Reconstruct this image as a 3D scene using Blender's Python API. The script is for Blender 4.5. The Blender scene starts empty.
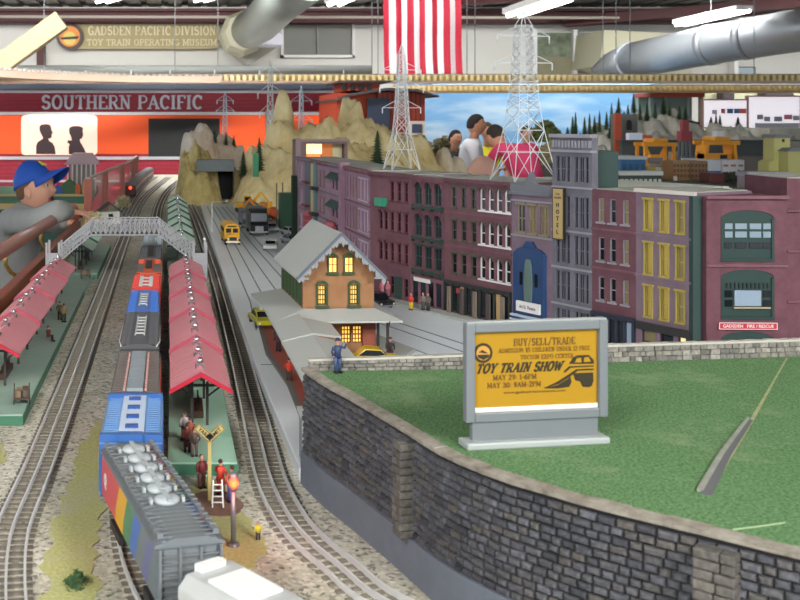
import bpy, math, random
from mathutils import Vector, Matrix, noise
random.seed(7)
R = math.radians
C = bpy.context.scene.collection
F = 1050.0; EYE = 1.45; VX = 168.0; VY = 120.0

# ---------------------------------------------------------------- camera
cam_d = bpy.data.cameras.new('camera'); cam = bpy.data.objects.new('camera', cam_d); C.objects.link(cam)
bpy.context.scene.camera = cam
cam.location = (0, 0, EYE); cam.rotation_euler = (R(90), 0, 0)
cam_d.sensor_width = 36; cam_d.lens = F/800*36
cam_d.shift_x = (400-VX)/800; cam_d.shift_y = -(300-VY)/800
cam_d.clip_start = .05; cam_d.clip_end = 100
cam_d.dof.use_dof = True; cam_d.dof.focus_distance = 1.75; cam_d.dof.aperture_fstop = 20

# ---------------------------------------------------------------- world, lights, exposure
w = bpy.data.worlds.new('world'); bpy.context.scene.world = w; w.use_nodes = True
w.node_tree.nodes['Background'].inputs[0].default_value = (.86, .93, 1, 1)
w.node_tree.nodes['Background'].inputs[1].default_value = 1.05
def area(name, loc, sx, sy, power, col=(1, .97, .93), rot=(0, 0, 0)):
    d = bpy.data.lights.new(name, 'AREA'); d.shape = 'RECTANGLE'; d.size = sx; d.size_y = sy; d.energy = power; d.color = col
    o = bpy.data.objects.new(name, d); C.objects.link(o); o.location = loc; o.rotation_euler = rot; return o
for i, (x, y) in enumerate(((-1.2, 1.4), (1.6, 1.4), (-.9, 5.2), (1.2, 5.2), (4.6, 5.2), (-1.6, 9.2), (1.6, 9.2), (5.2, 9.2), (8.4, 9.2), (-1.4, 7.6), (1.2, 7.4), (-.1, 3.3), (3.2, 3.3))):
    area('ceiling_and_fill_light', (x, y, 3.25), .5, 2.4, 365, (1, .985, .95))  # room's overhead fluorescents; later entries added to brighten ground and red wall
area('ceiling_and_fill_light', (-1.6, -2.2, 3.1), .5, 2.4, 230); area('ceiling_and_fill_light', (1.6, -2.2, 3.1), .5, 2.4, 230)
for x in (-2.5, 1.5, 5.5, 9.5): area('ceiling_and_fill_light', (x, 12.0, 3.1), 3, .4, 120, (1, .98, .94), (R(35), 0, 0))  # unseen lights added above the view, tilted to brighten the back wall
area('ceiling_and_fill_light', (-.9, 6.6, 3.12), 3.2, .3, 205, (1, .98, .95), (R(60), 0, 0)); area('ceiling_and_fill_light', (2.6, 10.3, 3.12), 2, .3, 40, (1, .98, .95), (R(48), 0, 0))  # unseen washers added to brighten the red car wall and the flag
vs = bpy.context.scene.view_settings
vs.view_transform = 'Standard'; vs.look = 'None'; vs.gamma = 1; vs.use_curve_mapping = False; vs.exposure = 0.36
bpy.context.scene.cycles.max_bounces = 6
bpy.context.scene.cycles.use_denoising = True

# ---------------------------------------------------------------- helpers
def at(px, py, Y): return ((px-VX)*Y/F, Y, EYE+(VY-py)*Y/F)
def gp(px, py, z):
    Y = F*(EYE-z)/(py-VY); return ((px-VX)*Y/F, Y)
def lin(c):
    if isinstance(c, str): c = [int(c[i:i+2], 16)/255 for i in (0, 2, 4)]
    return tuple((x/12.92 if x <= .04045 else ((x+.055)/1.055)**2.4) for x in c)+(1,)
MATS = {}
def M(name, col, rough=.6, metal=0, var=None, bump=None, emit=0, col2=None, coat=0, alpha=None, space='Object'):
    """var=(scale, amount, detail) mottling towards col2 or darker; bump=(scale, strength)"""
    if name in MATS: return MATS[name]
    m = bpy.data.materials.new(name); m.use_nodes = True; nt = m.node_tree; N = nt.nodes; L = nt.links
    b = N['Principled BSDF']; b.inputs['Base Color'].default_value = lin(col)
    b.inputs['Roughness'].default_value = rough; b.inputs['Metallic'].default_value = metal
    if coat: b.inputs['Coat Weight'].default_value = coat
    if alpha is not None: b.inputs['Alpha'].default_value = alpha
    if var or bump: tc = N.new('ShaderNodeTexCoord')
    if var:
        n = N.new('ShaderNodeTexNoise'); n.inputs['Scale'].default_value = var[0]; n.inputs['Detail'].default_value = 5
        n.inputs['Roughness'].default_value = .65
        L.new(tc.outputs[space], n.inputs['Vector'])
        r = N.new('ShaderNodeValToRGB'); r.color_ramp.elements[0].position = .35; r.color_ramp.elements[1].position = .68
        c1 = lin(col); c2 = lin(col2) if col2 else tuple(x*(1-var[1]) for x in c1[:3])+(1,)
        r.color_ramp.elements[0].color = c1; r.color_ramp.elements[1].color = c2
        L.new(n.outputs['Fac'], r.inputs[0]); L.new(r.outputs[0], b.inputs['Base Color'])
    if bump:
        n2 = N.new('ShaderNodeTexNoise'); n2.inputs['Scale'].default_value = bump[0]; n2.inputs['Detail'].default_value = 4
        L.new(tc.outputs[space], n2.inputs['Vector'])
        bp = N.new('ShaderNodeBump'); bp.inputs['Strength'].default_value = bump[1]; bp.inputs['Distance'].default_value = .004
        L.new(n2.outputs['Fac'], bp.inputs['Height']); L.new(bp.outputs[0], b.inputs['Normal'])
    if emit:
        b.inputs['Emission Color'].default_value = lin(col); b.inputs['Emission Strength'].default_value = emit
    MATS[name] = m; return m

class MB:
    def __init__(s): s.v = []; s.f = []; s.m = []; s.s = []; s.r = []; s.T = None
    def V(s, p):
        p = Vector(p)
        if s.T is not None: p = s.T @ p
        s.v.append(tuple(p)); return len(s.v)-1
    def face(s, idx, mi=0, sm=False, rnd=0): s.f.append(tuple(idx)); s.m.append(mi); s.s.append(sm); s.r.append(rnd)
    def poly(s, pts, mi=0, rnd=0): s.face([s.V(p) for p in pts], mi, False, rnd); return s
    def bx(s, x0, x1, y0, y1, z0, z1, mi=0, rnd=0):
        i = [s.V(p) for p in ((x0,y0,z0),(x1,y0,z0),(x1,y1,z0),(x0,y1,z0),(x0,y0,z1),(x1,y0,z1),(x1,y1,z1),(x0,y1,z1))]
        for q in ((0,3,2,1),(4,5,6,7),(0,1,5,4),(1,2,6,5),(2,3,7,6),(3,0,4,7)): s.face([i[k] for k in q], mi, False, rnd)
        return s
    def box(s, cx, cy, cz, sx, sy, sz, mi=0, rnd=0): return s.bx(cx-sx/2, cx+sx/2, cy-sy/2, cy+sy/2, cz-sz/2, cz+sz/2, mi, rnd)
    def bar(s, a, b, wx, wz=None, mi=0, up=(0,0,1)):
        a = Vector(a); b = Vector(b); d = (b-a).normalized(); u = Vector(up)
        if abs(d.dot(u)) > .99: u = Vector((0,1,0))
        x = d.cross(u).normalized(); z = x.cross(d); wz = wz or wx
        i = [s.V(p+x*sx*wx/2+z*sz*wz/2) for p in (a, b) for sx, sz in ((-1,-1),(1,-1),(1,1),(-1,1))]
        for q in ((0,1,2,3),(7,6,5,4),(0,4,5,1),(1,5,6,2),(2,6,7,3),(3,7,4,0)): s.face([i[k] for k in q], mi)
        return s
    def tube(s, pts, r, seg=8, mi=0, caps=True, sm=True):
        pts = [Vector(p) for p in pts]; n = len(pts); rr = r if isinstance(r, (list, tuple)) else [r]*n
        rings = []; prev = None
        for k, p in enumerate(pts):
            d = (pts[min(k+1, n-1)]-pts[max(k-1, 0)]).normalized()
            if prev is None:
                u = Vector((0,0,1)) if abs(d.z) < .9 else Vector((0,1,0)); x = d.cross(u).normalized()
            else: x = (prev-d*prev.dot(d)).normalized()
            prev = x; y = d.cross(x)
            rings.append([s.V(p+(x*math.cos(2*math.pi*j/seg)+y*math.sin(2*math.pi*j/seg))*rr[k]) for j in range(seg)])
        for k in range(n-1):
            for j in range(seg): s.face((rings[k][j], rings[k+1][j], rings[k+1][(j+1)%seg], rings[k][(j+1)%seg]), mi, sm)
        if caps: s.face(rings[0], mi); s.face(rings[-1][::-1], mi)
        return s
    def lathe(s, prof, c=(0,0,0), seg=16, mi=0, sm=True):
        rings = [[s.V((c[0]+r*math.cos(2*math.pi*j/seg), c[1]+r*math.sin(2*math.pi*j/seg), c[2]+z)) for j in range(seg)] for r, z in prof]
        for k in range(len(rings)-1):
            for j in range(seg): s.face((rings[k][j], rings[k][(j+1)%seg], rings[k+1][(j+1)%seg], rings[k+1][j]), mi, sm)
        s.face(rings[0][::-1], mi); s.face(rings[-1], mi); return s
    def ball(s, c, r, seg=12, rings=8, mi=0):
        rx, ry, rz = r if isinstance(r, (list, tuple)) else (r, r, r)
        R_ = []
        for k in range(1, rings):
            a = math.pi*k/rings
            R_.append([s.V((c[0]+rx*math.sin(a)*math.cos(2*math.pi*j/seg), c[1]+ry*math.sin(a)*math.sin(2*math.pi*j/seg), c[2]-rz*math.cos(a))) for j in range(seg)])
        t = s.V((c[0], c[1], c[2]+rz)); b = s.V((c[0], c[1], c[2]-rz))
        for k in range(len(R_)-1):
            for j in range(seg): s.face((R_[k][j], R_[k][(j+1)%seg], R_[k+1][(j+1)%seg], R_[k+1][j]), mi, True)
        for j in range(seg):
            s.face((b, R_[0][(j+1)%seg], R_[0][j]), mi, True); s.face((t, R_[-1][j], R_[-1][(j+1)%seg]), mi, True)
        return s
    def prism(s, poly, a, b, axis='x', mi=0, rnd=0, mcap=None):
        def P(u, v, t): return {'x': (t, u, v), 'y': (u, t, v), 'z': (u, v, t)}[axis]
        A = [s.V(P(u, v, a)) for u, v in poly]; B = [s.V(P(u, v, b)) for u, v in poly]; n = len(poly)
        mc = mi if mcap is None else mcap
        s.face(A[::-1], mc, False, rnd); s.face(B, mc, False, rnd)
        for j in range(n): s.face((A[j], A[(j+1)%n], B[(j+1)%n], B[j]), mi, False, rnd)
        return s
    def build(s, name, mats, parent=None, loc=(0,0,0), rot=0, bevel=0, sub=0, fixn=True):
        me = bpy.data.meshes.new(name); me.from_pydata(s.v, [], s.f)
        if not isinstance(mats, (list, tuple)): mats = [mats]
        for m in mats: me.materials.append(m)
        me.polygons.foreach_set('material_index', s.m); me.polygons.foreach_set('use_smooth', s.s)
        if any(s.r):
            at_ = me.attributes.new('rnd', 'FLOAT', 'FACE'); at_.data.foreach_set('value', s.r)
        me.update()
        if fixn:
            import bmesh
            bm = bmesh.new(); bm.from_mesh(me); bmesh.ops.recalc_face_normals(bm, faces=bm.faces); bm.to_mesh(me); bm.free()
        o = bpy.data.objects.new(name, me); C.objects.link(o); o.location = loc
        o.rotation_euler = rot if isinstance(rot, tuple) else (0, 0, rot)
        if parent: o.parent = parent
        if bevel:
            b = o.modifiers.new('bevel', 'BEVEL'); b.width = bevel; b.segments = 2; b.limit_method = 'ANGLE'; b.angle_limit = R(40)
        if sub:
            b = o.modifiers.new('sub', 'SUBSURF'); b.levels = b.render_levels = sub
        return o
def tag(o, label, cat, group=None, kind=None):
    o['label'] = label; o['category'] = cat
    if group: o['group'] = group
    if kind: o['kind'] = kind
    return o
def thing(name, label, cat, loc=(0,0,0), rot=0, group=None, kind=None):
    o = bpy.data.objects.new(name, None); o.empty_display_size = .02; C.objects.link(o); o.location = loc
    o.rotation_euler = (0, 0, rot); return tag(o, label, cat, group, kind)
def struct(o): o['kind'] = 'structure'; return o
def copy_tree(o, parent=None):
    c = o.copy(); C.objects.link(c)
    if parent is not None: c.parent = parent
    for ch in list(o.children): copy_tree(ch, c)
    return c
def text(s, name, mat, parent, loc, height, width=None, rot=(R(90), 0, 0), depth=.0006, shear=0, bold=0, align='CENTER'):
    cu = bpy.data.curves.new(name, 'FONT'); cu.body = s; cu.size = 1; cu.extrude = 0; cu.align_x = align; cu.align_y = 'CENTER'
    cu.shear = shear; cu.offset = bold; cu.resolution_u = 3
    t = bpy.data.objects.new('t', cu); C.objects.link(t)
    bpy.context.view_layer.update()
    me = bpy.data.meshes.new_from_object(t.evaluated_get(bpy.context.evaluated_depsgraph_get()))
    bpy.data.objects.remove(t)
    xs = [v.co.x for v in me.vertices]; ys = [v.co.y for v in me.vertices]
    W = max(xs)-min(xs); H = max(ys)-min(ys); sy = height/H; sx = (width/W) if width else sy
    cx = (max(xs)+min(xs))/2 if align == 'CENTER' else min(xs); cy = (max(ys)+min(ys))/2
    for v in me.vertices: v.co.x = (v.co.x-cx)*sx; v.co.y = (v.co.y-cy)*sy; v.co.z = 0
    import bmesh
    bm = bmesh.new(); bm.from_mesh(me); r = bmesh.ops.extrude_face_region(bm, geom=bm.faces[:])
    for e in r['geom']:
        if isinstance(e, bmesh.types.BMVert): e.co.z += depth
    bmesh.ops.recalc_face_normals(bm, faces=bm.faces); bm.to_mesh(me); bm.free()
    me.materials.clear(); me.materials.append(mat)
    o = bpy.data.objects.new(name, me); C.objects.link(o); o.location = loc; o.rotation_euler = rot
    if parent: o.parent = parent
    return o
def spline(pts, step):
    P = [Vector(p) for p in pts]; out = []
    P = [P[0]*2-P[1]]+P+[P[-1]*2-P[-2]]
    for i in range(1, len(P)-2):
        for k in range(12):
            t = k/12; a, b, c, d = P[i-1:i+3]
            out.append(.5*((2*b)+(c-a)*t+(2*a-5*b+4*c-d)*t*t+(3*b-a-3*c+d)*t**3))
    out.append(P[-2]); res = [out[0]]; acc = 0; 
    for a, b in zip(out, out[1:]):
        L = (b-a).length
        while acc+L >= step:
            t = (step-acc)/L; a = a.lerp(b, t); res.append(a.copy()); L = (b-a).length; acc = 0
        acc += L
    return res
def frames(pts):
    r = []
    for i, p in enumerate(pts):
        d = (pts[min(i+1, len(pts)-1)]-pts[max(i-1, 0)]).normalized(); r.append((p, d, Vector((d.y, -d.x))))
    return r
# slab-serif lettering drawn from strokes
def _arc(cx, cy, rx, ry, a0, a1, n=12): return [(cx+rx*math.cos(R(a0+(a1-a0)*k/n)), cy+ry*math.sin(R(a0+(a1-a0)*k/n))) for k in range(n+1)]
GL = {  # width, [(points, thick?)], serif points
 'A': (.72, [([(.08,0),(.36,1)],0), ([(.36,1),(.64,0)],1), ([(.18,.34),(.54,.34)],0)], [(.08,0),(.64,0)]),
 'B': (.66, [([(.14,0),(.14,1)],1), ([(.14,1),(.36,1)]+_arc(.36,.76,.2,.24,90,-90)+[(.14,.52)],0), ([(.14,.52),(.36,.52)]+_arc(.36,.26,.24,.26,90,-90)+[(.14,0)],0)], []),
 'C': (.68, [(_arc(.38,.5,.28,.5,50,310,18),1), ([(.60,.72),(.60,.98)],0)], []),
 'D': (.72, [([(.14,0),(.14,1)],1), ([(.06,1),(.3,1)]+_arc(.3,.5,.32,.5,90,-90,16)+[(.06,0)],0)], []),
 'E': (.62, [([(.14,0),(.14,1)],1), ([(.06,1),(.56,1),(.56,.8)],0), ([(.14,.5),(.42,.5)],0), ([(.06,0),(.58,0),(.58,.22)],0)], []),
 'F': (.58, [([(.14,0),(.14,1)],1), ([(.06,1),(.54,1),(.54,.8)],0), ([(.14,.5),(.42,.5)],0)], [(.14,0)]),
 'G': (.72, [(_arc(.38,.5,.28,.5,50,340,18),1), ([(.62,.0),(.62,.42),(.42,.42)],0)], []),
 'H': (.74, [([(.14,0),(.14,1)],1), ([(.60,0),(.60,1)],1), ([(.14,.5),(.60,.5)],0)], [(.14,0),(.14,1),(.60,0),(.60,1)]),
 'I': (.34, [([(.17,0),(.17,1)],1)], [(.17,0),(.17,1)]),
 'L': (.6, [([(.14,0),(.14,1)],1), ([(.06,0),(.56,0),(.56,.25)],0)], [(.14,1)]),
 'M': (.88, [([(.12,0),(.14,1)],0), ([(.14,1),(.44,.1)],1), ([(.44,.1),(.72,1)],0), ([(.74,1),(.74,0)],1)], [(.12,0),(.12,1),(.74,0),(.76,1)]),
 'N': (.76, [([(.14,0),(.14,1)],0), ([(.14,1),(.60,0)],1), ([(.60,0),(.60,1)],0)], [(.14,0),(.12,1),(.60,1)]),
 'O': (.74, [(_arc(.37,.5,.28,.5,0,360,24),1)], []),
 'P': (.62, [([(.14,0),(.14,1)],1), ([(.06,1),(.36,1)]+_arc(.36,.74,.22,.26,90,-90)+[(.14,.48)],0)], [(.14,0)]),
 'R': (.70, [([(.14,0),(.14,1)],1), ([(.06,1),(.36,1)]+_arc(.36,.75,.2,.25,90,-90)+[(.14,.5)],0), ([(.34,.5),(.60,0)],1)], [(.14,0),(.62,0)]),
 'S': (.62, [(_arc(.31,.75,.2,.25,20,250,12)+_arc(.31,.26,.22,.26,80,-160,12),1)], []),
 'T': (.66, [([(.33,0),(.33,1)],1), ([(.06,.8),(.06,1),(.60,1),(.60,.8)],0)], [(.33,0)]),
 'U': (.74, [([(.14,1),(.14,.28)]+_arc(.36,.28,.22,.28,180,360)+[(.58,1)],1)], [(.14,1),(.58,1)]),
 'V': (.72, [([(.10,1),(.36,0)],1), ([(.36,0),(.62,1)],0)], [(.10,1),(.62,1)]),
 'W': (.98, [([(.10,1),(.28,0)],1), ([(.28,0),(.48,.9)],0), ([(.48,.9),(.68,0)],1), ([(.68,0),(.86,1)],0)], [(.10,1),(.86,1)]),
 'X': (.72, [([(.10,1),(.60,0)],1), ([(.60,1),(.10,0)],0)], [(.10,0),(.60,0),(.1,1),(.6,1)]),
 'Y': (.70, [([(.10,1),(.35,.48)],1), ([(.60,1),(.35,.48)],0), ([(.35,.48),(.35,0)],1)], [(.10,1),(.60,1),(.35,0)]),
 'K': (.7, [([(.14,0),(.14,1)],1), ([(.58,1),(.14,.4)],0), ([(.3,.6),(.6,0)],1)], [(.14,0),(.14,1),(.6,0)]),
 '1': (.4, [([(.08,.8),(.22,1),(.22,0)],1)], [(.22,0)]), '2': (.6, [(_arc(.3,.74,.2,.26,170,-30)+[(.08,0),(.54,0)],1)], []),
 '3': (.58, [(_arc(.26,.76,.2,.24,160,-90)+_arc(.26,.27,.23,.27,90,-160),1)], []), '5': (.58, [([(.5,1),(.12,1),(.1,.55)]+_arc(.26,.32,.24,.32,110,-150),1)], []),
 '6': (.6, [(_arc(.3,.3,.2,.3,90,450,16)+_arc(.5,.4,.42,.6,165,95,6),1)], []), '9': (.6, [(_arc(.3,.7,.2,.3,0,360,16)+_arc(.1,.6,.4,.6,0,-80,6),1)], []), '0': (.6, [(_arc(.3,.5,.2,.5,0,360,20),1)], []),
 '/': (.5, [([(.05,-.1),(.42,1.1)],0)], []), ':': (.25, [([(.12,.1),(.12,.2)],1), ([(.12,.6),(.12,.7)],1)], []), '-': (.4, [([(.05,.4),(.35,.4)],1)], []), ' ': (.34, [], []),
 '$': (.62, [(_arc(.31,.75,.2,.25,20,250,12)+_arc(.31,.26,.22,.26,80,-160,12),1), ([(.31,-.12),(.31,1.12)],0)], [])}
def slab(s, name, mat, parent, loc, height, width, depth=.0006, t1=.17, t0=.10, shear=0, plane='xz'):
    m = MB(); x = 0; quads = []
    def rib(pts, t):
        for a, b in zip(pts, pts[1:]):
            a = Vector(a); b = Vector(b); d = b-a
            if d.length < 1e-6: continue
            d.normalize(); n = Vector((-d.y, d.x))*t/2; e = d*t*.18; quads.append([a-e-n, b+e-n, b+e+n, a-e+n])
    for ch in s:
        w_, st, sf = GL[ch]; o = Vector((x, 0))
        for pts, th in st: rib([Vector(p)+o for p in pts], t1 if th else t0)
        for p in sf: p = Vector(p)+o; rib([p-Vector((.13, 0)), p+Vector((.13, 0))], t0)
        x += w_+.06
    tot = x-.06; sx = width/tot; sy = height
    for i_, q in enumerate(quads):
        e_ = depth*(1+.02*(i_ % 7)); P = [((p.x-tot/2+shear*(p.y-.5))*sx, (p.y-.5)*sy) for p in q]; m.prism(P, -e_, 0, 'y')
    return m.build(name, mat, parent, loc=loc)
# ---------------------------------------------------------------- materials
G0 = 1.055          # layout ground
STR = 1.070         # street
black = M('black', '17181a', .5); dark = M('dark_iron', '2b2a2b', .6); steel = M('rail_steel', 'e2e4e6', .35, .35)
white = M('white_paint', 'e9eae8', .45); silver = M('silver', 'dcdde0', .25, 1)
glass_dark = M('dark_glass', '1a2026', .15); redlamp = M('red_lamp', 'ff2a12', emit=16)
warm = M('lit_window', 'ffc65a', .5, emit=.9); warmw = M('warm_light', 'ffe9b0', .5, emit=1.0)
skin = M('skin', 'd39c80', .5); mini_skin = M('toy_skin', 'c99075', .6)

# gravel ground material
def gravel():
    m = bpy.data.materials.new('gravel'); m.use_nodes = True; nt = m.node_tree; N = nt.nodes; L = nt.links; b = N['Principled BSDF']
    tc = N.new('ShaderNodeTexCoord'); v = N.new('ShaderNodeTexVoronoi'); v.inputs['Scale'].default_value = 260
    L.new(tc.outputs['Object'], v.inputs['Vector']); sep = N.new('ShaderNodeSeparateColor'); L.new(v.outputs['Color'], sep.inputs[0])
    r = N.new('ShaderNodeValToRGB'); E = r.color_ramp.elements
    E[0].color = lin('706f68'); E[0].position = 0; E[1].color = lin('dedcd0'); E[1].position = 1
    for p, c in ((.10, '929086'), (.25, 'b8b6aa'), (.6, 'c4c1b4'), (.8, 'd0cdc0')): e = E.new(p); e.color = lin(c)
    L.new(sep.outputs[0], r.inputs[0])
    n = N.new('ShaderNodeTexNoise'); n.inputs['Scale'].default_value = 9; n.inputs['Detail'].default_value = 5; L.new(tc.outputs['Object'], n.inputs['Vector'])
    r2 = N.new('ShaderNodeValToRGB'); r2.color_ramp.elements[0].position = .38; r2.color_ramp.elements[1].position = .62
    r2.color_ramp.elements[0].color = lin('e6e4dc'); r2.color_ramp.elements[1].color = lin('ffffff'); L.new(n.outputs[0], r2.inputs[0])
    mx = N.new('ShaderNodeMix'); mx.data_type = 'RGBA'; mx.blend_type = 'MULTIPLY'; mx.inputs['Factor'].default_value = 1
    L.new(r.outputs[0], mx.inputs[6]); L.new(r2.outputs[0], mx.inputs[7]); L.new(mx.outputs[2], b.inputs['Base Color'])
    bp = N.new('ShaderNodeBump'); bp.inputs['Strength'].default_value = .15; bp.inputs['Distance'].default_value = .001; bp.invert = True
    L.new(v.outputs['Distance'], bp.inputs['Height']); L.new(bp.outputs[0], b.inputs['Normal']); b.inputs['Roughness'].default_value = .95
    return m
gravel_m = gravel()
def turf(name, c1, c2, c3, sc=350):
    m = bpy.data.materials.new(name); m.use_nodes = True; nt = m.node_tree; N = nt.nodes; L = nt.links; b = N['Principled BSDF']
    tc = N.new('ShaderNodeTexCoord'); n = N.new('ShaderNodeTexNoise'); n.inputs['Scale'].default_value = sc; n.inputs['Detail'].default_value = 3
    L.new(tc.outputs['Object'], n.inputs['Vector']); r = N.new('ShaderNodeValToRGB'); r.color_ramp.elements[0].position = .3; r.color_ramp.elements[1].position = .7
    r.color_ramp.elements[0].color = lin(c1); r.color_ramp.elements[1].color = lin(c2); L.new(n.outputs[0], r.inputs[0])
    n2 = N.new('ShaderNodeTexNoise'); n2.inputs['Scale'].default_value = 14; n2.inputs['Detail'].default_value = 6; n2.inputs['Roughness'].default_value = .7
    L.new(tc.outputs['Object'], n2.inputs['Vector']); r2 = N.new('ShaderNodeValToRGB'); r2.color_ramp.elements[0].position = .52; r2.color_ramp.elements[1].position = .78
    r2.color_ramp.elements[0].color = (0, 0, 0, 1); r2.color_ramp.elements[1].color = (.95, .95, .95, 1); L.new(n2.outputs[0], r2.inputs[0])
    mx = N.new('ShaderNodeMix'); mx.data_type = 'RGBA'; L.new(r2.outputs[0], mx.inputs['Factor']); L.new(r.outputs[0], mx.inputs[6]); mx.inputs[7].default_value = lin(c3)
    L.new(mx.outputs[2], b.inputs['Base Color']); b.inputs['Roughness'].default_value = .95; b.inputs['Specular IOR Level'].default_value = .15
    bp = N.new('ShaderNodeBump'); bp.inputs['Strength'].default_value = .6; bp.inputs['Distance'].default_value = .002
    L.new(n.outputs[0], bp.inputs['Height']); L.new(bp.outputs[0], b.inputs['Normal']); return m
lawn_m = turf('lawn_turf', '3c623b', '76996c', '8b9c7a', 420); moss_m = turf('moss', 'a3a56a', 'bcbb86', 'b4ae98', 300)
def stone(name, cols, mortar=None):
    m = bpy.data.materials.new(name); m.use_nodes = True; nt = m.node_tree; N = nt.nodes; L = nt.links; b = N['Principled BSDF']
    a = N.new('ShaderNodeAttribute'); a.attribute_name = 'rnd'; r = N.new('ShaderNodeValToRGB'); r.color_ramp.interpolation = 'LINEAR'
    E = r.color_ramp.elements; E[0].color = lin(cols[0]); E[1].color = lin(cols[-1])
    for i, c in enumerate(cols[1:-1]): e = E.new((i+1)/(len(cols)-1)); e.color = lin(c)
    L.new(a.outputs['Fac'], r.inputs[0]); tc = N.new('ShaderNodeTexCoord'); n = N.new('ShaderNodeTexNoise'); n.inputs['Scale'].default_value = 260
    n.inputs['Detail'].default_value = 4; L.new(tc.outputs['Object'], n.inputs['Vector']); r2 = N.new('ShaderNodeValToRGB')
    r2.color_ramp.elements[0].color = (.5, .5, .5, 1); r2.color_ramp.elements[0].position = .3; r2.color_ramp.elements[1].position = .7; L.new(n.outputs[0], r2.inputs[0])
    mx = N.new('ShaderNodeMix'); mx.data_type = 'RGBA'; mx.blend_type = 'MULTIPLY'; mx.inputs['Factor'].default_value = 1
    L.new(r.outputs[0], mx.inputs[6]); L.new(r2.outputs[0], mx.inputs[7]); L.new(mx.outputs[2], b.inputs['Base Color']); b.inputs['Roughness'].default_value = .8
    bp = N.new('ShaderNodeBump'); bp.inputs['Strength'].default_value = .8; bp.inputs['Distance'].default_value = .001
    L.new(n.outputs[0], bp.inputs['Height']); L.new(bp.outputs[0], b.inputs['Normal']); return m

# ---------------------------------------------------------------- room
wall_m = M('wall_white', 'dcdcd6', .8, var=(.6, .06, 3)); ceil_m = M('ceiling_grey', '8f8d8a', .8); red_steel = M('red_oxide_steel', '4e2528', .6)
struct(MB().bx(-9, 16, -6, 18, -.05, 0).build('floor', M('concrete_floor', '8b8780', .6, var=(2, .2, 3))))
struct(MB().bx(-6, 16, 16, 16.2, 0, 3.3).build('wall_back', wall_m))
cm = MB()
for i in range(75): x = -6+i*.3; cm.bx(x, x+.2, -4, 16.1, 3.17, 3.2); cm.bx(x+.2, x+.3, -4, 16.1, 3.2, 3.23)
cm.bx(-6, 16.5, -4, 16.1, 3.23, 3.28)
struct(cm.build('ceiling', ceil_m))
struct(MB().bx(-6, 16, 15.7, 15.98, 2.90, 3.06).bx(-6, 16, 15.5, 15.98, 3.06, 3.1).build('trim_1', red_steel))
mb = MB()
for a, b in (((5.9, 15.6, 2.9), (10.5, 11.6, 3.06)), ((3.2, 15.4, 3.1), (7.4, 11.4, 3.1)), ((8.6, 15.6, 2.9), (13, 12, 3.08))): mb.bar(a, b, .22, .14)
struct(mb.build('trim_3', red_steel))
struct(MB().bx(-1.98, -1.86, 15.82, 15.98, 0, 2.8).build('trim_4', red_steel))
pipe_m = M('grey_pipe', '9aa09c', .5)
tag(MB().tube([(-3.5, 15.0, 2.93), (12, 15.0, 2.90)], .022).build('conduit_pipe', M('pale_pipe', 'b3aba0', .5)), 'pale conduit pipe running along the wall just under the ceiling beams', 'pipe')
tag(MB().tube([(-2.5, 9.9, 1.925), (1.92, 9.9, 1.925)], .042, 12).build('air_pipe', pipe_m), 'grey round pipe running along above the yellow elevated track', 'pipe')

# ---------------------------------------------------------------- layout table and ground
tb = MB(); poly = [(-.38, .15), (1.7, .15), (1.7, 1.9), (1.05, 2.5), (1.05, 4.4), (1.45, 4.7), (1.62, 5.0), (1.62, 6.1), (1.5, 7.6), (-.17, 7.6), (-.20, 6.0), (-.311, 3.9), (-.336, 2.3)]
tb.prism(poly, G0-.05, G0, 'z')
tag(tb.build('gravel_ground', gravel_m), 'grey gravel ballast ground spread over the train layout', 'ground')
tb = MB()
for x in (-.27, .5, 1.4):
    for y in (.3, 1.5, 2.4 if x > 1 else 3.6): 
        if not (x > 1 and y > 1.8): tb.bx(x-.04, x+.04, y-.04, y+.04, 0, G0-.05)
for x in (-.1, .6, 1.4): tb.bx(x-.04, x+.04, 6.6, 6.68, 0, G0-.05)
tag(tb.build('layout_trestle', M('bench_wood', '8c6f4c', .7)), 'wooden legs holding up the train layout table', 'table legs')
beam_m = M('red_brown_paint', 'a35646', .42, var=(6, .12, 2))
tag(MB().prism([(-.41, .5), (-.385, .5), (-.336, 2.3), (-.311, 3.95), (-.335, 3.95), (-.360, 2.3)], .96, 1.086, 'z').build('edge_beam', beam_m, bevel=.003), 'red-brown painted board along the left edge of the layout, in front of the boy', 'board')
# grass strip beside the edge board
def patch(name, pts, z, mat, label, cat='moss', th=.0012, rag=.006):
    P = spline([(x, y) for x, y in pts]+[pts[0]], .012)
    P = [(p.x+random.uniform(-rag, rag), p.y+random.uniform(-rag, rag)) for p in P]
    return tag(MB().prism(P, z-.001, z+th, 'z').build(name, mat), label, cat, kind='stuff')
tag(MB().prism([(-.36, 1.0), (-.286, 1.0), (-.286, 3.8), (-.311, 3.8), (-.334, 2.3)], G0-.001, G0+.004, 'z').build('grass_strip', moss_m if False else turf('strip_turf', '5f7a2c', '8fa048', '7d7a4a', 300)), 'yellow-green grass strip between the red-brown edge board and the left platform', 'grass', kind='stuff')
patch('moss_patch', [(-.098, .80), (-.062, .82), (-.066, 1.0), (-.07, 1.2), (-.078, 1.38), (-.10, 1.33), (-.105, 1.15), (-.112, 1.0)], G0, moss_m, 'yellow-green moss strip between the left track and the freight train')
patch('moss_patch', [(-.25, .9), (-.19, .95), (-.187, 1.15), (-.20, 1.27), (-.26, 1.25)], G0, moss_m, 'olive moss patch at the lower left beside the left platform end')
patch('moss_patch', [(.045, .93), (.075, .92), (.092, .98), (.075, 1.06), (.06, 1.13), (.03, 1.15), (.03, 1.03)], G0, moss_m, 'olive moss patch around the foot of the red signal lamp')
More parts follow.
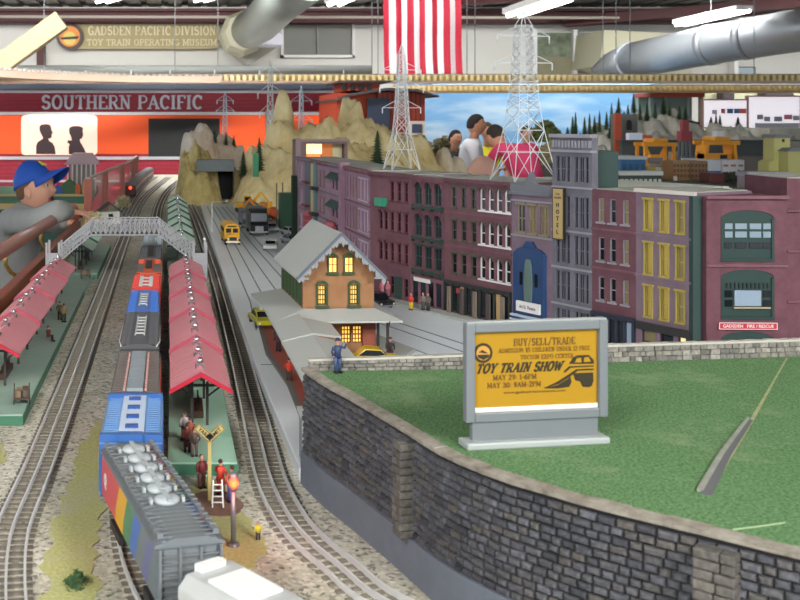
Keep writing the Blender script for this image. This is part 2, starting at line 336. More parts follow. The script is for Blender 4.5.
patch('dirt_patch', [(.030, 1.050), (.048, 1.042), (.070, 1.048), (.074, 1.08), (.064, 1.105), (.045, 1.112), (.028, 1.10), (.026, 1.07)], G0+.0012, M('red_dirt', '8a6a58', .9, var=(60, .3, 3)), 'brown dirt patch under the workers and ladder', 'dirt', rag=.003)
def shrub(name, loc, r, label, cols=('23402a', '4d6b3a'), group=None, n=110):
    mb = MB(); rn = random.Random(int(loc[0]*9999))
    for i in range(n):
        a = rn.uniform(0, 6.28); ph = rn.uniform(0, 1.5); rr = r*rn.uniform(.5, 1)
        p = Vector((math.cos(a)*math.cos(ph)*rr, math.sin(a)*math.cos(ph)*rr, math.sin(ph)*rr*1.1+.002))
        s = r*.26; q = [p+Vector((rn.uniform(-s, s), rn.uniform(-s, s), rn.uniform(-s, s))) for _ in range(4)]
        for t in ((0,1,2),(0,2,3),(0,3,1),(1,2,3)): mb.poly([q[k] for k in t])
    mb.lathe([(r*.12, 0), (r*.1, r*.6)], seg=6)
    return tag(mb.build(name, M('shrub_'+cols[0], cols[0], .9, var=(150, .3, 3), col2=cols[1]), loc=loc), label, 'bush', group)
shrub('small_bush', (-.0775, .885, G0), .011, 'small dark green bush by the near freight car at the bottom edge')

# ---------------------------------------------------------------- tracks
tie_m = M('dark_tie', '6f675d', .85, var=(80, .3, 2)); tie_l = M('weathered_tie', '7b756a', .85, var=(60, .3, 2))
tie_me = {}
def track(pts, z, label, near=100, tie=tie_l, rails=3, g=.032, pitch=.0135, step=.02, railm=None, skip=0):
    root = thing('model_track', label, 'track', (0, 0, z))
    railm = railm or steel
    P = spline(pts, step); fr = frames(P)
    for off in ((-g/2, 0, g/2) if rails == 3 else (-g/2, g/2)):
        m = MB(); prev = None
        for p, d, nrm in fr:
            c = p+nrm*off; ring = [m.V((c.x+nrm.x*a, c.y+nrm.y*a, b)) for a, b in ((-.0011, .0015), (.0011, .0015), (.0011, .0068), (-.0011, .0068))]
            if prev:
                for k in range(4): m.face((prev[k], prev[(k+1)%4], ring[(k+1)%4], ring[k]))
            prev = ring
        m.build('rail', railm, root)
    T = frames(spline(pts, pitch)); T.sort(key=lambda t: t[0].length)
    key = tie.name
    if key not in tie_me:
        tie_me[key] = MB().box(0, 0, .0004, .045, .0052, .0030).build('tie', tie); me = tie_me[key].data; bpy.data.objects.remove(tie_me[key]); tie_me[key] = me
    for p, d, nrm in T[:near]:
        o = bpy.data.objects.new('tie', tie_me[key]); C.objects.link(o); o.parent = root; o.location = (p.x, p.y, 0); o.rotation_euler = (0, 0, math.atan2(nrm.y, nrm.x)+random.uniform(-.02, .02))
    if len(T) > near:
        m = MB()
        for p, d, nrm in T[near:]:
            m.T = Matrix.Translation((p.x, p.y, 0)) @ Matrix.Rotation(math.atan2(nrm.y, nrm.x), 4, 'Z'); m.box(0, 0, .0004, .045, .0052, .0030)
        s = m.build('ties', tie, root); s['kind'] = 'stuff'
    return root
track([(-.105, .70), (-.122, .80), (-.136, .88), (-.146, .96), (-.149, 1.03), (-.146, 1.2), (-.1445, 1.6), (-.145, 2.3), (-.146, 3.4), (-.14, 4.6), (-.12, 5.4), (-.07, 6.2), (.0, 7.2)], G0, 'three-rail track at far left between the left platform and the freight train')
track([(.24, .38), (.155, .54), (.085, .64), (.035, .74), (.0, .83), (-.022, .92), (-.034, 1.02), (-.038, 1.15), (-.04, 1.6), (-.042, 2.6), (-.045, 3.6), (-.045, 4.6), (-.02, 5.5), (.03, 6.3), (.11, 7.2)], G0, 'three-rail track under the freight train', tie=tie_m)
track([(.262, .74), (.215, .80), (.170, .864), (.152, .917), (.135, .9645), (.122, 1.02), (.1145, 1.09), (.112, 1.16), (.113, 1.257), (.1165, 1.55), (.1195, 1.8), (.123, 2.3), (.123, 2.9), (.118, 3.8), (.108, 4.6), (.10, 5.2), (.10, 6.2), (.15, 7.2)], G0, 'three-rail track curving between the right platform and the stone retaining wall')
track([(-.19, 3.75), (-.188, 4.6), (-.181, 5.4), (-.163, 6.05), (-.137, 6.65), (-.09, 7.3)], G0, 'far track under the passenger train with the red headlight', near=40)
track([(.045, 5.0), (.06, 5.6), (.11, 6.3), (.2, 7.1)], G0, 'far track bending away to the right behind the footbridge', near=40)
# ---------------------------------------------------------------- station platforms
roof_pink = M('faded_red_roof', 'cf8790', .5, var=(8, .10, 3)); roof_edge = M('red_fascia', 'b52238', .45)
roof_edge2 = M('faded_fascia', 'a8495a', .5)
green_roof = M('pale_green_roof', 'b7d3c1', .5, var=(8, .1, 3)); green_edge = M('dark_green_fascia', '24453a', .5)
plat_top = M('platform_green', '93c8ab', .5, var=(14, .14, 4), col2='a3c2b0'); plat_side = M('platform_side_green', '3f7259', .55)
post_m = M('dark_post', '33302f', .6)
def shelter(label, loc, L, roof, edge, sheet=True, sgn=1, group=None, orn=3, z1=.049, z2=.068, hw=.038, c=0.0):
    """open platform shelter; local y from 0 to L; gable roof along y; base on ground"""
    root = thing('platform_shelter', label, 'platform shelter', loc, 0, group)
    return root
def shelter_roof(root, L, roof, edge, orn, tilt=.006, hw=.037, ze=.063, zr=.084):
    m = MB(); th = .0022
    # near end lifted a little so that segments overlap like shingles
    P = [(-hw, ze), (0, zr), (hw, ze)]
    def sl(x0, z0, x1, z1):
        a = [(x0, -.003, z0+tilt), (x1, -.003, z1+tilt), (x1, L+.003, z1), (x0, L+.003, z0)]
        b = [(x, y, z+th) for x, y, z in a]
        i = [m.V(p) for p in a+b]
        for q in ((0,1,2,3),(7,6,5,4),(0,4,5,1),(1,5,6,2),(2,6,7,3),(3,7,4,0)): m.face([i[k] for k in q])
        n = 14
        for k in range(n):   # standing seams
            y = -.003+(L+.006)*(k+.5)/n; t = tilt*(1-(k+.5)/n)
            m.bar((x0, y, z0+t+th), (x1, y, z1+t+th), .0007, .0007)
    sl(-hw, ze, 0, zr); sl(0, zr, hw, ze)
    r = m.build('roof', roof, root)
    for y, t in ((-.0045, tilt), (L+.0015, 0)):
        m = MB(); m.prism([(-hw-.001, ze-.0026+t), (0, zr-.003+t), (hw+.001, ze-.0026+t), (hw+.001, ze+.0024+t), (0, zr+.0026+t), (-hw-.001, ze+.0024+t)], y, y+.003, 'y')
        m.build('fascia', edge, root)
    for k in range(orn):
        y = L*(k+.5)/orn; t = tilt*(1-(k+.5)/orn); m = MB(); z = zr+t
        m.ball((0, y, z+.0085), .0042, 12, 8)
        for a in (45, 135): m.bar((-.0075*math.cos(R(a)), y-.0075*math.sin(R(a)), z+.0015), (.0075*math.cos(R(a)), y+.0075*math.sin(R(a)), z+.0015), .0016, .004)
        m.build('roof_vent', silver, root)
def make_shelter(label, loc, L, roof, edge, group, orn=3, bw=.039, benches=True, W0=None, W1=None):
    root = thing('platform_shelter', label, 'platform shelter', loc, 0, group)
    w0 = -bw if W0 is None else W0; w1 = bw if W1 is None else W1
    MB().bx(w0, w1, 0, L-.0015, .0, .013).build('platform_base', plat_side, root, bevel=.0008)
    MB().bx(w0+.001, w1-.001, .001, L-.0025, .013, .0145).build('platform_deck', plat_top, root)
    for y in (L*.22, L*.78):
        for x in (-.0095, .0095): MB().bx(x-.0017, x+.0017, y-.0017, y+.0017, .0145, .0685).build('post', post_m, root)
        MB().bar((-.034, y, .064), (.034, y, .064), .002, .003).bar((-.0095, y, .05), (-.028, y, .064), .002).bar((.0095, y, .05), (.028, y, .064), .002).build('truss', post_m, root)
    shelter_roof(root, L, roof, edge, orn)
    if benches:
        MB().bx(-.006, .006, L*.35, L*.65, .0145, .0175+.006).bx(-.001, .001, L*.35, L*.65, .0235, .034).build('bench', M('bench_brown', '4c3226', .6), root)
    return root
names = ['nearest', 'second nearest', 'third', 'fourth', 'farthest']
ys = [1.262, 1.483, 1.709, 1.930, 2.150, 2.372]
# platform apron in front of the nearest right shelter
tag(MB().bx(-.001, .078, 1.166, 1.2605, G0, G0+.0125).bx(0, .077, 1.167, 1.2605, G0+.0125, G0+.0145, 1).build('platform_ramp', [plat_side, plat_top]), 'bare green platform end in front of the nearest red shelter, right of the train', 'platform')
for i in range(5):
    make_shelter('faded red gabled shelter right of the freight train, %s of the five' % names[i], (.0395, ys[i], G0), ys[i+1]-ys[i], roof_pink, roof_edge if i == 0 else roof_edge2, 'red shelters right of the train', W0=-.0395, W1=.0385)
plat_top = M('platform_greygreen', '8fae9f', .55, var=(14, .14, 4), col2='9fb3a8')
yl = [1.19, 1.452, 1.692, 1.915, 2.14, 2.35]
tag(MB().bx(-.285, -.187, 1.356, 1.451, G0, G0+.0125).bx(-.284, -.188, 1.357, 1.451, G0+.0125, G0+.0145, 1).build('platform_ramp', [plat_side, plat_top]), 'bare green end of the left platform at the left picture edge', 'platform')
for i in range(1, 5):
    make_shelter('faded red gabled shelter on the left platform below the boy, %s of the four' % ['', 'nearest', 'second nearest', 'third', 'farthest'][i], (-.243, yl[i], G0), yl[i+1]-yl[i], roof_pink, roof_edge if i == 1 else roof_edge2, 'red shelters on the left platform', W0=-.042, W1=.056)
tag(MB().bx(-.285, -.187, 2.352, 2.598, G0, G0+.013).build('platform_ramp', plat_top), 'worn green platform stretch under the left stairs of the footbridge', 'platform')
gl = [2.60, 2.80, 3.00, 3.20]
for i in range(3):
    make_shelter('pale green platform shelter behind the footbridge on the left side, %s of three' % ['nearest', 'middle', 'farthest'][i], (-.224, gl[i], G0), .198, green_roof, green_edge, 'green shelters left of the tracks', orn=0, W0=-.045, W1=.05)
gr = [2.70+.235*i for i in range(7)]
tag(MB().bx(0, .078, 2.374, 2.698, G0, G0+.013).build('platform_ramp', plat_top), 'green platform stretch under the right stairs of the footbridge', 'platform')
onm = ['nearest', 'second', 'third', 'fourth', 'fifth', 'sixth', 'farthest']
for i in range(7):
    make_shelter('pale green vented shelter behind the footbridge on the right, %s of seven' % onm[i], (.036, gr[i], G0), .233, green_roof, green_edge, 'green shelters right of the tracks', benches=False)
# small cottage by the track beyond the bridge
root = thing('trackside_cottage', 'small white and green gabled cottage beyond the footbridge by the fence', 'cottage', (-.222, 3.98, G0), .2)
MB().bx(-.035, .035, -.03, .03, 0, .05).build('wall', M('cottage_white', 'd9dccf', .6), root)
m = MB(); m.prism([(-.046, .045), (0, .078), (.046, .045), (.046, .049), (0, .083), (-.046, .049)], -.042, .042, 'y'); m.build('roof', green_edge, root)
m = MB(); m.bx(-.009, .009, -.034, -.03, .02, .042); m.build('window', glass_dark, root)

# ---------------------------------------------------------------- footbridge
fb = thing('footbridge', 'grey lattice-sided footbridge with stairs spanning the tracks', 'footbridge', (0, 2.555, G0))
fbm = M('footbridge_grey', 'a8a9ad', .5)
def lattice(m, a, b, h, n, w=.0022):
    """side truss between low line a-b, height h"""
    a = Vector(a); b = Vector(b); up = Vector((0, 0, h))
    m.bar(a, b, w*1.2); m.bar(a+up, b+up, w*1.2)
    for k in range(n):
        p = a.lerp(b, k/n); q = a.lerp(b, (k+1)/n)
        m.bar(p, q+up, w*.8); m.bar(p+up, q, w*.8); m.bar(p, p+up, w*.8)
    m.bar(b, b+up, w)
x0, x1 = -.185, -.022; zd = 1.174-G0
for y, nm in ((-.03, 'truss'), (.03, 'truss')):
    m = MB(); lattice(m, (x0, y, zd), (x1, y, zd), .036, 14); m.build(nm, fbm, fb)
MB().bx(x0, x1, -.03, .03, zd-.003, zd+.001).build('deck', M('bridge_deck', '77787c', .6), fb)
for s in (-1, 1):
    xa, xb = (x0, -.262) if s < 0 else (x1, .062); zb = .025
    m = MB()
    for y in (-.03, .03): lattice(m, (xa, y, zd), (xb, y, zb+.03), .034, 9)
    n = 12
    for k in range(n):
        t = (k+.5)/n; x = xa+(xb-xa)*t; z = zd+(zb+.03-zd)*t; m.box(x, 0, z, abs(xb-xa)/n+.001, .058, .003)
    m.build('staircase', fbm, fb)
    m = MB()
    for y in (-.03, .03): m.bx(xb-.0025, xb+.0025, y-.0025, y+.0025, .012, zb+.075); m.bx(xb+s*.03-.0025, xb+s*.03+.0025, y-.0025, y+.0025, .012, zb+.075)
    m.bx(min(xb, xb+s*.03), max(xb, xb+s*.03), -.031, -.029, zb+.005, zb+.05).bx(min(xb, xb+s*.03), max(xb, xb+s*.03), -.03, .03, zb+.012, zb+.016)
    m.build('landing', fbm, fb)

# ---------------------------------------------------------------- train cars
def truck(root, y):
    m = MB()
    for yy in (-.014, .014):
        for x in (-.016, .016): m.T = Matrix.Translation((x, y+yy, .0175)) @ Matrix.Rotation(R(90), 4, 'Y'); m.lathe([(.0072, -.0015), (.0072, .0015)], seg=12)
        m.T = None; m.bar((-.016, y+yy, .0175), (.016, y+yy, .0175), .002)
    for x in (-.0195, .0195): m.bx(x-.002, x+.002, y-.022, y+.022, .014, .022)
    m.build('truck', dark, root)
def rail_car(kind, label, cat, y0, y1, X, W, body, roof, style, rot=0, H=.079, group='freight cars of the long train', sidem=None):
    L = y1-y0-.008; cy = (y0+y1)/2; root = thing(kind, label, cat, (X, cy, G0), rot, group); h = L/2; w_ = W/2
    m = MB(); b0 = .026
    if style == 'hopper':   # bulging sides
        m.prism([(-w_*.7, b0), (-w_*.98, b0+.012), (-w_, H*.6), (-w_*.98, H-.008), (-w_*.8, H), (w_*.8, H), (w_*.98, H-.008), (w_, H*.6), (w_*.98, b0+.012), (w_*.7, b0)], -h, h, 'y', 0)
    else: m.bx(-w_, w_, -h, h, b0, H-.005)
    m.build('body', sidem or body, root, bevel=.001)
    if style != 'hopper':
        m = MB(); n = max(8, int(L/.009))
        for k in range(n):
            y = -h+L*(k+.5)/n
            for x in (-w_-.0006, w_+.0006): m.box(x, y, (b0+H)/2-.002, .0015, .0018, H-b0-.012)
        m.build('side_ribs', sidem or body, root)
    m = MB(); zr = H-.005
    m.prism([(-w_-.001, zr), (-w_-.001, zr+.002), (-w_*.45, zr+.0065), (w_*.45, zr+.0065), (w_+.001, zr+.002), (w_+.001, zr)], -h-.001, h+.001, 'y')
    n = int(L/.008)
    for k in range(n): m.box(0, -h+L*(k+.5)/n, zr+.0062, W*.93, .0014, .0010) if style != 'tank' else None
    m.build('roof', roof, root)
    for y in (-h*.62, h*.62): truck(root, y)
    MB().bx(-.004, .004, -h-.007, -h, .018, .025).build('coupler', dark, root); MB().bx(-.004, .004, h, h+.007, .018, .025).build('coupler', dark, root)
    return root, h, w_, zr+.0065
blue = M('car_blue', '3864a6', .4); lblue = M('car_light_blue', '6a93c6', .35)
def walk_rungs(root, h, z, wd, n, fm, rm, x=0, L=None):
    L = L or h*1.15; m = MB()
    for s in (-1, 1): m.bx(x+s*wd/2-.001, x+s*wd/2+.001, -L/2, L/2, z+.0015, z+.0035)
    for k in range(n): y = -L/2+L*(k+.5)/n; m.bx(x-wd/2, x+wd/2, y-.0012, y+.0012, z+.0015, z+.0035)
    m.build('roof_walk', fm, root)
    for k in range(n):
        y = -L/2+L*(k+.5)/n; MB().bx(x-wd/2+.002, x+wd/2-.002, y+.0022, y+L/n*.62, z-.0005, z+.001).build('hatch', rm, root)
# nearest: rainbow hopper
def rainbow():
    m = bpy.data.materials.new('rainbow_side'); m.use_nodes = True; nt = m.node_tree; N = nt.nodes; L = nt.links; b = N['Principled BSDF']
    tc = N.new('ShaderNodeTexCoord'); s = N.new('ShaderNodeSeparateXYZ'); L.new(tc.outputs['Object'], s.inputs[0])
    # curved band coordinate: (0.5-y) and z
    mu = N.new('ShaderNodeMath'); mu.operation = 'MULTIPLY'; mu.inputs[1].default_value = 1.5; L.new(s.outputs[2], mu.inputs[0])
    p2 = N.new('ShaderNodeMath'); p2.operation = 'POWER'; p2.inputs[1].default_value = 1.6; L.new(mu.outputs[0], p2.inputs[0])
    ad = N.new('ShaderNodeMath'); ad.operation = 'ADD'; L.new(s.outputs[1], ad.inputs[0]); L.new(p2.outputs[0], ad.inputs[1])
    mr = N.new('ShaderNodeMapRange'); mr.inputs['From Min'].default_value = .15; mr.inputs['From Max'].default_value = -.10; L.new(ad.outputs[0], mr.inputs[0])
    r = N.new('ShaderNodeValToRGB'); r.color_ramp.interpolation = 'CONSTANT'; E = r.color_ramp.elements
    E[0].color = lin('c23a48'); E[0].position = 0; E[1].color = lin('d9a324'); E[1].position = .36
    for p, c in ((.50, '3f7a58'), (.62, '2f62b4'), (.72, '5d6a72'), (.82, '545a94'), (.9, '5d6a72')): e = E.new(p); e.color = lin(c)
    L.new(mr.outputs[0], r.inputs[0]); L.new(r.outputs[0], b.inputs['Base Color']); b.inputs['Roughness'].default_value = .35; return m
gryroof = M('hopper_grey', '70767a', .5, var=(50, .1, 2)); hatchw = M('hatch_white', 'aab2b5', .5)
root, h, w_, z = rail_car('hopper_car', 'grey covered hopper car with red, yellow, green and blue stripes on its side', 'freight car', .775, 1.016, -.011, .052, gryroof, gryroof, 'hopper', R(13.5), H=.083, sidem=rainbow())
root['group'] = 'freight cars of the long train'
MB().bx(-w_*.78, w_*.78, -h-.0012, -h, .03, .076).build('end_panel', gryroof, root)
m = MB()
for k in range(9): m.bx(-w_*.85, w_*.85, -h-.004, -h-.001, .03+k*.0052, .0312+k*.0052)
for x in (-w_*.9, -.008, .008, w_*.9): m.bx(x-.001, x+.001, -h-.005, -h-.001, .027, .078)
m.build('end_ladder', gryroof, root)
for k in range(6):
    y = h*.78-k*.0268; mm = MB(); mm.lathe([(.0108, 0), (.0108, .0025), (.0085, .0042), (0.001, .0048)], (0, y, z+.0005), 18); mm.T = None
    mm.build('hatch', hatchw, root)
    MB().bx(-.002, .002, y-.0125, y+.0125, z+.005, z+.0062).bx(.012, .0145, y-.003, y+.003, z, z+.004).bx(-.0145, -.012, y-.003, y+.003, z, z+.004).build('hatch_latch', hatchw, root)
m = MB()
for s in (-1, 1):
    m.bx(s*w_*.83-.0018, s*w_*.83+.0018, -h*.96, h*.96, z+.001, z+.0022)
    for k in range(22): y = -h*.96+k*h*1.92/21; m.bx(s*w_*.83-.0022, s*w_*.83+.0022, y-.0012, y+.0012, z-.001, z+.0032)
m.build('roof_walk', gryroof, root)
text('Q', 'lettering', white, root, (-w_-.0004, h*.80, .058), .015, .011, (R(90), 0, R(-90)), .0006, bold=.03)
# blue hopper
root, h, w_, z = rail_car('hopper_car', 'bright blue covered hopper car with pale roof stripe, behind the rainbow striped car', 'freight car', 1.024, 1.186, -.0365, .060, blue, lblue, 'box', H=.083)
MB().bx(-.0125, .0125, -h*.88, h*.9, z, z+.0022).build('roof_panel', M('pale_blue', 'c5d5ea', .35), root)
for k in range(4): y = -h*.66+k*h*.45; MB().bx(-.0065, .0065, y-.0035, y+.0035, z+.0022, z+.005).build('hatch', M('hatch_navy', '2a4a86', .4), root)
MB().bx(-w_*1.02, w_*1.02, -h-.003, -h+.006, z-.004, z+.003).bx(-.012, .012, -h-.006, -h+.006, z-.003, z+.004).build('roof_end', blue, root); MB().bx(-w_*1.02, w_*1.02, h-.006, h+.003, z-.004, z+.003).build('roof_end', blue, root)
# brown-grey hopper with red sides
brn = M('car_brown_roof', '6d6561', .55, var=(60, .12, 2)); redb = M('car_red_side', 'b5382c', .5)
root, h, w_, z = rail_car('hopper_car', 'covered hopper car with brown-grey roof, grey hatch row and red sides', 'freight car', 1.194, 1.433, -.0385, .056, redb, brn, 'box', H=.079)
for k in range(4):
    L = h*1.72/4; y = -h*.86+L*(k+.5); MB().bx(-.0095, .0095, y-L/2+.001, y+L/2-.001, z+.0005, z+.0042).build('hatch', M('hatch_bluegrey', '8e9aa2', .45), root)
m = MB()
for s in (-1, 1):
    for k in range(14): y = -h*.86+h*1.72*(k+.5)/14; m.bx(s*.0125-.0012, s*.0125+.0012, y-.003, y+.003, z, z+.003)
m.build('hatch_latches', M('latch_pink', 'c99a92', .5), root)
# black/white hopper
root, h, w_, z = rail_car('hopper_car', 'dark grey freight car with white roof ladder and white curved ends', 'freight car', 1.45, 1.705, -.0405, .054, M('car_charcoal', '3a3b3d', .5), M('charcoal_roof', '55565a', .5), 'hopper', H=.083)
walk_rungs(root, h, z, .013, 6, M('ladder_grey', 'c4c8c8', .5), black); m = MB()
for s in (-1, 1):
    m.tube([(s*w_*.9, -h, z-.004), (s*w_*1.06, -h*.6, z-.006), (s*w_*1.06, h*.4, z-.008)], .0012)
m.build('side_rail', white, root)
root, h, w_, z = rail_car('box_car', 'blue boxcar with white roof ladder, fifth car from the front', 'freight car', 1.722, 1.945, -.0425, .052, M('box_blue', '2f5fae', .4), M('box_blue_roof', '3b6fc0', .4), 'box', H=.079)
walk_rungs(root, h, z, .013, 5, M('ladder_grey', 'c4c8c8', .5), M('navy', '20386a', .5))
root, h, w_, z = rail_car('box_car', 'bright red boxcar with white roof markings', 'freight car', 1.962, 2.14, -.0425, .053, M('box_red', 'cf3a32', .4), M('box_red_roof', 'd8463e', .4), 'box', H=.079)
m = MB(); m.bx(-.013, -.006, -h*.8, h*.7, z+.0005, z+.0018).bx(.006, .013, -h*.8, h*.7, z+.0005, z+.0018)
for k in range(3): y = -h*.6+k*h*.5; m.bx(-.006, .006, y-.004, y+.004, z+.0005, z+.0018)
m.build('roof_marking', white, root)
root, h, w_, z = rail_car('box_car', 'orange boxcar with grey roof edges and dark roof ladder', 'freight car', 2.157, 2.38, -.041, .052, M('box_orange', 'cc4f26', .45), M('box_orange_roof', 'd4572e', .45), 'box', H=.079)
MB().bx(-w_, -w_*.4, -h*.96, h*.2, z, z+.001).bx(w_*.4, w_, -h*.96, h*.2, z, z+.001).build('roof_panel', M('panel_grey', '77706e', .5), root)
walk_rungs(root, h, z+.001, .011, 6, dark, black)
root, h, w_, z = rail_car('box_car', 'charcoal boxcar just before the footbridge', 'freight car', 2.395, 2.63, -.041, .050, M('box_char', '3b3c3f', .5), M('box_char_roof', '4a4b4f', .5), 'box', H=.079)
MB().bx(-.006, .006, -h*.9, h*.9, z, z+.002).build('roof_walk', dark, root)
root, h, w_, z = rail_car('box_car', 'silver-grey boxcar passing under the footbridge', 'freight car', 2.645, 2.93, -.041, .050, M('box_silver', '9fb0ba', .4), M('box_silver_roof', 'a9bac4', .4), 'box', H=.079)
MB().bx(-.006, .006, -h*.9, h*.9, z, z+.002).build('roof_walk', M('panel_silver', 'c2ccd2', .4), root)
# white locomotive, front
loc_w = M('loco_white', 'b0b4b3', .35, var=(30, .05, 2))
root = thing('diesel_locomotive', 'white diesel locomotive at the bottom edge, leading the freight train', 'locomotive', (.104, .640, G0), R(36))
root['group'] = 'rolling stock at the bottom edge'
h = .128; w_ = .0275
MB().bx(-w_, w_, -h, h, .018, .026).build('frame', dark, root)
m = MB(); m.prism([(-w_, .026), (-w_, .071), (-w_*.72, .079), (w_*.72, .079), (w_, .071), (w_, .026)], h-.075, h, 'y'); m.build('cab', loc_w, root, bevel=.0012)
m = MB(); m.prism([(-w_*.86, .026), (-w_*.86, .068), (-w_*.6, .074), (w_*.6, .074), (w_*.86, .068), (w_*.86, .026)], -h, h-.075, 'y'); m.build('hood', loc_w, root, bevel=.0012)
for y in (h-.02, h-.05): MB().bx(-w_-.0006, -w_+.001, y-.009, y+.009, .045, .062).build('window', glass_dark, root); MB().bx(w_-.001, w_+.0006, y-.009, y+.009, .045, .062).build('window', glass_dark, root)
m = MB(); m.T = Matrix.Translation((-w_-.0008, h-.034, .066)) @ Matrix.Rotation(R(90), 4, 'Y'); m.lathe([(.005, -.001), (.005, .001)], seg=14); m.build('porthole', dark, root)
for y in (h-.10, h-.135, h-.17, h-.2): MB().lathe([(.011, 0), (.011, .003), (.006, .005)], (0, y, .074), 16).build('roof_fan', white, root)
MB().bx(-.011, .011, h-.006, h+.002, .075, .083).build('roof_hood', white, root)
MB().bx(-.016, .016, h-.06, h-.02, .079, .081).build('roof_box', white, root)
for y in (-h*.6, h*.6): truck(root, y)
# far passenger train
for i, (x, y, r, y2) in enumerate(((-.180, 5.49, R(-1.5), 0), (-.163, 6.05, R(-2.2), 0), (-.137, 6.61, R(-3.2), 0))):
    root = thing('passenger_locomotive' if i == 0 else 'passenger_coach', ['dark maroon locomotive with red headlight by the clear fence', 'grey-roofed dark coach right behind the maroon locomotive', 'last grey-roofed dark coach near the red wall'][i], 'train car', (x, y, G0), r, 'cars of the far passenger train')
    mm = M('coach_maroon', '4b2426', .45); rr = M('coach_grey', '5f6165', .5); L = .27
    MB().bx(-.027, .027, -L, L, .022, .07).build('body', mm, root, bevel=.002)
    m = MB(); m.prism([(-.028, .07), (-.022, .082), (0, .087), (.022, .082), (.028, .07)], -L, L, 'y'); m.build('roof', rr, root)
    for k in range(7):
        y = -L+.05+k*.075; MB().bx(-.0276, .0276, y-.02, y+.02, .045, .062).build('window', M('coach_window', 'b7b2a6', .3), root)
    for yy in (-.18, .18): truck(root, yy)
    if i == 0:
        m = MB(); m.ball((0, -L-.002, .058), .0075, 12, 8); m.build('headlight', M('far_red_lamp', 'ff3a20', emit=4), root)
# ---------------------------------------------------------------- street and paving
street_m = M('street_paint', 'e0eaf0', .28, var=(5, .06, 5), bump=(300, .08)); groove = M('street_groove', '7c8a95', .6)
m = MB(); m.prism([(.1435, 1.148), (.154, 1.148), (.156, 1.175), (1.75, 1.30), (1.75, 1.9), (1.04, 2.45), (1.04, 4.3), (.62, 4.75), (.1485, 4.75), (.1385, 3.2), (.135, 2.2), (.137, 1.53)], G0-.0005, STR, 'z')
st = thing('street_slab', 'pale blue-grey painted street slab with inset tram rails between the station track and the buildings', 'street')
m.build('pavement', street_m, st, bevel=.0015)
def groove_line(pts, w=.0022, mat=groove, name='inset_rail', parent=st, z=STR, h=.0008):
    m = MB()
    P = [Vector(p) for p in pts]
    for a, b in zip(P, P[1:]):
        d = (b-a).normalized(); n = Vector((d.y, -d.x))*w/2
        m.prism([tuple(a-n), tuple(a+n), tuple(b+n), tuple(b-n)], z-.001, z+h, 'z')
    return m.build(name, mat, parent)
for pts in ([(.172, 4.6), (.176, 3.2), (.172, 2.2), (.160, 1.9)], [(.195, 4.6), (.205, 3.2), (.205, 2.3), (.20, 2.0)], [(.212, 4.6), (.232, 3.0), (.240, 2.4), (.245, 2.1)], [(.236, 4.6), (.258, 3.2), (.275, 2.5), (.285, 2.2)], [(.255, 4.6), (.285, 3.1), (.305, 2.6)]):
    groove_line(pts, .0030)
for pts in ([(.37, 2.15), (.43, 1.97), (.52, 1.73), (.6, 1.5)], [(.34, 2.15), (.40, 1.95), (.49, 1.70), (.57, 1.45)], [(.345, 1.93), (.40, 1.76), (.46, 1.58), (.52, 1.4)], [(.31, 1.93), (.36, 1.75), (.42, 1.55), (.47, 1.4)]): groove_line(pts, .003)
groove_line([(.1445, 1.63), (.163, 1.63)], .0018)
m = MB()
for k in range(8): x = .188+k*.012; m.bx(x, x+.007, 2.49, 2.497, STR-.001, STR+.0008)
m.build('crosswalk_dashes', white, st)
kerb = M('sidewalk_grey', 'a9ada8', .6, var=(20, .1, 3))
red_brick_floor = M('red_paving', 'a5574a', .65, var=(9, .12, 4))
tag(MB().prism([(.160, 1.152), (.178, 1.152), (.30, 1.20), (.31, 1.62), (.20, 1.93), (.172, 1.93), (.166, 1.7), (.178, 1.5), (.176, 1.35), (.166, 1.24)], STR-.001, STR+.0012, 'z').build('red_paving', red_brick_floor), 'brick red platform paving under the long grey canopy', 'paving')
tag(MB().prism([(.1535, 1.152), (.160, 1.152), (.166, 1.24), (.176, 1.35), (.178, 1.5), (.166, 1.7), (.172, 1.93), (.166, 1.93), (.158, 1.7), (.170, 1.5), (.168, 1.35), (.158, 1.24)], STR-.001, STR+.004, 'z').build('dark_grey_strip', M('strip_dark', '6f6c6a', .7)), 'curved dark grey strip along the red platform paving', 'kerb')  # slightly raised dark grey strip between street slab and red paving
tag(MB().prism([(.352, 1.86), (.405, 1.72), (.372, 1.66), (.325, 1.76)], STR-.001, STR+.006, 'z').build('traffic_island', kerb, bevel=.001), 'raised grey concrete island in the street right of the station', 'traffic island')
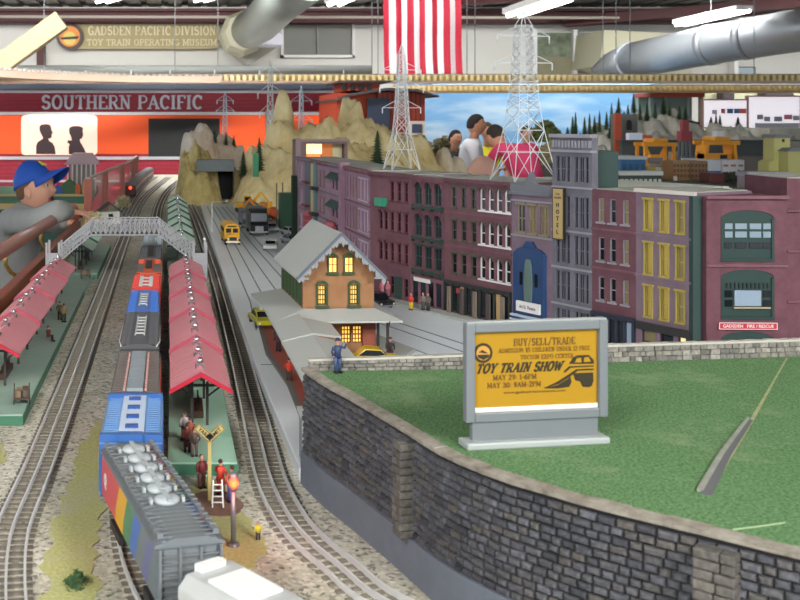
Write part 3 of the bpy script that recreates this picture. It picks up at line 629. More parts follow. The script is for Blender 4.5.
# ---------------------------------------------------------------- brick street buildings
def fx(px): k = (px-VX)/F; return (2.24*k-.465)/(.4396+.8983*k)
FA = Vector((.465, 2.24)); FD = Vector((.4396, -.8983)); FANG = math.atan2(FD.y, FD.x)
def hole_wall(W, H, D, holes, z0=0, rev=.006):
    """solid block W x D x H, front at y=0 facing -y, with recessed rectangular holes (x0,x1,z0,z1)"""
    m = MB(); xs = sorted({0, W, *[h[0] for h in holes], *[h[1] for h in holes]}); zs = sorted({z0, H, *[h[2] for h in holes], *[h[3] for h in holes]})
    for i in range(len(xs)-1):
        for j in range(len(zs)-1):
            cx = (xs[i]+xs[i+1])/2; cz = (zs[j]+zs[j+1])/2
            if any(h[0] < cx < h[1] and h[2] < cz < h[3] for h in holes): continue
            m.poly([(xs[i], 0, zs[j]), (xs[i+1], 0, zs[j]), (xs[i+1], 0, zs[j+1]), (xs[i], 0, zs[j+1])])
    for a, b, c, d in holes:
        m.poly([(a, 0, c), (a, rev, c), (a, rev, d), (a, 0, d)]); m.poly([(b, 0, c), (b, 0, d), (b, rev, d), (b, rev, c)])
        m.poly([(a, 0, c), (b, 0, c), (b, rev, c), (a, rev, c)]); m.poly([(a, 0, d), (a, rev, d), (b, rev, d), (b, 0, d)])
        m.poly([(a, rev, c), (b, rev, c), (b, rev, d), (a, rev, d)])
    m.poly([(0, 0, z0), (0, 0, H), (0, D, H), (0, D, z0)]); m.poly([(W, 0, z0), (W, D, z0), (W, D, H), (W, 0, H)])
    m.poly([(0, D, z0), (0, D, H), (W, D, H), (W, D, z0)]); m.poly([(0, 0, H), (W, 0, H), (W, D, H), (0, D, H)]); return m
def window(root, x0, x1, z0, z1, fm, pm, style='sash', sill=None, hood=None, arch=None, rev=.006, n=1, lab=None):
    m = MB(); t = min(.0018, (x1-x0)*.13); y0, y1 = rev-.004, rev-.001
    m.bx(x0, x0+t, y0, y1, z0, z1).bx(x1-t, x1, y0, y1, z0, z1).bx(x0, x1, y0, y1, z0, z0+t).bx(x0, x1, y0, y1, z1-t, z1)
    zm = (z0+z1)/2; m.bx(x0, x1, y0, y1, zm-t/2, zm+t/2)
    if style == 'grid':
        for k in (1, 2): x = x0+(x1-x0)*k/3; m.bx(x-t/3, x+t/3, y0, y1, z0, z1)
        for k in (1, 3): z = z0+(z1-z0)*k/4; m.bx(x0, x1, y0, y1, z-t/3, z+t/3)
    elif style == 'double': xm = (x0+x1)/2; m.bx(xm-t/2, xm+t/2, y0, y1, z0, z1)
    if sill: m.bx(x0-.0025, x1+.0025, -.003, .001, z0-.003, z0)
    if hood == 'flat': m.bx(x0-.0025, x1+.0025, -.003, .001, z1, z1+.0035)
    if hood == 'frame':
        m.bx(x0-.0022, x0, -.0015, .001, z0, z1).bx(x1, x1+.0022, -.0015, .001, z0, z1).bx(x0-.004, x1+.004, -.003, .001, z1, z1+.003)
    fr = m.build('window', fm, root)
    if lab: fr['label'] = lab
    MB().bx(x0+t*.5, x1-t*.5, rev-.0016, rev-.0008, z0, z1).build('pane', pm, fr)
    if arch:
        r = (x1-x0)/2; cx = (x0+x1)/2; m = MB(); k = 10; prev = None
        for j in range(k):
            a0 = math.pi*j/k; a1 = math.pi*(j+1)/k; ri, ro = r*1.0, r*1.0+.004
            q = [(cx+rr*math.cos(a), zz) for rr, a in ((ri, a0), (ro, a0), (ro, a1), (ri, a1)) for zz in (z1-r+rr*math.sin(a),)]
            m.prism(q, -.003, .001, 'y')
        m.build('window_hood', arch, fr)
        m = MB()
        for s in (-1, 1):
            pts = [(cx+s*r, z1-r)]+[(cx+s*r*math.cos(math.pi/2*j/5), z1-r+r*math.sin(math.pi/2*j/5)) for j in range(6)]+[(cx+s*r, z1+.0005)]
            if s < 0: pts = pts[::-1]
            m.prism(pts, -.0005, rev, 'y')
        m.build('arch_corner', WM[0], fr)
    return fr
WM = [None]
def cols(W, n, w, m0=None, m1=None):
    m0 = W*.12 if m0 is None else m0; m1 = m0 if m1 is None else m1; g = (W-m0-m1-n*w)/(n-1) if n > 1 else 0
    return [(m0+i*(w+g), m0+i*(w+g)+w) for i in range(n)]
def building(name, label, loc, rot, W, H, D, wall, holes_spec, bands=(), band_m=None, cornice=None, parapet=True, group='street buildings', base=None, side=None):
    """holes_spec: list of dict(x0,x1,z0,z1,fm,pm,...)"""
    root = thing(name, label, 'building', loc, rot, group); WM[0] = wall
    m = hole_wall(W, H, D, [(h['x0'], h['x1'], h['z0'], h['z1']) for h in holes_spec]); m.build('wall', wall, root)
    for h in holes_spec:
        k = {a: b for a, b in h.items() if a not in ('x0', 'x1', 'z0', 'z1')}
        if 'open' in k: continue
        window(root, h['x0'], h['x1'], h['z0'], h['z1'], **k)
    if bands:
        m = MB()
        for z in bands: m.bx(-.0005, W+.0005, -.0028, .001, z-.0016, z+.0016)
        m.build('string_course', band_m or wall, root)
    if cornice:
        m = MB().bx(-.001, W+.001, -.006, .004, H-.004, H+.002).bx(0, W, -.004, .002, H-.009, H-.004)
        n = int(W/.006)
        for k in range(n): m.bx(W*(k+.3)/n, W*(k+.7)/n, -.005, 0, H-.0075, H-.004)
        m.build('cornice', cornice, root)
    MB().bx(.004, W-.004, .006, D-.004, H, H+.0015).build('flat_roof', roof_flat, root)
    return root
roof_flat = M('flat_roof_grey', 'a4a79f', .7)
brickm = lambda n, c, c2: M(n, c, .75, var=(26, .12, 6), col2=c2, bump=(400, .15))
br_red = brickm('brick_red', '66424b', '78525b'); br_deep = brickm('brick_deep', '5c3841', '6d4852'); br_rose = brickm('brick_rose', '6c4651', '7b5660')
br_lav = brickm('brick_lavender', '715e6b', '7f6c7a'); grey_st = brickm('grey_stone', '5f5e69', '706f79')
br_fire = brickm('brick_maroon', '5a343e', '6d4651'); mauve = brickm('mauve', '886878', '997b8a'); side_green = M('side_green', '2e4643', .7, var=(10, .15, 4))
tan_w = M('window_tan', '8d8168', .6); grn_w = M('window_green', '263f38', .6); dkred = M('window_darkred', '5d2a30', .6); gry_w = M('window_grey', '8f8e96', .6); yel_w = M('window_yellow', 'a39445', .5)
lav_w = M('window_lavender', 'b3a5b6', .6); brown_w = M('window_brown', '7a5e55', .6)
pane_d = glass_dark; pane_b = M('pane_blue', '2c333d', .15); pane_y = M('pane_yellow', 'a8924a', .4, emit=.12); pane_w = M('pane_blind', '857a58', .5)
P0 = lambda px: FA+FD*fx(px)
DEP = .16
def fac(px0, px1): a = fx(px0); b = fx(px1); p = FA+FD*a; return (p.x, p.y, STR), b-a
def U(px, px0): return fx(px)-fx(px0)
rows = [(.210, .249), (.146, .185), (.081, .120)]
def shopfront(root, W, H, fm, pm, npost, sign=None, extra=None, awn=None):
    """ground floor: dark recess with posts and glass"""
    MB().bx(.003, W-.003, -.0035, .0, 0, .006).bx(.001, W-.001, -.005, .001, H-.006, H).build('shopfront_frame', fm, root)
    for k in range(npost+1):
        x = .003+(W-.006)*k/npost; MB().bx(x-.0022, x+.0022, -.0045, .001, .0, H-.005).build('shopfront_post', fm, root)
    for k in range(npost):
        a = .003+(W-.006)*k/npost+.003; b = .003+(W-.006)*(k+1)/npost-.003
        MB().bx(a, b, -.0015, .0005, .008, H-.009).build('shop_window', pm[k % len(pm)], root)
# A  (corner block)
loc, W = fac(370, 412)
hs = []
for r, (z0, z1) in enumerate(rows):
    for px in (392, 399, 406): hs.append(dict(x0=U(px, 370)-.0055, x1=U(px, 370)+.0055, z0=z0, z1=z1, fm=dkred, pm=pane_d, sill=1, hood='flat'))
    if r:
        for px in (381, 386): hs.append(dict(x0=U(px, 370)-.0065, x1=U(px, 370)+.005, z0=z0, z1=z1+.004, fm=dkred, pm=pane_d, arch=br_deep))
for px in (392, 406): hs.append(dict(x0=U(px, 370)-.006, x1=U(px, 370)+.006, z0=.012, z1=.05, fm=dkred, pm=pane_d))
A = building('corner_building', 'dark rose brick corner building with a small green box on its wall', loc, FANG, W, .266, DEP, br_red, hs, bands=(.2, .136, .07), cornice=br_deep)
MB().bx(U(379, 370)-.001, U(386, 370)+.004, -.012, 0, .196, .214).build('green_box', M('teal', '2f8a6c', .5), A)
MB().bx(U(396, 370), U(402, 370), -.004, 0, .0, .052).build('door', grn_w, A)
# B arched windows
loc, W = fac(412, 445); hs = []
for r, (z0, z1) in enumerate(rows):
    for a, b in cols(W, 3, .021, .010):
        hs.append(dict(x0=a, x1=b, z0=z0-.002, z1=z1+.004, fm=grn_w, pm=pane_b, style='double', **(dict(arch=br_deep) if r < 2 else dict(hood='flat'))))
B_ = building('brick_building', 'red brick building with two rows of green arched triple windows and green ledges', loc, FANG, W, .264, DEP, br_deep, hs, cornice=br_red)
m = MB()
for z in (.203, .139, .072):
    m = MB(); m.bx(.004, W-.004, -.006, 0, z-.003, z+.003); [m.bx(x-.001, x+.001, -.0065, 0, z-.007, z+.004) for x in (.006, W*.36, W*.64, W-.006)]; m.build('green_ledge', grn_w, B_)
shopfront(B_, W, .062, M('shop_mauve', '7b5560', .6), [pane_d, pane_b], 4)
MB().bx(W*.14, W*.62, -.0075, -.004, .052, .0595).build('shop_sign', white, B_)
# C long building
loc, W = fac(445, 512); hs = []
for z0, z1 in rows:
    for px in (454, 463.5, 473.5): u = U(px, 445); hs.append(dict(x0=u-.0075, x1=u+.0075, z0=z0, z1=z1, fm=M('window_olive', '4f4f3f', .6), pm=pane_d, sill=1, hood='flat'))
    for px in (482.5, 491, 499.3, 507.5): u = U(px, 445); hs.append(dict(x0=u-.0072, x1=u+.0072, z0=z0, z1=z1+.003, fm=white, pm=pane_d, sill=1, arch=M('hood_brown', '5b4544', .7)))
C_ = building('brick_building', 'long red brick building with white arched sash windows on its right half', loc, FANG, W, .264, DEP, br_red, hs, bands=(.199, .134), band_m=br_rose, cornice=br_deep)
shopfront(C_, W, .066, M('shop_darkgreen', '2b322e', .6), [pane_d, pane_d, M('poster_tan', 'b99a6a', .6), pane_d, pane_b], 9)
for k in range(5): x = W*(.1+.2*k); MB().bx(x-.004, x+.004, -.008, -.004, 0, .055).build('column', M('column_'+str(k % 2), ['7d7064', '554a48'][k % 2], .7), C_)
MB().bx(W*.22, W*.32, -.007, -.004, .045, .054).build('shop_sign', M('sign_red', 'a8433f', .5), C_)
# D lavender with blue entrance
loc, W = fac(512, 552.5); hs = []
for px in (521, 532.5, 544.5): u = U(px, 512); hs.append(dict(x0=u-.0095, x1=u+.0095, z0=.178, z1=.228, fm=tan_w, pm=[pane_b, pane_w][px > 530], style='double', sill=1, hood='flat'))
D_ = building('theatre_building', 'mauve brick building with a tall blue arched entrance and small gable, left of the hotel', loc, FANG, W, .252, DEP, br_lav, hs, bands=(.172, .235), band_m=gry_w)
m = MB(); m.prism([(0, .25), (W, .25), (W, .266), (W*.62, .266), (W*.5, .288), (W*.38, .266), (0, .266)], -.005, .004, 'y'); m.bx(-.001, W+.001, -.008, .004, .246, .251); m.build('parapet', M('parapet_grey', '6a6c74', .65), D_)
navy_m = M('theatre_blue', '25426b', .5); bx0, bx1 = U(517, 512), U(546, 512)
m = MB(); bw = bx1-bx0; m.prism([(bx0, 0), (bx0, .142)]+[(bx0+bw*.5-bw*.5*math.cos(math.pi*j/10), .142+.012*math.sin(math.pi*j/10)) for j in range(1, 10)]+[(bx1, .142), (bx1, 0)], -.006, .0, 'y')
m.bx(bx0-.002, bx0+.002, -.008, 0, .0, .143).bx(bx1-.002, bx1+.002, -.008, 0, 0, .143); m.prism([(bx0+bw*.28, .152), (bx0+bw*.4, .164), (bx0+bw*.6, .164), (bx0+bw*.72, .152)], -.006, -.001, 'y'); m.build('entrance_panel', navy_m, D_)
m = MB(); c = bx0+bw*.5; m.prism([(c-.0075, .058), (c-.009, .09), (c-.007, .122), (c-.004, .132), (c+.004, .132), (c+.007, .122), (c+.009, .09), (c+.0075, .058)], -.0095, -.005, 'y'); m.build('relief', M('relief_green', '5a6f68', .6), D_)
for s in (-1, 1): MB().bx(c+s*.018-.003, c+s*.018+.003, -.0075, -.0055, .085, .108).build('small_window', pane_d, D_)
MB().bx(bx0+.008, bx1-.006, -.0105, -.005, .038, .056).build('name_sign', white, D_)
text('Art St. Theatre', 'lettering', M('sign_plum', '6b3a4a', .5), D_, (c+.001, -.0106, .047), .006, .038, depth=.0004)
m = MB()
for z in (.020, .028): m.bx(bx0-.004, bx1+.004, -.014, -.005, z, z+.0035)
m.build('awning', M('awning_white', 'b5c3d4', .5), D_); MB().bx(bx0-.002, bx1+.002, -.013, -.005, .0235, .028).build('awning_panel', navy_m, D_)
# E hotel
loc, W = fac(552.5, 592); H = .353
hs = []
for z0, z1 in ((.274, .318), (.197, .25), (.134, .184), (.071, .121), (.012, .056)):
    for cxx in (W*.27, W*.74):
        hs.append(dict(x0=cxx-.0058, x1=cxx+.0058, z0=z0, z1=z1, fm=M('window_slate', '66656f', .6), pm=pane_d, style='double')); 
        for s in (-1, 1): hs.append(dict(x0=cxx+s*.0112-.0036, x1=cxx+s*.0112+.0036, z0=z0, z1=z1, fm=M('window_slate', '66656f', .6), pm=pane_d))
E_ = building('hotel_building', 'tall grey stone hotel with a vertical hotel sign, tallest in the street', loc, FANG, W, H, .014, grey_st, hs, bands=(.265, .19, .127, .064), band_m=gry_w)
m = MB().bx(-.002, W+.002, -.007, .01, H-.003, H+.003).bx(-.001, W+.001, -.005, .01, H-.028, H-.024)
for k in range(12): m.bx(W*(k+.2)/12, W*(k+.8)/12, -.003, .01, H-.02, H-.008)
m.build('cornice', gry_w, E_)
sx = U(563.2, 552.5); hotel_sign = MB().bx(sx-.0105, sx+.0105, -.013, -.007, .177, .262)
hsn = hotel_sign.build('hotel_sign', M('hotel_gold', 'ab9560', .5), E_); MB().bx(sx-.0125, sx+.0125, -.0125, -.0075, .175, .264).build('sign_frame', M('sign_black', '26221e', .5), hsn)
for k, ch in enumerate('HOTEL'): text(ch, 'letter', black, hsn, (sx, -.0131, .2345-.0115*k), .0072, depth=.0004, bold=.02)
text('THE', 'lettering', dkred, hsn, (sx, -.0131, .253), .0035, .009, depth=.0004); text('ADAMS', 'lettering', dkred, hsn, (sx, -.0131, .247), .004, .015, depth=.0004)
# F red
loc, W = fac(592, 636); hs = []
for z0, z1 in rows:
    for px in (601, 612.5, 625.5): u = U(px, 592); hs.append(dict(x0=u-.0062, x1=u+.0062, z0=z0+.002, z1=z1+.002, fm=gry_w if z0 > .06 else dkred, pm=pane_w if (px == 625.5 or z0 > .2 and px == 601) else pane_d, sill=1))
F_ = building('brick_building', 'dark red brick building with grey-silled sash windows, right of the hotel', loc, FANG, W, .265, .15, br_deep, hs, bands=(.2, .136), band_m=br_rose)
shopfront(F_, W, .064, M('shop_navy', '232a3a', .6), [pane_d, M('poster_blue', '8fa3b8', .6), pane_d], 5)
# G lavender yellow windows
loc, W = fac(636, 695); hs = []
for z0, z1 in ((.208, .255), (.139, .187), (.072, .119)):
    for px in (648.5, 664.5, 680.5): u = U(px, 636); hs.append(dict(x0=u-.0062, x1=u+.0062, z0=z0, z1=z1, fm=yel_w, pm=pane_y if px < 670 else pane_w, sill=1, hood='frame'))
hs.append(dict(x0=W*.1, x1=W*.35, z0=.012, z1=.05, fm=dark, pm=pane_w)); hs.append(dict(x0=W*.42, x1=W*.65, z0=.012, z1=.05, fm=dark, pm=pane_d)); hs.append(dict(x0=W*.72, x1=W*.94, z0=.012, z1=.052, fm=dark, pm=M('shop_light', 'f0d79a', .5, emit=.8)))
G_ = building('brick_building', 'mauve brick building with bright yellow framed windows', loc, FANG, W, .270, .13, br_lav, hs, bands=(.2, .134), band_m=br_lav)
MB().bx(W*.02, W*.98, -.004, 0, .05, .062).build('shop_fascia', dark, G_)
MB().bx(-.001, W+.001, -.004, .003, .266, .272).build('coping', M('coping_pale', 'c9c2ba', .6), G_)
p = FA+FD*fx(695)
# F's green lower shop bits in front
# fire station
fl = thing('fire_station', 'red brick fire station with two large green arched bays and a red name board', 'building', (.800, 1.56, STR), R(-1.5), 'street buildings')
Wf = .118; Hf = .266; bays = [(.021, .099, .170, .246), (.021, .099, .084, .158), (.021, .099, 0, .066)]
m = hole_wall(Wf, Hf, .14, bays); m.build('wall', br_fire, fl)
gbay = M('bay_green', '1f3834', .6); 
for i, (a, b, c, d) in enumerate(bays):
    m = MB().bx(a, b, .001, .006, c, d); bay = m.build('bay_panel', gbay, fl)
    m = MB(); n = 10; R_ = (b-a)/2; cx = (a+b)/2
    for s in (-1, 1):
        pts = [(cx+s*R_, d-.012)]+[(cx+s*R_*math.sin(math.pi/2*(1-j/6)), d-.012+.012*math.sin(math.pi/2*j/6)) for j in range(7)]+[(cx, d+.0005), (cx+s*R_, d+.0005)]
        m.prism(pts if s < 0 else pts[::-1], -.0004, .0035, 'y')
    m.build('arch_corner', br_fire, bay)
    m = MB().bx(a, a+.004, -.001, .002, c, d-.012).bx(b-.004, b, -.001, .002, c, d-.012).bx(a, b, -.002, .002, c, c+.004 if i < 2 else c+.001); m.build('bay_frame', gbay, bay)
    if i == 0:
        for k, w in enumerate(((.006, .017), (.021, .038), (.042, .059), (.062, .073))):
            for zz, pm in ((.052, 0), (.040, 0), (.024, 1)): 
                MB().bx(a+w[0], a+w[1], -.0005, .0015, c+zz-.0045 if zz < .05 else c+zz-.004, c+zz+.0045).build('pane', M('pane_sky', '7f929e', .2) if not pm else pane_d, bay)
    if i == 1:
        MB().bx(a+.020, a+.059, -.0005, .0015, c+.020, c+.043).build('pane', M('pane_mesh', '8c9db0', .3), bay)
        for zz in (.024, .038): MB().bx(a+.006, a+.017, -.0005, .0015, c+zz-.005, c+zz+.005).build('pane', pane_d, bay); MB().bx(a+.062, a+.073, -.0005, .0015, c+zz-.005, c+zz+.005).build('pane', pane_d, bay)
        m = MB(); [m.bx(a+.008+k*.006, a+.010+k*.006, -.0005, .0015, c+.046, c+.054) for k in range(11)]; m.build('pane', M('slat_dark', '121a1a', .6), bay)
        MB().bx(a+.018, a+.072, -.003, .001, c+.0165, c+.0185).build('sill', M('sill_pale', 'a99f84', .6), bay)
    if i == 2:
        m = MB(); [m.bx(a+.008+k*.006, a+.0105+k*.006, -.0005, .0015, c+.01, c+.052) for k in range(11)]; m.build('pane', M('slat_dark', '121a1a', .6), bay)
MB().bx(-.0005, Wf+.0005, -.003, .001, .162, .1655).build('string_course', br_rose, fl); MB().bx(-.001, Wf+.001, -.005, .003, Hf-.003, Hf+.002).build('cornice', br_rose, fl)
nb = MB().bx(.017, .101, -.0045, -.001, .0705, .0795).build('name_board', M('board_red', 'b8283a', .5), fl)
m = MB().bx(.0165, .1015, -.005, -.004, .0700, .0708).bx(.0165, .1015, -.005, -.004, .0792, .0800).bx(.0165, .0173, -.005, -.004, .07, .08).bx(.1007, .1015, -.005, -.004, .07, .08); m.build('board_trim', white, nb)
text('GADSDEN   FIRE / RESCUE', 'lettering', white, nb, (.059, -.0046, .075), .0046, .074, depth=.0004)
tag(MB().bx(.786, .7995, 1.572, 1.70, STR, STR+.2655).build('side_wing', side_green), 'plain dark green narrow block between the mauve building and the fire station', 'building', 'street buildings')
nx = building('brick_building', 'rose brick building cut off by the right picture edge', (.9195, 1.56, STR), R(-1.5), .16, .293, .12, br_fire, [dict(x0=.03+.04*i, x1=.05+.04*i, z0=z, z1=z+.04, fm=dkred, pm=pane_d, sill=1) for i in range(3) for z in (.1, .03)], bands=(.185, .11, .245), band_m=br_red)
tag(MB().bx(.722, .768, 1.79, 1.87, STR+.2, STR+.327).build('rooftop_block', side_green, bevel=.001), 'windowless dark green block rising right behind the hotel', 'building', 'street buildings')
# pale flat roof shed behind
m = MB(); a = FA+FD*fx(372); n_ = Vector((-FD.y, FD.x))
sh = thing('long_shed', 'long pale green-white flat roofed shed behind the brick buildings', 'shed', (0, 0, STR), 0, None)
def q(u, v): p = FA+FD*u+n_*v; return (p.x, p.y)
MB().prism([q(.02, .165), q(.40, .165), q(.40, .50), q(.02, .60)], 0, .24, 'z').build('wall', M('shed_wall', '8f958c', .7), sh)
m = MB()
for k in range(14): v = .165+k*.026; m.prism([q(.0, v), q(.42, v), q(.42, v+.018), q(.0, v+.018)], .24, .248, 'z'); m.prism([q(.0, v+.018), q(.42, v+.018), q(.42, v+.026), q(.0, v+.026)], .24, .2445, 'z')
m.build('roof', M('shed_roof', 'b9bfb2', .6), sh)
# sidewalk
def qs(u, v): p = FA+FD*u-n_*v; return (p.x, p.y)
tag(MB().prism([qs(-.07, .0), qs(-.07, .036), qs(.9, .036), qs(.9, 0)], STR-.001, STR+.005, 'z').build('sidewalk', kerb, bevel=.001), 'light grey sidewalk strip along the feet of the brick buildings', 'sidewalk')
# left row facing the road
LA = Vector((.392, 3.13)); LB = Vector((.4405, 2.29)); LD = (LB-LA).normalized(); LANG = math.atan2(LD.y, LD.x)
def lx(px): k = (px-VX)/F; return (k*LA.y-LA.x)/(LD.x-k*LD.y)
def lfac(a, b): p = LA+LD*lx(a); return (p.x, p.y, STR), lx(b)-lx(a)
rr = [(.205, .246), (.135, .176), (.065, .106)]
loc, W = lfac(297, 312); hs = [dict(x0=W*f-.018, x1=W*f+.018, z0=z0, z1=z1, fm=lav_w, pm=pane_d, style='double', sill=1) for z0, z1 in rr for f in (.3,)]
L1 = building('narrow_building', 'mauve narrow building at the far left end of the row, beside the tall dark tree', loc, LANG, W, .268, .12, mauve, hs, bands=(.19, .12), band_m=br_lav, cornice=br_lav)
MB().bx(W*.62, W*.98, -.004, 0, 0, .266).build('pilaster', M('slate', '5a5f6b', .7), L1)
for z in (.20, .135): MB().bx(W*.7, W*.95, -.018, 0, z, z+.006).build('balcony', dkred, L1)
loc, W = lfac(312, 329); hs = [dict(x0=W*.5+.03*j-.010, x1=W*.5+.03*j+.010, z0=z0, z1=z1, fm=brown_w, pm=pane_d, sill=1) for z0, z1 in rr for j in (0, 1.6)]
L2 = building('narrow_building', 'mauve building with a cream strip and grey pilaster, second in the far row', loc, LANG, W, .268, .12, mauve, hs, bands=(.19, .12), band_m=br_lav, cornice=br_rose)
MB().bx(0, W*.17, -.004, 0, 0, .26).build('cream_strip', M('cream_wall', 'b5a878', .7), L2); MB().bx(W*.22, W*.34, -.006, 0, 0, .266).build('pilaster', M('teal_grey', '5d7a7c', .7), L2)
for z in (.19, .12, .05): MB().bx(W*.24, W*.42, -.02, 0, z, z+.008).build('balcony', dark, L2)
loc, W = lfac(329, 343.5); hs = [dict(x0=W*f-.010, x1=W*f+.010, z0=z0, z1=z1-.004, fm=dkred, pm=pane_d) for z0, z1 in rr for f in (.30, .55, .8)]
L3 = building('narrow_building', 'mauve building with dark green window awnings in the row behind the station', loc, LANG, W, .268, .12, mauve, hs, bands=(.19, .12), band_m=br_lav, cornice=br_lav)
for z0, z1 in rr:
    m = MB(); m.prism([(0, z1+.002), (-.016, z1-.012), (-.016, z1-.015), (0, z1-.003)], W*.12, W*.95, 'x'); m.build('awning', M('awning_green', '34504a', .7), L3)
loc, W = lfac(343.5, 370); hs = []
for z0, z1 in rr:
    for px in (345, 347.5, 350.3): u = lx(px)-lx(343.5); hs.append(dict(x0=u-.0065, x1=u+.0065, z0=z0-.008, z1=z1+.004, fm=dkred, pm=pane_d))
    for px in (353.2, 356.2): u = lx(px)-lx(343.5); hs.append(dict(x0=u-.009, x1=u+.009, z0=z0-.006, z1=z1+.002, fm=brown_w, pm=M('pane_brown', '8b7468', .4)))
    for px in (360.5, 364, 367.2): u = lx(px)-lx(343.5); hs.append(dict(x0=u-.009, x1=u+.009, z0=z0-.004, z1=z1+.002, fm=lav_w, pm=M('pane_mauve', '9b8798', .4), sill=1, hood='flat'))
L4 = building('narrow_building', 'large mauve building with pale trimmed windows at the bend of the street', loc, LANG, W, .268, .12, mauve, hs, bands=(.19, .12), band_m=br_rose, cornice=br_rose)
MB().bx(-.002, .02, -.012, 0, 0, .272).bx(-.003, .022, -.014, .01, .272, .279).build('pilaster', mauve, L4)
for px, lab in ((313, 'left'), (336.5, 'right')):
    u = lx(px); p = LA+LD*u; px_, py_ = p.x-.016, p.y-.006
    root = thing('street_kiosk', 'small red telephone-booth-like turret, %s of the two before the mauve row' % lab, 'kiosk', (px_, py_, STR), LANG, 'red turrets before the mauve row')
    MB().bx(-.012, .012, -.010, .010, 0, .115).build('body', M('kiosk_red', '9a4450', .6), root); m = MB(); [m.bx(-.0135, .0135, -.0115, .0115, z, z+.003) for z in (.06, .08, .1)]; m.lathe([(.016, .115), (.011, .124), (.002, .130)], seg=12); m.build('trim', M('kiosk_pink', 'b8606c', .6), root)
# lit diner beyond the row
dn = thing('lit_diner', 'brown framed building with a bright yellow and orange lit interior above the mauve row', 'building', (.405, 3.30, STR), 0)
Wd = .160; m = hole_wall(Wd, .318, .12, [(.030, .150, .235, .305)], rev=.05); m.build('wall', M('diner_frame', '75605c', .7), dn)
MB().bx(-.004, .012, -.004, .004, 0, .325).bx(-.004, Wd+.004, -.006, .004, .312, .320).build('frame', M('diner_trim', '8a777a', .7), dn)
MB().bx(.031, .085, .045, .049, .272, .304).build('menu_board', warmw, dn); MB().bx(.031, .080, .043, .049, .236, .271).build('counter', M('orange_light', 'f08a30', .5, emit=.8), dn)
MB().bx(.085, .118, .043, .049, .236, .304).build('interior_wall', M('amber', 'b4652c', .5, emit=.5), dn); MB().bx(.119, .149, .043, .049, .236, .304).build('cream_panel', M('cream_panel', 'd8cfa4', .6), dn)
tag(MB().prism([(.374, 3.16), (.389, 3.16), (.389, 3.19), (.374, 3.19)], STR, STR+.212, 'z').build('dark_screen', M('dark_green_hedge', '1e3326', .9, var=(40, .3, 3))), 'tall narrow dark green hedge at the left end of the mauve row', 'hedge')
# ---------------------------------------------------------------- station depot
dep_brick = M('depot_brick', '8f643e', .7, var=(30, .12, 6), col2='9c7350', bump=(500, .15)); dep_roof = M('depot_roof', 'b3b7b3', .6, var=(7, .06, 4))
dep_green = M('depot_green', '344c2c', .6); bargem = M('bargeboard_grey', '8d9194', .6)
dp = thing('station_depot', 'two-storey tan brick station depot with grey gabled roof and lit green-framed windows', 'station building', (.216, 1.68, STR), R(3.5))
W, D, HE, HR = .115, .205, .140, .197
wins = [(.042, .053, .137, .160), (.068, .079, .137, .160), (.024, .037, .084, .1155), (.076, .089, .084, .1155)]
WM[0] = dep_brick
m = hole_wall(W, HE, D, [w_ for w_ in wins[2:]]+[(.062, .078, .022, .050), (.080, .096, .022, .050)]); m.build('wall', dep_brick, dp)
m = MB(); m.prism([(0, HE), (W, HE), (W/2, HR)], 0, D, 'y'); m.build('gable_wall', dep_brick, dp)
m = MB().bx(-.0008, W+.0008, -.0012, .002, .0835-.003, .0845-.003).bx(-.001, W+.001, -.002, D+.001, .0, .01); m.build('brick_band', dep_brick, dp)
for i, (a, b, c, d) in enumerate(wins):
    if i < 2:
        f = MB().bx(a-.003, b+.003, -.0025, 0, c-.003, d+.001).build('window', dep_green, dp)
        m = MB(); m.bx(a, b, -.003, -.0015, c, d-.001); m.build('pane', warm, f)
    else: f = window(dp, a, b, c, d, dep_green, warm, style='grid')
    r = (b-a)/2+.003; cx = (a+b)/2
    m = MB(); k = 8; zt = d-.001
    for j in range(k): 
        a0, a1 = math.pi*j/k, math.pi*(j+1)/k
        m.prism([(cx+(r-.002 if i < 2 else r-.004)*math.cos(a0), zt+(r-.003)*math.sin(a0)*.8), (cx+(r+.001)*math.cos(a0), zt+(r+.0015)*math.sin(a0)*.8), (cx+(r+.001)*math.cos(a1), zt+(r+.0015)*math.sin(a1)*.8), (cx+(r-.002 if i < 2 else r-.004)*math.cos(a1), zt+(r-.003)*math.sin(a1)*.8)], -.0035, -.0002, 'y')
    if i > 1: m.bx(a-.003, a, -.003, 0, c, d).bx(b, b+.003, -.003, 0, c, d)
    m.bx(a-.0045, b+.0045, -.0045, 0, c-.005, c-.0015); m.build('window_hood', dep_green, f)
    if i < 2:
        MB().bx(cx-.0007, cx+.0007, -.0036, -.003, c, d).bx(a, b, -.0036, -.003, (c+d)/2-.0005, (c+d)/2+.0005).build('muntin', dkred, f)
for a, b in ((.062, .078), (.080, .096)): window(dp, a, b, .022, .050, M('frame_orange', '7a4a24', .6), warm, style='grid')
MB().bx(.096, .117, -.004, .0, .0, .074).build('corner_pier', M('pier_red', '8a4a38', .7), dp); MB().bx(-.002, .010, -.004, 0, 0, .074).build('corner_pier', M('pier_red', '8a4a38', .7), dp)
# side windows with green shutters on the left wall
for k in range(6):
    y = .02+k*.031; f = MB().bx(-.0035, 0, y-.0075, y-.0035, .086, .125).bx(-.0035, 0, y+.0035, y+.0075, .086, .125).bx(-.003, 0, y-.008, y+.008, .125, .129).bx(-.003, 0, y-.008, y+.008, .082, .086).build('shuttered_window', dep_green, dp)
    MB().bx(-.0015, 0, y-.0035, y+.0035, .086, .125).build('pane', pane_y, f)
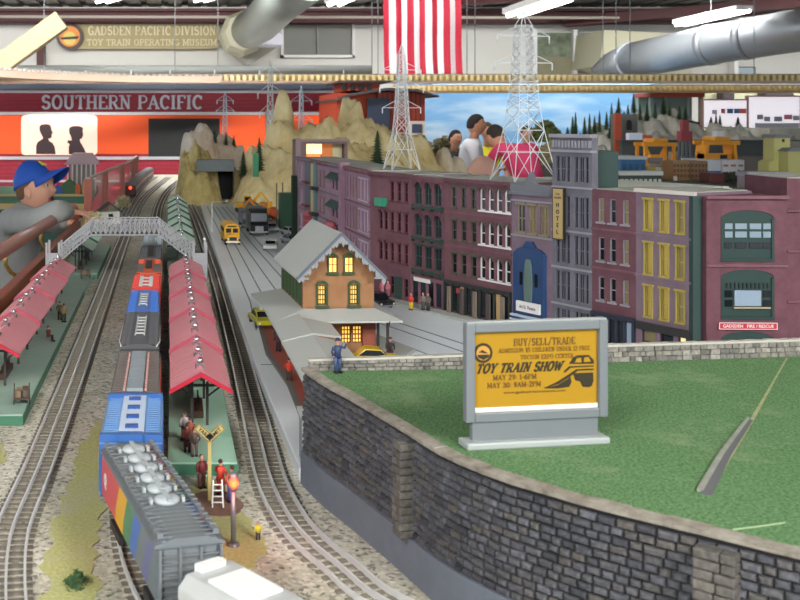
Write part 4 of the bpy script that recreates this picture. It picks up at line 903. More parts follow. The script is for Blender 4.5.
# roof
m = MB(); e = .013; o = .022; zl = HE-e*(HR-HE)/(W/2)
for s in (-1, 1):
    xe = W/2+s*(W/2+e); th = .0035
    i = [m.V(p) for p in ((xe, -o, zl), (W/2, -o, HR+.001), (W/2, D+o*.5, HR+.001), (xe, D+o*.5, zl), (xe, -o, zl+th), (W/2, -o, HR+.001+th), (W/2, D+o*.5, HR+.001+th), (xe, D+o*.5, zl+th))]
    for q_ in ((0,1,2,3),(7,6,5,4),(0,4,5,1),(1,5,6,2),(2,6,7,3),(3,7,4,0)): m.face([i[k] for k in q_])
m.build('roof', dep_roof, dp)
m = MB(); n = 26   # scalloped bargeboard
for k in range(n):
    t = (k+.5)/n; x = W/2+(t-.5)*2*(W/2+e); z = HR-abs(t-.5)*2*(HR-zl); dl = .007+.005*(k % 2)+(.004 if abs(t-.5) < .03 else 0); wd = (W+2*e)/n*.52
    m.prism([(x-wd, z+.001), (x+wd, z+.001), (x+wd, z-dl*.6), (x, z-dl), (x-wd, z-dl*.6)], -o-.0012, -o+.0008, 'y')
for s in (-1, 1): x = W/2+s*(W/2+e-.008); m.bx(x-.010, x+.010, -o-.0015, -o+.001, zl+.001, zl+.004)
m.build('bargeboard', bargem, dp)
m = MB(); m.bar((W/2-(W/2+e+.001), -o-.001, zl+.002), (W/2, -o-.001, HR+.003), .0025, .004).bar((W/2+(W/2+e+.001), -o-.001, zl+.002), (W/2, -o-.001, HR+.003), .0025, .004); m.build('roof_edge', M('edge_dark', '5d6570', .6), dp)
# porch all round (hipped skirt)
m = MB(); zi, zo = .078, .066; ox, oy = .034, .046
a = [(-.052, -oy, zo), (W+ox, -oy, zo), (W+ox, D+.02, zo), (-.052, D+.02, zo)]; b = [(0, 0, zi), (W, 0, zi), (W, D, zi), (0, D, zi)]
for k in range(4):
    p, q2, r_, s_ = a[k], a[(k+1) % 4], b[(k+1) % 4], b[k]; lo = [Vector(v)-Vector((0, 0, .003)) for v in (p, q2, r_, s_)]
    i = [m.V(v) for v in (p, q2, r_, s_)]+[m.V(v) for v in lo]
    for q_ in ((0,1,2,3),(7,6,5,4),(0,4,5,1),(2,6,7,3),(1,5,6,2),(3,7,4,0)): m.face([i[x] for x in q_])
m.build('porch_roof', dep_roof, dp)
for x, y in ((.128, -.035), (W+.02, .05), (W+.02, .15)): MB().bar((x, y, .0), (x, y, .066), .004).bar((x, y, .045), (x+(.012 if y > 0 else 0), y-.012, .065), .002).build('porch_post', post_m, dp)
# long platform canopy
cp = thing('platform_canopy', 'long pale grey low-pitched canopy roof in front of the depot, over the red paving', 'canopy', (0, 0, STR))
ca = [(.1635, 1.262), (.160, 1.90)]; cb = [(.256, 1.30), (.250, 1.635)]
for y0, y1, nm in ((1.262, 1.50, 0), (1.497, 1.90, 1)):
    m = MB(); t = lambda y: (y-1.262)/(1.90-1.262); xl = lambda y: .1635-.0035*t(y); dz = .0015*nm
    xr0 = (.250 if nm == 0 else .252); yr = (y0+.03 if nm == 0 else y0, y1)
    P1 = [(xl(y0), y0, .0635+dz), (.208, y0+.012, .0725+dz), (.206, y1, .0725+dz), (xl(y1), y1, .0635+dz)]
    P2 = [(.208, y0+.012, .0725+dz), (xr0, y0+.03, .0635+dz), (xr0, min(y1, 1.63), .0635+dz), (.206, min(y1, 1.63), .0725+dz)]
    for P in (P1, P2):
        i = [m.V(v) for v in P]+[m.V((v[0], v[1], v[2]-.003)) for v in P]
        for q_ in ((0,1,2,3),(7,6,5,4),(0,4,5,1),(2,6,7,3),(1,5,6,2),(3,7,4,0)): m.face([i[x] for x in q_])
    m.build('roof', dep_roof, cp)
for y in (1.33, 1.48, 1.63, 1.8): MB().bx(.204, .209, y-.0025, y+.0025, .001, .070).build('post', post_m, cp)
# ---------------------------------------------------------------- retaining wall and lawn
WP = [(.148, 1.142), (.1525, 1.118), (.163, 1.072), (.1787, 1.022), (.205, .928), (.2255, .8495), (.252, .7965), (.278, .764), (.303, .736), (.351, .692), (.395, .652), (.46, .600), (.54, .545)]
stone_m = stone('wall_stone', ['3a3c42', '4d4f56', '565659', '62646b', '45474e', '5f5c58', '51545b']); cap_m = M('wall_cap', '9b968b', .8, var=(60, .25, 5), col2='6f685c', bump=(200, .3))
conc = M('wall_concrete', '6c7480', .8, var=(40, .14, 5), bump=(300, .15))
rw = thing('retaining_wall', 'curved dark stone retaining wall with pale cap and grey concrete footing, lower right', 'wall', (0, 0, G0))
fr = frames(spline(WP, .0125)); zc, zt = .036, .124
def sweep(fr, prof, mat, name, parent):
    m = MB(); prev = None
    for p, d, nrm in fr:
        ring = [m.V((p.x+nrm.x*a, p.y+nrm.y*a, z)) for a, z in prof]
        if prev:
            for k in range(len(prof)): m.face((prev[k], prev[(k+1) % len(prof)], ring[(k+1) % len(prof)], ring[k]))
        else: first = ring
        prev = ring
    m.face(first[::-1]); m.face(prev); return m.build(name, mat, parent)
# which side faces the camera? travelling towards the camera, the right-hand normal points to -x
sg = 1 if fr[5][2].x < 0 else -1
sweep(fr, [(sg*.004, 0), (sg*.004, zc), (-sg*.012, zc), (-sg*.012, 0)], conc, 'concrete_footing', rw)
sweep(fr, [(-sg*.0006, zc), (-sg*.0006, zt), (-sg*.010, zt), (-sg*.010, zc)], M('mortar_dark', '1d1c1e', .9), 'wall_core', rw)
m = MB(); rn = random.Random(3); rowh = .0064; nrow = int((zt-zc)/rowh)
fine = spline(WP, .001); ff = frames(fine)
for r_ in range(nrow):
    s = rn.uniform(0, 8); z0 = zc+r_*rowh
    while s < len(ff)-20:
        L = rn.uniform(8, 14.5); a = ff[int(s)]; b = ff[min(int(s+L-1), len(ff)-1)]; jz = rn.uniform(-.0006, .0006); out = rn.uniform(.0020, .0036); rv = rn.random()
        zb, zz = z0+.0004+jz, z0+rowh-.0004+jz*.5
        def P(fr_, o_, z, ins=0): p, d, nn = fr_; return (p.x+nn.x*sg*o_+d.x*ins, p.y+nn.y*sg*o_+d.y*ins, z)
        i1 = .0019
        base = [m.V(P(a, -.0008, zb)), m.V(P(b, -.0008, zb)), m.V(P(b, -.0008, zz)), m.V(P(a, -.0008, zz))]
        mid = [m.V(P(a, out*.6, zb+.0005, .0005)), m.V(P(b, out*.6, zb+.0005, -.0005)), m.V(P(b, out*.6, zz-.0005, -.0005)), m.V(P(a, out*.6, zz-.0005, .0005))]
        top = [m.V(P(a, out, zb+.0016, i1)), m.V(P(b, out, zb+.0016, -i1)), m.V(P(b, out, zz-.0016, -i1)), m.V(P(a, out, zz-.0016, i1))]
        for A_, B_2 in ((base, mid), (mid, top)):
            for k in range(4): m.face((A_[k], A_[(k+1) % 4], B_2[(k+1) % 4], B_2[k]), 0, False, rv)
        m.face(top, 0, False, rv); s += L
m.build('stonework', stone_m, rw)
m = MB(); s = 0; rn = random.Random(5)
while s < len(ff)-30:
    L = rn.uniform(16, 34); seg = ff[int(s):int(s+L)+1]; t = rn.uniform(-.0006, .0006); prev = None
    for k, (p, d, nn) in enumerate(seg[::4]+[seg[-1]]):
        j = rn.uniform(-.0004, .0004)
        ring = [m.V((p.x+nn.x*sg*a_, p.y+nn.y*sg*a_, z)) for a_, z in ((.0030+j, zt-.0015), (.0034+j, zt+.0018+t), (-.008, zt+.003+t), (-.0105, zt+.0015), (-.0105, zt-.0015))]
        if prev: 
            for q_ in range(5): m.face((prev[q_], prev[(q_+1) % 5], ring[(q_+1) % 5], ring[q_]))
        else: m.face(ring[::-1])
        prev = ring
    m.face(prev); s += L
m.build('coping', cap_m, rw)
def pillar(px, Y, wd, label):
    k = (px-VX)/F; best = min(ff, key=lambda f_: abs(f_[0].x-k*f_[0].y)); p, d, nn = best; mm = MB(); ang = math.atan2(d.y, d.x)
    mm.T = Matrix.Translation((p.x, p.y, 0)) @ Matrix.Rotation(ang, 4, 'Z'); s_ = sg*-1  # local y = left normal
    o_ = -.008*sg*1.0
    rn = random.Random(px)
    for k in range(12):
        z = .036+k*.0068; a_ = rn.uniform(.35, .65)*wd
        for x0_, x1_ in ((-wd/2, -wd/2+a_), (-wd/2+a_, wd/2)):
            j = rn.uniform(0, .0012); mm.bx(x0_+.0003, x1_-.0003, min(0, -sg*.0135-j*sg), max(0, -sg*.0135-j*sg), z+.0003, z+.0065, 0, rn.random())
    o = mm.build('pillar', stone('pillar_stone', ['55534f', '6b6862', '605c57', '77726a', '5c5a57']), rw, bevel=.0011); return o
pillar(411, .9, .017, ''); pillar(720, .68, .026, '')
# lawn board
LP = [tuple(p-Vector((d.y, -d.x))*sg*-0 + Vector((nn.x, nn.y))*(-sg*.0095)) for p, d, nn in fr]
far = [(1.05, 1.255), (.728, 1.214), (.61, 1.198), (.497, 1.184), (.40, 1.166), (.324, 1.152), (.23, 1.146), (.162, 1.142)]
poly = LP+[(1.05, .45)]+far
poly = [p for p in poly if p[1] < 1.2 or p[0] > .3]
lawn = MB().prism(poly[1:], .1, .1235, 'z').build('lawn', lawn_m, loc=(0, 0, G0)); tag(lawn, 'bright green turf lawn board on top of the stone retaining wall', 'lawn')
tag(MB().prism([(.19, 1.13), (.26, .90), (.36, .74), (.6, .55), (1.04, .5), (1.04, 1.2), (.6, 1.17)], 0, .0995, 'z').build('plywood_block', M('plywood', 'a58a62', .7), loc=(0, 0, G0)), 'plywood block carrying the green lawn board', 'support')
# far stone wall
fw = thing('low_stone_wall', 'low grey stone wall along the back edge of the lawn', 'wall', (0, 0, G0+.1235))
FW = [(.152, 1.139), (.23, 1.141), (.324, 1.147), (.40, 1.161), (.497, 1.179), (.61, 1.193), (.728, 1.209), (1.04, 1.25)]
ffw = frames(spline(FW, .001)); stone_l = stone('pale_stone', ['7d7b76', '9a968d', '6b6965', 'a8a49b', '8a867c'])
m = MB(); rn = random.Random(9); hw0, hw1 = .0105, .0175
for r_ in range(3):
    s = rn.uniform(0, 6)
    while s < len(ffw)-14:
        L = rn.uniform(7, 14); a, b = ffw[int(s)], ffw[int(s+L-1)]; t = min(1, s/350); hh = (hw0+(hw1-hw0)*t)/3; z0 = r_*hh; rv = rn.random()
        for si in (-1, 1):
            o1 = .0035+rn.uniform(0, .0008)
            P_ = lambda f_, o_, z: (f_[0].x+f_[2].x*si*o_, f_[0].y+f_[2].y*si*o_, z)
            ba = [m.V(P_(a, .001, z0)), m.V(P_(b, .001, z0)), m.V(P_(b, .001, z0+hh)), m.V(P_(a, .001, z0+hh))]
            to = [m.V(P_(a, o1, z0+.0004)), m.V(P_(b, o1, z0+.0004)), m.V(P_(b, o1, z0+hh-.0004)), m.V(P_(a, o1, z0+hh-.0004))]
            for k in range(4): m.face((ba[k], ba[(k+1) % 4], to[(k+1) % 4], to[k]), 0, False, rv)
            m.face(to, 0, False, rv)
        s += L
m.build('stonework', stone_l, fw)
m = MB(); prev = None
for k in range(0, len(ffw), 6):
    p, d, nn = ffw[k]; t = min(1, k/350); z = hw0+(hw1-hw0)*t; j = random.uniform(-.0003, .0004)
    ring = [m.V((p.x+nn.x*a_, p.y+nn.y*a_, zz)) for a_, zz in ((-.0045, z), (.0045, z), (.0042, z+.0022+j), (-.0042, z+.0022+j))]
    if prev:
        for q_ in range(4): m.face((prev[q_], prev[(q_+1) % 4], ring[(q_+1) % 4], ring[q_]))
    prev = ring
m.build('coping', M('pale_cap', 'b9b6ac', .8, var=(80, .15, 4)), fw)
# seams on the lawn
zl_ = G0+.1235
def strip(name, pts, w, mat, z0, h, label, cat):
    m = MB(); P = [Vector(p) for p in pts]
    for a, b, w0, w1 in zip(P, P[1:], w, w[1:]):
        d = (b-a).normalized(); n = Vector((d.y, -d.x)); m.prism([tuple(a-n*w0/2), tuple(a+n*w0/2), tuple(b+n*w1/2), tuple(b-n*w1/2)], z0, z0+h, 'z')
    return tag(m.build(name, mat), label, cat)
g_ = lambda px, py: gp(px, py, zl_)
strip('lawn_seam', [g_(708, 494), g_(728, 458), g_(752, 420), g_(770, 388), g_(787, 358)], [.004, .004, .003, .002, .0015], M('dry_glue', 'a9a77f', .9, var=(90, .3, 3)), zl_-.0005, .001, 'pale straw-coloured seam line running across the lawn board', 'seam')
strip('seam_gap', [g_(706, 495), g_(728, 455), g_(751, 421)], [.0075, .005, .003], M('gap_dark', '5f6064', .9), zl_-.0004, .0018, 'dark grey raised strip beside the near half of the lawn seam', 'strip')
strip('scratch_line', [g_(733, 530), g_(757, 527), g_(785, 523)], [.0012, .001, .0006], M('scratch', 'a9c39a', .9), zl_-.0004, .0009, 'thin pale scratch on the lawn near the wall pillar', 'scratch')
strip('seam_curb', [g_(700, 492), g_(722, 455), g_(748, 420)], [.004, .0035, .002], M('curb_pale', '9a9d92', .9, var=(90, .3, 3)), zl_-.0004, .003, 'pale ragged ridge along the left side of the dark strip on the lawn', 'ridge')
# ---------------------------------------------------------------- billboard
sb = thing('event_sign', 'grey framed yellow toy train show sign standing on the lawn', 'sign', (.2455, .868, zl_), math.atan2(.019, .126))
W = .1262; frm = M('sign_frame', '70767a', .4, 0, var=(12, .05, 3)); frt = M('sign_frame_light', '9da4a3', .4)
MB().bx(-.001, W-.001, -.008, .012, -.0, .006).build('plinth', frt, sb, bevel=.0015); MB().bx(.006, W-.008, -.001, .005, .0055, .024).build('stand', frm, sb, bevel=.0008)
z0, z1 = .0215, .1035; t = .0078
m = MB().bx(0, t, -.003, .0045, z0, z1).bx(W-t, W, -.003, .0045, z0, z1).bx(t, W-t, -.003, .0045, z0, z0+t).bx(t, W-t, -.003, .0045, z1-t, z1); m.build('frame', frm, sb, bevel=.0009)
MB().bx(.001, W-.001, -.0025, .004, z1, z1+.0014).build('top_edge', frt, sb, bevel=.0006)
MB().bx(t, W-t, .0, .002, z0+t, z0+t+.0035).build('bottom_lip', M('lip_white', 'd8d8cf', .5), sb)
pn = MB().bx(t, W-t, .0012, .004, z0+t+.003, z1-t).build('sign_panel', M('sign_yellow', 'a17a00', .75), sb)
ink = M('sign_ink', '2c2410', .5); ink2 = M('sign_ink_brown', '5e3c10', .5); yb = .0011
cxs = W/2; ph = z1-t-(z0+t)
def T(s_, zf, h, wf, cf=.55, mat=ink, shear=0, bold=0): text(s_, 'lettering', mat, pn, (t+(W-2*t)*cf, yb, z0+t+ph*zf), h, (W-2*t)*wf, depth=.0003, shear=shear, bold=bold)
def S_(s_, zf, h, wf, cf, mat=ink, **k): slab(s_, 'lettering', mat, pn, (t+(W-2*t)*cf, yb, z0+t+ph*zf), h, (W-2*t)*wf, depth=.0003, **k)
S_('BUY/SELL/TRADE', .855, .0056, .50, .57, ink2); S_('ADMISSION $5 CHILDREN UNDER 12 FREE', .755, .0034, .74, .57, ink2, t1=.11, t0=.07); S_('TUCSON EXPO CENTER', .665, .0034, .43, .59, ink2, t1=.12, t0=.08)
S_('TOY TRAIN SHOW', .54, .0072, .69, .375, ink, shear=.35, t1=.24, t0=.14); S_('MAY 29: 1-6PM', .42, .0040, .35, .33, ink2); S_('MAY 30: 9AM-2PM', .325, .0040, .43, .325, ink2)
T('www.gpdtoytrainmuseum.com', .225, .0027, .50, .49, ink2)
def disk(parent, c, r, mat, y, d=.0003, name='emblem_disc', seg=28):
    m = MB(); m.prism([(c[0]+r*math.cos(2*math.pi*k/seg), c[1]+r*math.sin(2*math.pi*k/seg)) for k in range(seg)], y-d, y, 'y'); return m.build(name, mat, parent)
ec = (t+.0085, z0+t+ph*.735)
disk(pn, ec, .0083, ink, yb); disk(pn, ec, .0060, M('emblem_tan', 'b98a3a', .5), yb-.0003); 
m = MB(); m.prism([(ec[0]-.0055, ec[1]-.0012), (ec[0]+.0055, ec[1]-.0012), (ec[0]+.0045, ec[1]-.0036), (ec[0], ec[1]-.0056), (ec[0]-.0045, ec[1]-.0036)], yb-.0009, yb-.0006, 'y')
m.prism([(ec[0]-.004, ec[1]+.0008), (ec[0]-.001, ec[1]+.0028), (ec[0]+.002, ec[1]+.001), (ec[0]+.004, ec[1]+.0002), (ec[0]+.002, ec[1]-.0004)], yb-.0009, yb-.0006, 'y'); m.build('emblem_train', ink, pn)
# streamlined engine drawing
ex = t+(W-2*t)*.56; zz0 = z0+t
def pp(pts, name='engine_drawing', mat=ink, dy=0): m = MB(); m.prism([(t+(W-2*t)*a, zz0+ph*b) for a, b in pts], yb-.0003-dy, yb-dy, 'y'); m.build(name, mat, pn)
pp([(.56, .265), (.66, .33), (.76, .42), (.83, .49), (.97, .49), (.97, .47), (.84, .47), (.78, .40), (.69, .315), (.60, .275)])
pp([(.57, .262), (.68, .30), (.76, .37), (.78, .40), (.79, .33), (.77, .27), (.68, .255)])
pp([(.80, .44), (.965, .44), (.97, .34), (.955, .27), (.93, .255), (.88, .265), (.86, .33), (.82, .35)])
pp([(.77, .56), (.80, .64), (.84, .665), (.93, .665), (.97, .60), (.975, .55)]); pp([(.815, .575), (.83, .625), (.865, .635), (.87, .575)], 'engine_window', M('sign_yellow', 'a17a00', .75), .0003); pp([(.89, .575), (.89, .635), (.93, .635), (.945, .58)], 'engine_window', M('sign_yellow', 'a17a00', .75), .0003)
pp([(.72, .46), (.77, .53), (.97, .53), (.97, .515), (.78, .51), (.74, .455)])
# ---------------------------------------------------------------- toy figures
def toy_figure(x, y, z, rot, top, bottom, label, hat=None, h=.036, pose='stand', hair='3a2a20', group=None, cat='toy figure', name='toy_figure'):
    s = h/.036; m = MB(); S = lambda *p: tuple(v*s for v in p)
    sit = pose == 'sit'; hz = .018 if not sit else .011
    for k in (-1, 1):
        if sit: m.tube([S(k*.0024, 0, hz), S(k*.0026, -.007, hz), S(k*.0026, -.008, .001)], [.0024*s, .002*s, .0016*s], 8, 1); m.box(k*.0026*s, -.0095*s, .0012*s, .003*s, .005*s, .0024*s, 3)
        else: 
            ang = .0015*k if pose == 'walk' else 0
            m.tube([S(k*.0022, 0, hz), S(k*.0025, ang*1.5, .009), S(k*.0026, ang*3, .001)], [.0027*s, .0021*s, .0016*s], 8, 1); m.box(k*.0026*s, (ang*3-.001)*s, .0012*s, .003*s, .0055*s, .0024*s, 3)
    z0 = hz
    m.tube([S(0, 0, z0-.0015), S(0, 0, z0+.004), S(0, 0, z0+.0095), S(0, 0, z0+.0118)], [.0038*s, .0036*s, .0048*s, .002*s], 10, 0)
    m.tube([S(0, 0, z0+.0105), S(0, 0, z0+.0145)], .0014*s, 8, 2); m.ball(S(0, -.0003, z0+.0155), (.0022*s, .0025*s, .0029*s), 10, 8, 2); m.ball(S(0, -.0028, z0+.0153), .0005*s, 6, 4, 2)
    m.ball(S(0, .0007, z0+.0165), (.0024*s, .0024*s, .0024*s), 10, 6, 4)
    for k in (-1, 1):
        if pose == 'wave' and k == 1: pts = [S(.0045, 0, z0+.010), S(.008, -.001, z0+.0085), S(.0085, -.003, z0+.0145)]
        elif pose == 'carry': pts = [S(k*.0045, 0, z0+.010), S(k*.0055, -.001, z0+.005), S(k*.003, -.006, z0+.005)]
        else: pts = [S(k*.0045, 0, z0+.010), S(k*.0062, .0005, z0+.005), S(k*.0058, -.0015, z0+.0005)]
        m.tube(pts, [.0017*s, .0014*s, .0011*s], 8, 0); m.ball(pts[-1], .0012*s, 6, 5, 2)
    if hat: m.lathe([(.0034*s, 0), (.0034*s, .0004*s), (.0023*s, .0006*s), (.0024*s, .0022*s), (.0015*s, .0026*s)], S(0, -.0004, z0+.0172), 10, 5)
    M_ = lambda c: M('toy_'+c, c, .55)
    return tag(m.build(name, [M_(top), M_(bottom), mini_skin, M_('1c1a1a'), M_(hair), M_(hat or hair)], loc=(x, y, z), rot=rot), label, cat, group)
DK = G0+.0145
tf = toy_figure
tf(.182, 1.127, zl_, R(20), '2a3a5c', '34486e', 'toy policeman in dark blue uniform with cap, one hand raised, by the lawn corner', hat='222d4a', pose='wave', h=.036)
P_ = gp(389, 363, STR); tf(P_[0]+.004, P_[1]+.01, STR, R(-20), '2b2024', '241d22', 'toy man in a black coat and hat standing in the street right of the station', hat='2a2226', h=.037)
P_ = gp(289, 383, STR); tf(P_[0], P_[1], STR+.0012, R(180), 'd8482a', '4a3a34', 'toy worker in orange-red jacket bending on the red paving', pose='carry', h=.035)
for (px, py, c1, c2, lab) in ((277, 352, '5a2f3c', '2f2730', 'toy figure in a wine red coat waiting by the canopy edge behind the orange-red worker'), (284, 347, '6d4454', '3a2f38', 'toy figure in mauve under the canopy edge, right of the wine red one'), (275, 341, '32282c', '241f24', 'toy figure in dark clothes farthest back at the canopy edge')):
    P_ = gp(px, py, STR); tf(P_[0]+.002, P_[1], STR+.0012, R(150), c1, c2, lab, h=.034)
for (px, py, c1, c2, lab) in ((412, 309, 'c43a3a', 'd8b820', 'toy figure in red shirt and yellow trousers on the sidewalk'), (424, 309, '77736c', '4a4a4c', 'toy figure in a grey coat on the sidewalk beside the yellow trousers'), (429, 309.5, '5f5a58', '3a3a3e', 'toy figure in dark grey right beside the grey coat'), (383, 295, 'b5626f', 'b07080', 'toy figure in pink at the far end of the sidewalk'), (389, 296, 'bd7480', 'a06070', 'second toy figure in pink near the mauve street corner')):
    P_ = gp(px, py, STR+.005); tf(P_[0]-.004, P_[1]-.01, STR+.005, R(-60), c1, c2, lab, h=.034)
tf(.020, 1.245, DK, R(200), 'b9b0b4', '2f3540', 'toy figure in pale shirt standing under the front edge of the nearest right shelter', h=.035)
tf(.026, 1.225, DK, R(150), '8c4634', '5a2c28', 'toy figure in rust red on the bare platform end behind the yard limit sign', pose='walk', h=.034)
tf(.022, 1.203, DK, R(170), '7a3a30', '42292a', 'toy figure in dark red, second from front on the bare platform end', h=.033)
tf(.030, 1.187, DK, R(190), '56413c', '6b5c56', 'toy figure in brown-grey, nearest on the bare platform end', h=.033)
tf(.036, 1.125, G0, R(30), '7a2f34', '5d3a34', 'toy worker in dark red jacket left of the yard limit post', h=.036)
tf(.055, 1.098, G0+.003, R(150), 'c8402f', 'b03a30', 'toy worker in bright red standing behind the small white ladder', pose='carry', h=.037)
tf(.0655, 1.078, G0+.003, R(-160), 'b5502f', '4a4a8c', 'toy worker in orange shirt and blue trousers next to the red signal', h=.037)
tf(.0845, .985, G0, R(10), 'd2c22a', '2a2f38', 'tiny toy figure in a yellow vest at the foot of the red signal', h=.018)
P_ = gp(78, 325, DK); tf(-.196, 1.975, DK, R(160), '8a7a4c', '3c3a30', 'toy figure in khaki at the edge of the left platform', h=.035); tf(-.206, 2.0, DK, R(180), '54503a', '3a3428', 'toy figure in olive just left of the khaki one on the left platform', h=.035)
tf(-.205, 1.80, DK, R(120), '6b3330', '2a2526', 'toy figure in dark red sitting under the left platform roof edge', pose='sit', h=.034)
# ladder
m = MB()
for x in (-.0055, .0055):
    m.bar((x, 0, 0), (x*.8, .006, .026), .0011); m.bar((x, .011, 0), (x*.8, .006, .026), .0011)
for k in range(4): m.bar((-.005, .0008+.0014*k, .005+.0055*k), (.005, .0008+.0014*k, .005+.0055*k), .001)
tag(m.build('step_ladder', white, loc=(.0505, 1.062, G0+.003)), 'small white toy stepladder in front of the bright red worker', 'ladder')
# baggage carts
for x, y, z, lab in ((-.197, 1.415, DK, 'loaded brown baggage cart near the front end of the left platform'), (-.198, 2.52, DK, 'dark baggage cart on the left platform near the footbridge')):
    root = thing('baggage_cart', lab, 'cart', (x, y, z), R(8)); cm_ = M('cart_brown', '4a3c32', .7)
    m = MB().bx(-.011, .011, -.017, .017, .008, .010); [m.bar((a, b, .01), (a, b, .022), .0014) for a in (-.01, .01) for b in (-.016, .016)]; m.build('bed', cm_, root)
    for a in (-.0105, .0105):
        for b in (-.011, .011): w_ = MB(); w_.T = Matrix.Translation((a, b, .0045)) @ Matrix.Rotation(R(90), 4, 'Y'); w_.lathe([(.0045, -.0007), (.0045, .0007)], seg=12); w_.build('wheel', dark, root)
    for k, (a, b, c) in enumerate(((-.005, -.009, '7c6a50'), (.005, -.006, '5a5348'), (-.003, .003, '8a7f70'), (.005, .009, '6b4a38'))): MB().box(a, b, .0145, .008, .009, .009).build('trunk', M('trunk_'+c, c, .7), root)
# yard limit sign
root = thing('yard_limit_sign', 'tan V-shaped yard limit sign on a post in front of the right platform', 'sign', (.043, 1.085, G0)); tanm = M('sign_tan', 'b5a56a', .55)
MB().bx(-.0018, .0018, -.0018, .0018, 0, .070).build('post', tanm, root)
for s, wd in ((-1, 'YARD'), (1, 'LIMIT')):
    mm = MB(); a = R(42)*s; mm.T = Matrix.Translation((0, -.0022, .064)) @ Matrix.Rotation(-a, 4, 'Y'); mm.bx(0 if s > 0 else -.020, .020 if s > 0 else 0, -.0008, .0008, -.002, .0065); b = mm.build('board', tanm, root)
    mm = MB(); mm.T = Matrix.Translation((0, -.0022, .064)) @ Matrix.Rotation(-a, 4, 'Y'); x0_, x1_ = (.0005, .0195) if s > 0 else (-.0195, -.0005)
    for q_ in ((x0_, x1_, -.0016, -.001), (x0_, x1_, .0055, .0061), (x0_, x0_+.0005, -.0016, .0061), (x1_-.0005, x1_, -.0016, .0061)): mm.bx(q_[0], q_[1], -.0011, -.0007, q_[2], q_[3])
    mm.build('border', black, b)
    v = Matrix.Translation((0, -.0022, .064)) @ Matrix.Rotation(-a, 4, 'Y') @ Vector((s*.010, -.0009, .0023))
    tx = text(wd, 'lettering', black, b, tuple(v), .0042, .0145, depth=.0003, bold=.02); tx.rotation_mode = 'XYZ'; tx.matrix_local = Matrix.Translation(v) @ Matrix.Rotation(-a, 4, 'Y') @ Matrix.Rotation(R(90), 4, 'X')
# signal
root = thing('signal_lamp', 'grey pole signal with a glowing red lamp near the white locomotive', 'signal', (.0605, .972, G0)); polem = M('pole_grey', '7b7d83', .4, .4)
MB().tube([(0, 0, 0), (0, 0, .054)], .0024, 12).lathe([(.006, 0), (.006, .003), (.003, .004)], seg=12).build('pole', polem, root)
MB().lathe([(.0035, .052), (.0045, .056), (.0045, .066), (.003, .069)], seg=14).build('housing', polem, root)
MB().ball((0, -.0052, .0605), .0042, 16, 10).build('lens', redlamp, root)
pl = bpy.data.lights.new('signal_glow', 'POINT'); pl.energy = .035; pl.color = (1, .12, .05); pl.shadow_soft_size = .004; po = bpy.data.objects.new('signal_glow', pl); C.objects.link(po); po.location = (.0605, .960, G0+.0605)
# ---------------------------------------------------------------- vehicles
def wheels(root, pos, r, wd):
    for x, y in pos:
        w_ = MB(); w_.T = Matrix.Translation((x, y, r)) @ Matrix.Rotation(R(90), 4, 'Y'); w_.lathe([(r*.9, -wd/2), (r, -wd/4), (r, wd/4), (r*.9, wd/2)], seg=14); w_.build('wheel', black, root)
def car(x, y, rot, col, label, L=.096, W=.038, H=.029, style='sedan', name='toy_car'):
    root = thing(name, label, 'toy car', (x, y, STR+.0002), rot); mt = M('auto_'+col, col, .25, coat=.5); a, b = -L/2, L/2
    prof = [(a, .006), (a, H*.48), (a+L*.03, H*.55), (a+L*.25, H*.62), (b-L*.2, H*.62), (b-L*.02, H*.52), (b, H*.45), (b, .006)]
    m = MB(); m.prism(prof, -W/2, W/2, 'x'); m.build('body', mt, root, bevel=.0025)
    cab = [(a+L*.24, H*.6), (a+L*.37, H*.97), (b-L*.33, H), (b-L*.16, H*.6)]
    m = MB(); m.prism([(y_, z) for y_, z in cab], -W*.42, W*.42, 'x'); m.build('cabin', mt, root, bevel=.0015)
    m = MB(); m.prism([(a+L*.262, H*.64), (a+L*.375, H*.92), (b-L*.34, H*.94), (b-L*.19, H*.64)], -W*.428, W*.428, 'x')
    m.bx(-W*.34, W*.34, a+L*.262, a+L*.32, H*.66, H*.9) if False else None; m.build('side_glass', glass_dark, root)
    m = MB(); i = [m.V(p) for p in ((-W*.36, a+L*.245, H*.645), (W*.36, a+L*.245, H*.645), (W*.34, a+L*.352, H*.93), (-W*.34, a+L*.352, H*.93))]; i2 = [m.V((p[0], p[1]+.002, p[2])) for p in m.v[:4]]
    for q_ in ((0,1,2,3),): m.face([i[k] for k in q_]); m.face([i2[k] for k in q_][::-1])
    for k in range(4): m.face((i[k], i2[k], i2[(k+1) % 4], i[(k+1) % 4]))
    m.build('windscreen', glass_dark, root)
    m = MB().bx(-W*.5, W*.5, a-.0015, a+.001, .006, .0085).bx(-W*.5, W*.5, b-.001, b+.0015, .006, .0085); m.build('bumper', silver, root)
    for s in (-1, 1): m = MB(); m.ball((s*W*.38, a-.0003, H*.38), .0022, 8, 6); m.build('headlight', M('lamp_glass', 'efeee2', .2), root)
    wheels(root, [(s*W*.44, y_) for s in (-1, 1) for y_ in (a+L*.2, b-L*.2)], .0068, .005)
    return root
P_ = gp(264, 328, STR); tx = car(P_[0]+.0, P_[1]+.03, R(6), 'c9c22e', 'yellow toy taxi on the street at the far end of the grey canopy'); MB().bx(-.006, .006, -.004, .004, .029, .0325).build('roof_sign', white, tx)
P_ = gp(373, 366, STR); car(P_[0], P_[1]-.0, R(86), 'dcb81c', 'bright yellow toy car behind the low stone wall, right of the station', L=.078, W=.034)
P_ = gp(379, 308, STR); car(P_[0], P_[1]+.02, R(20), '23252a', 'black toy car just right of the depot wall', L=.08)
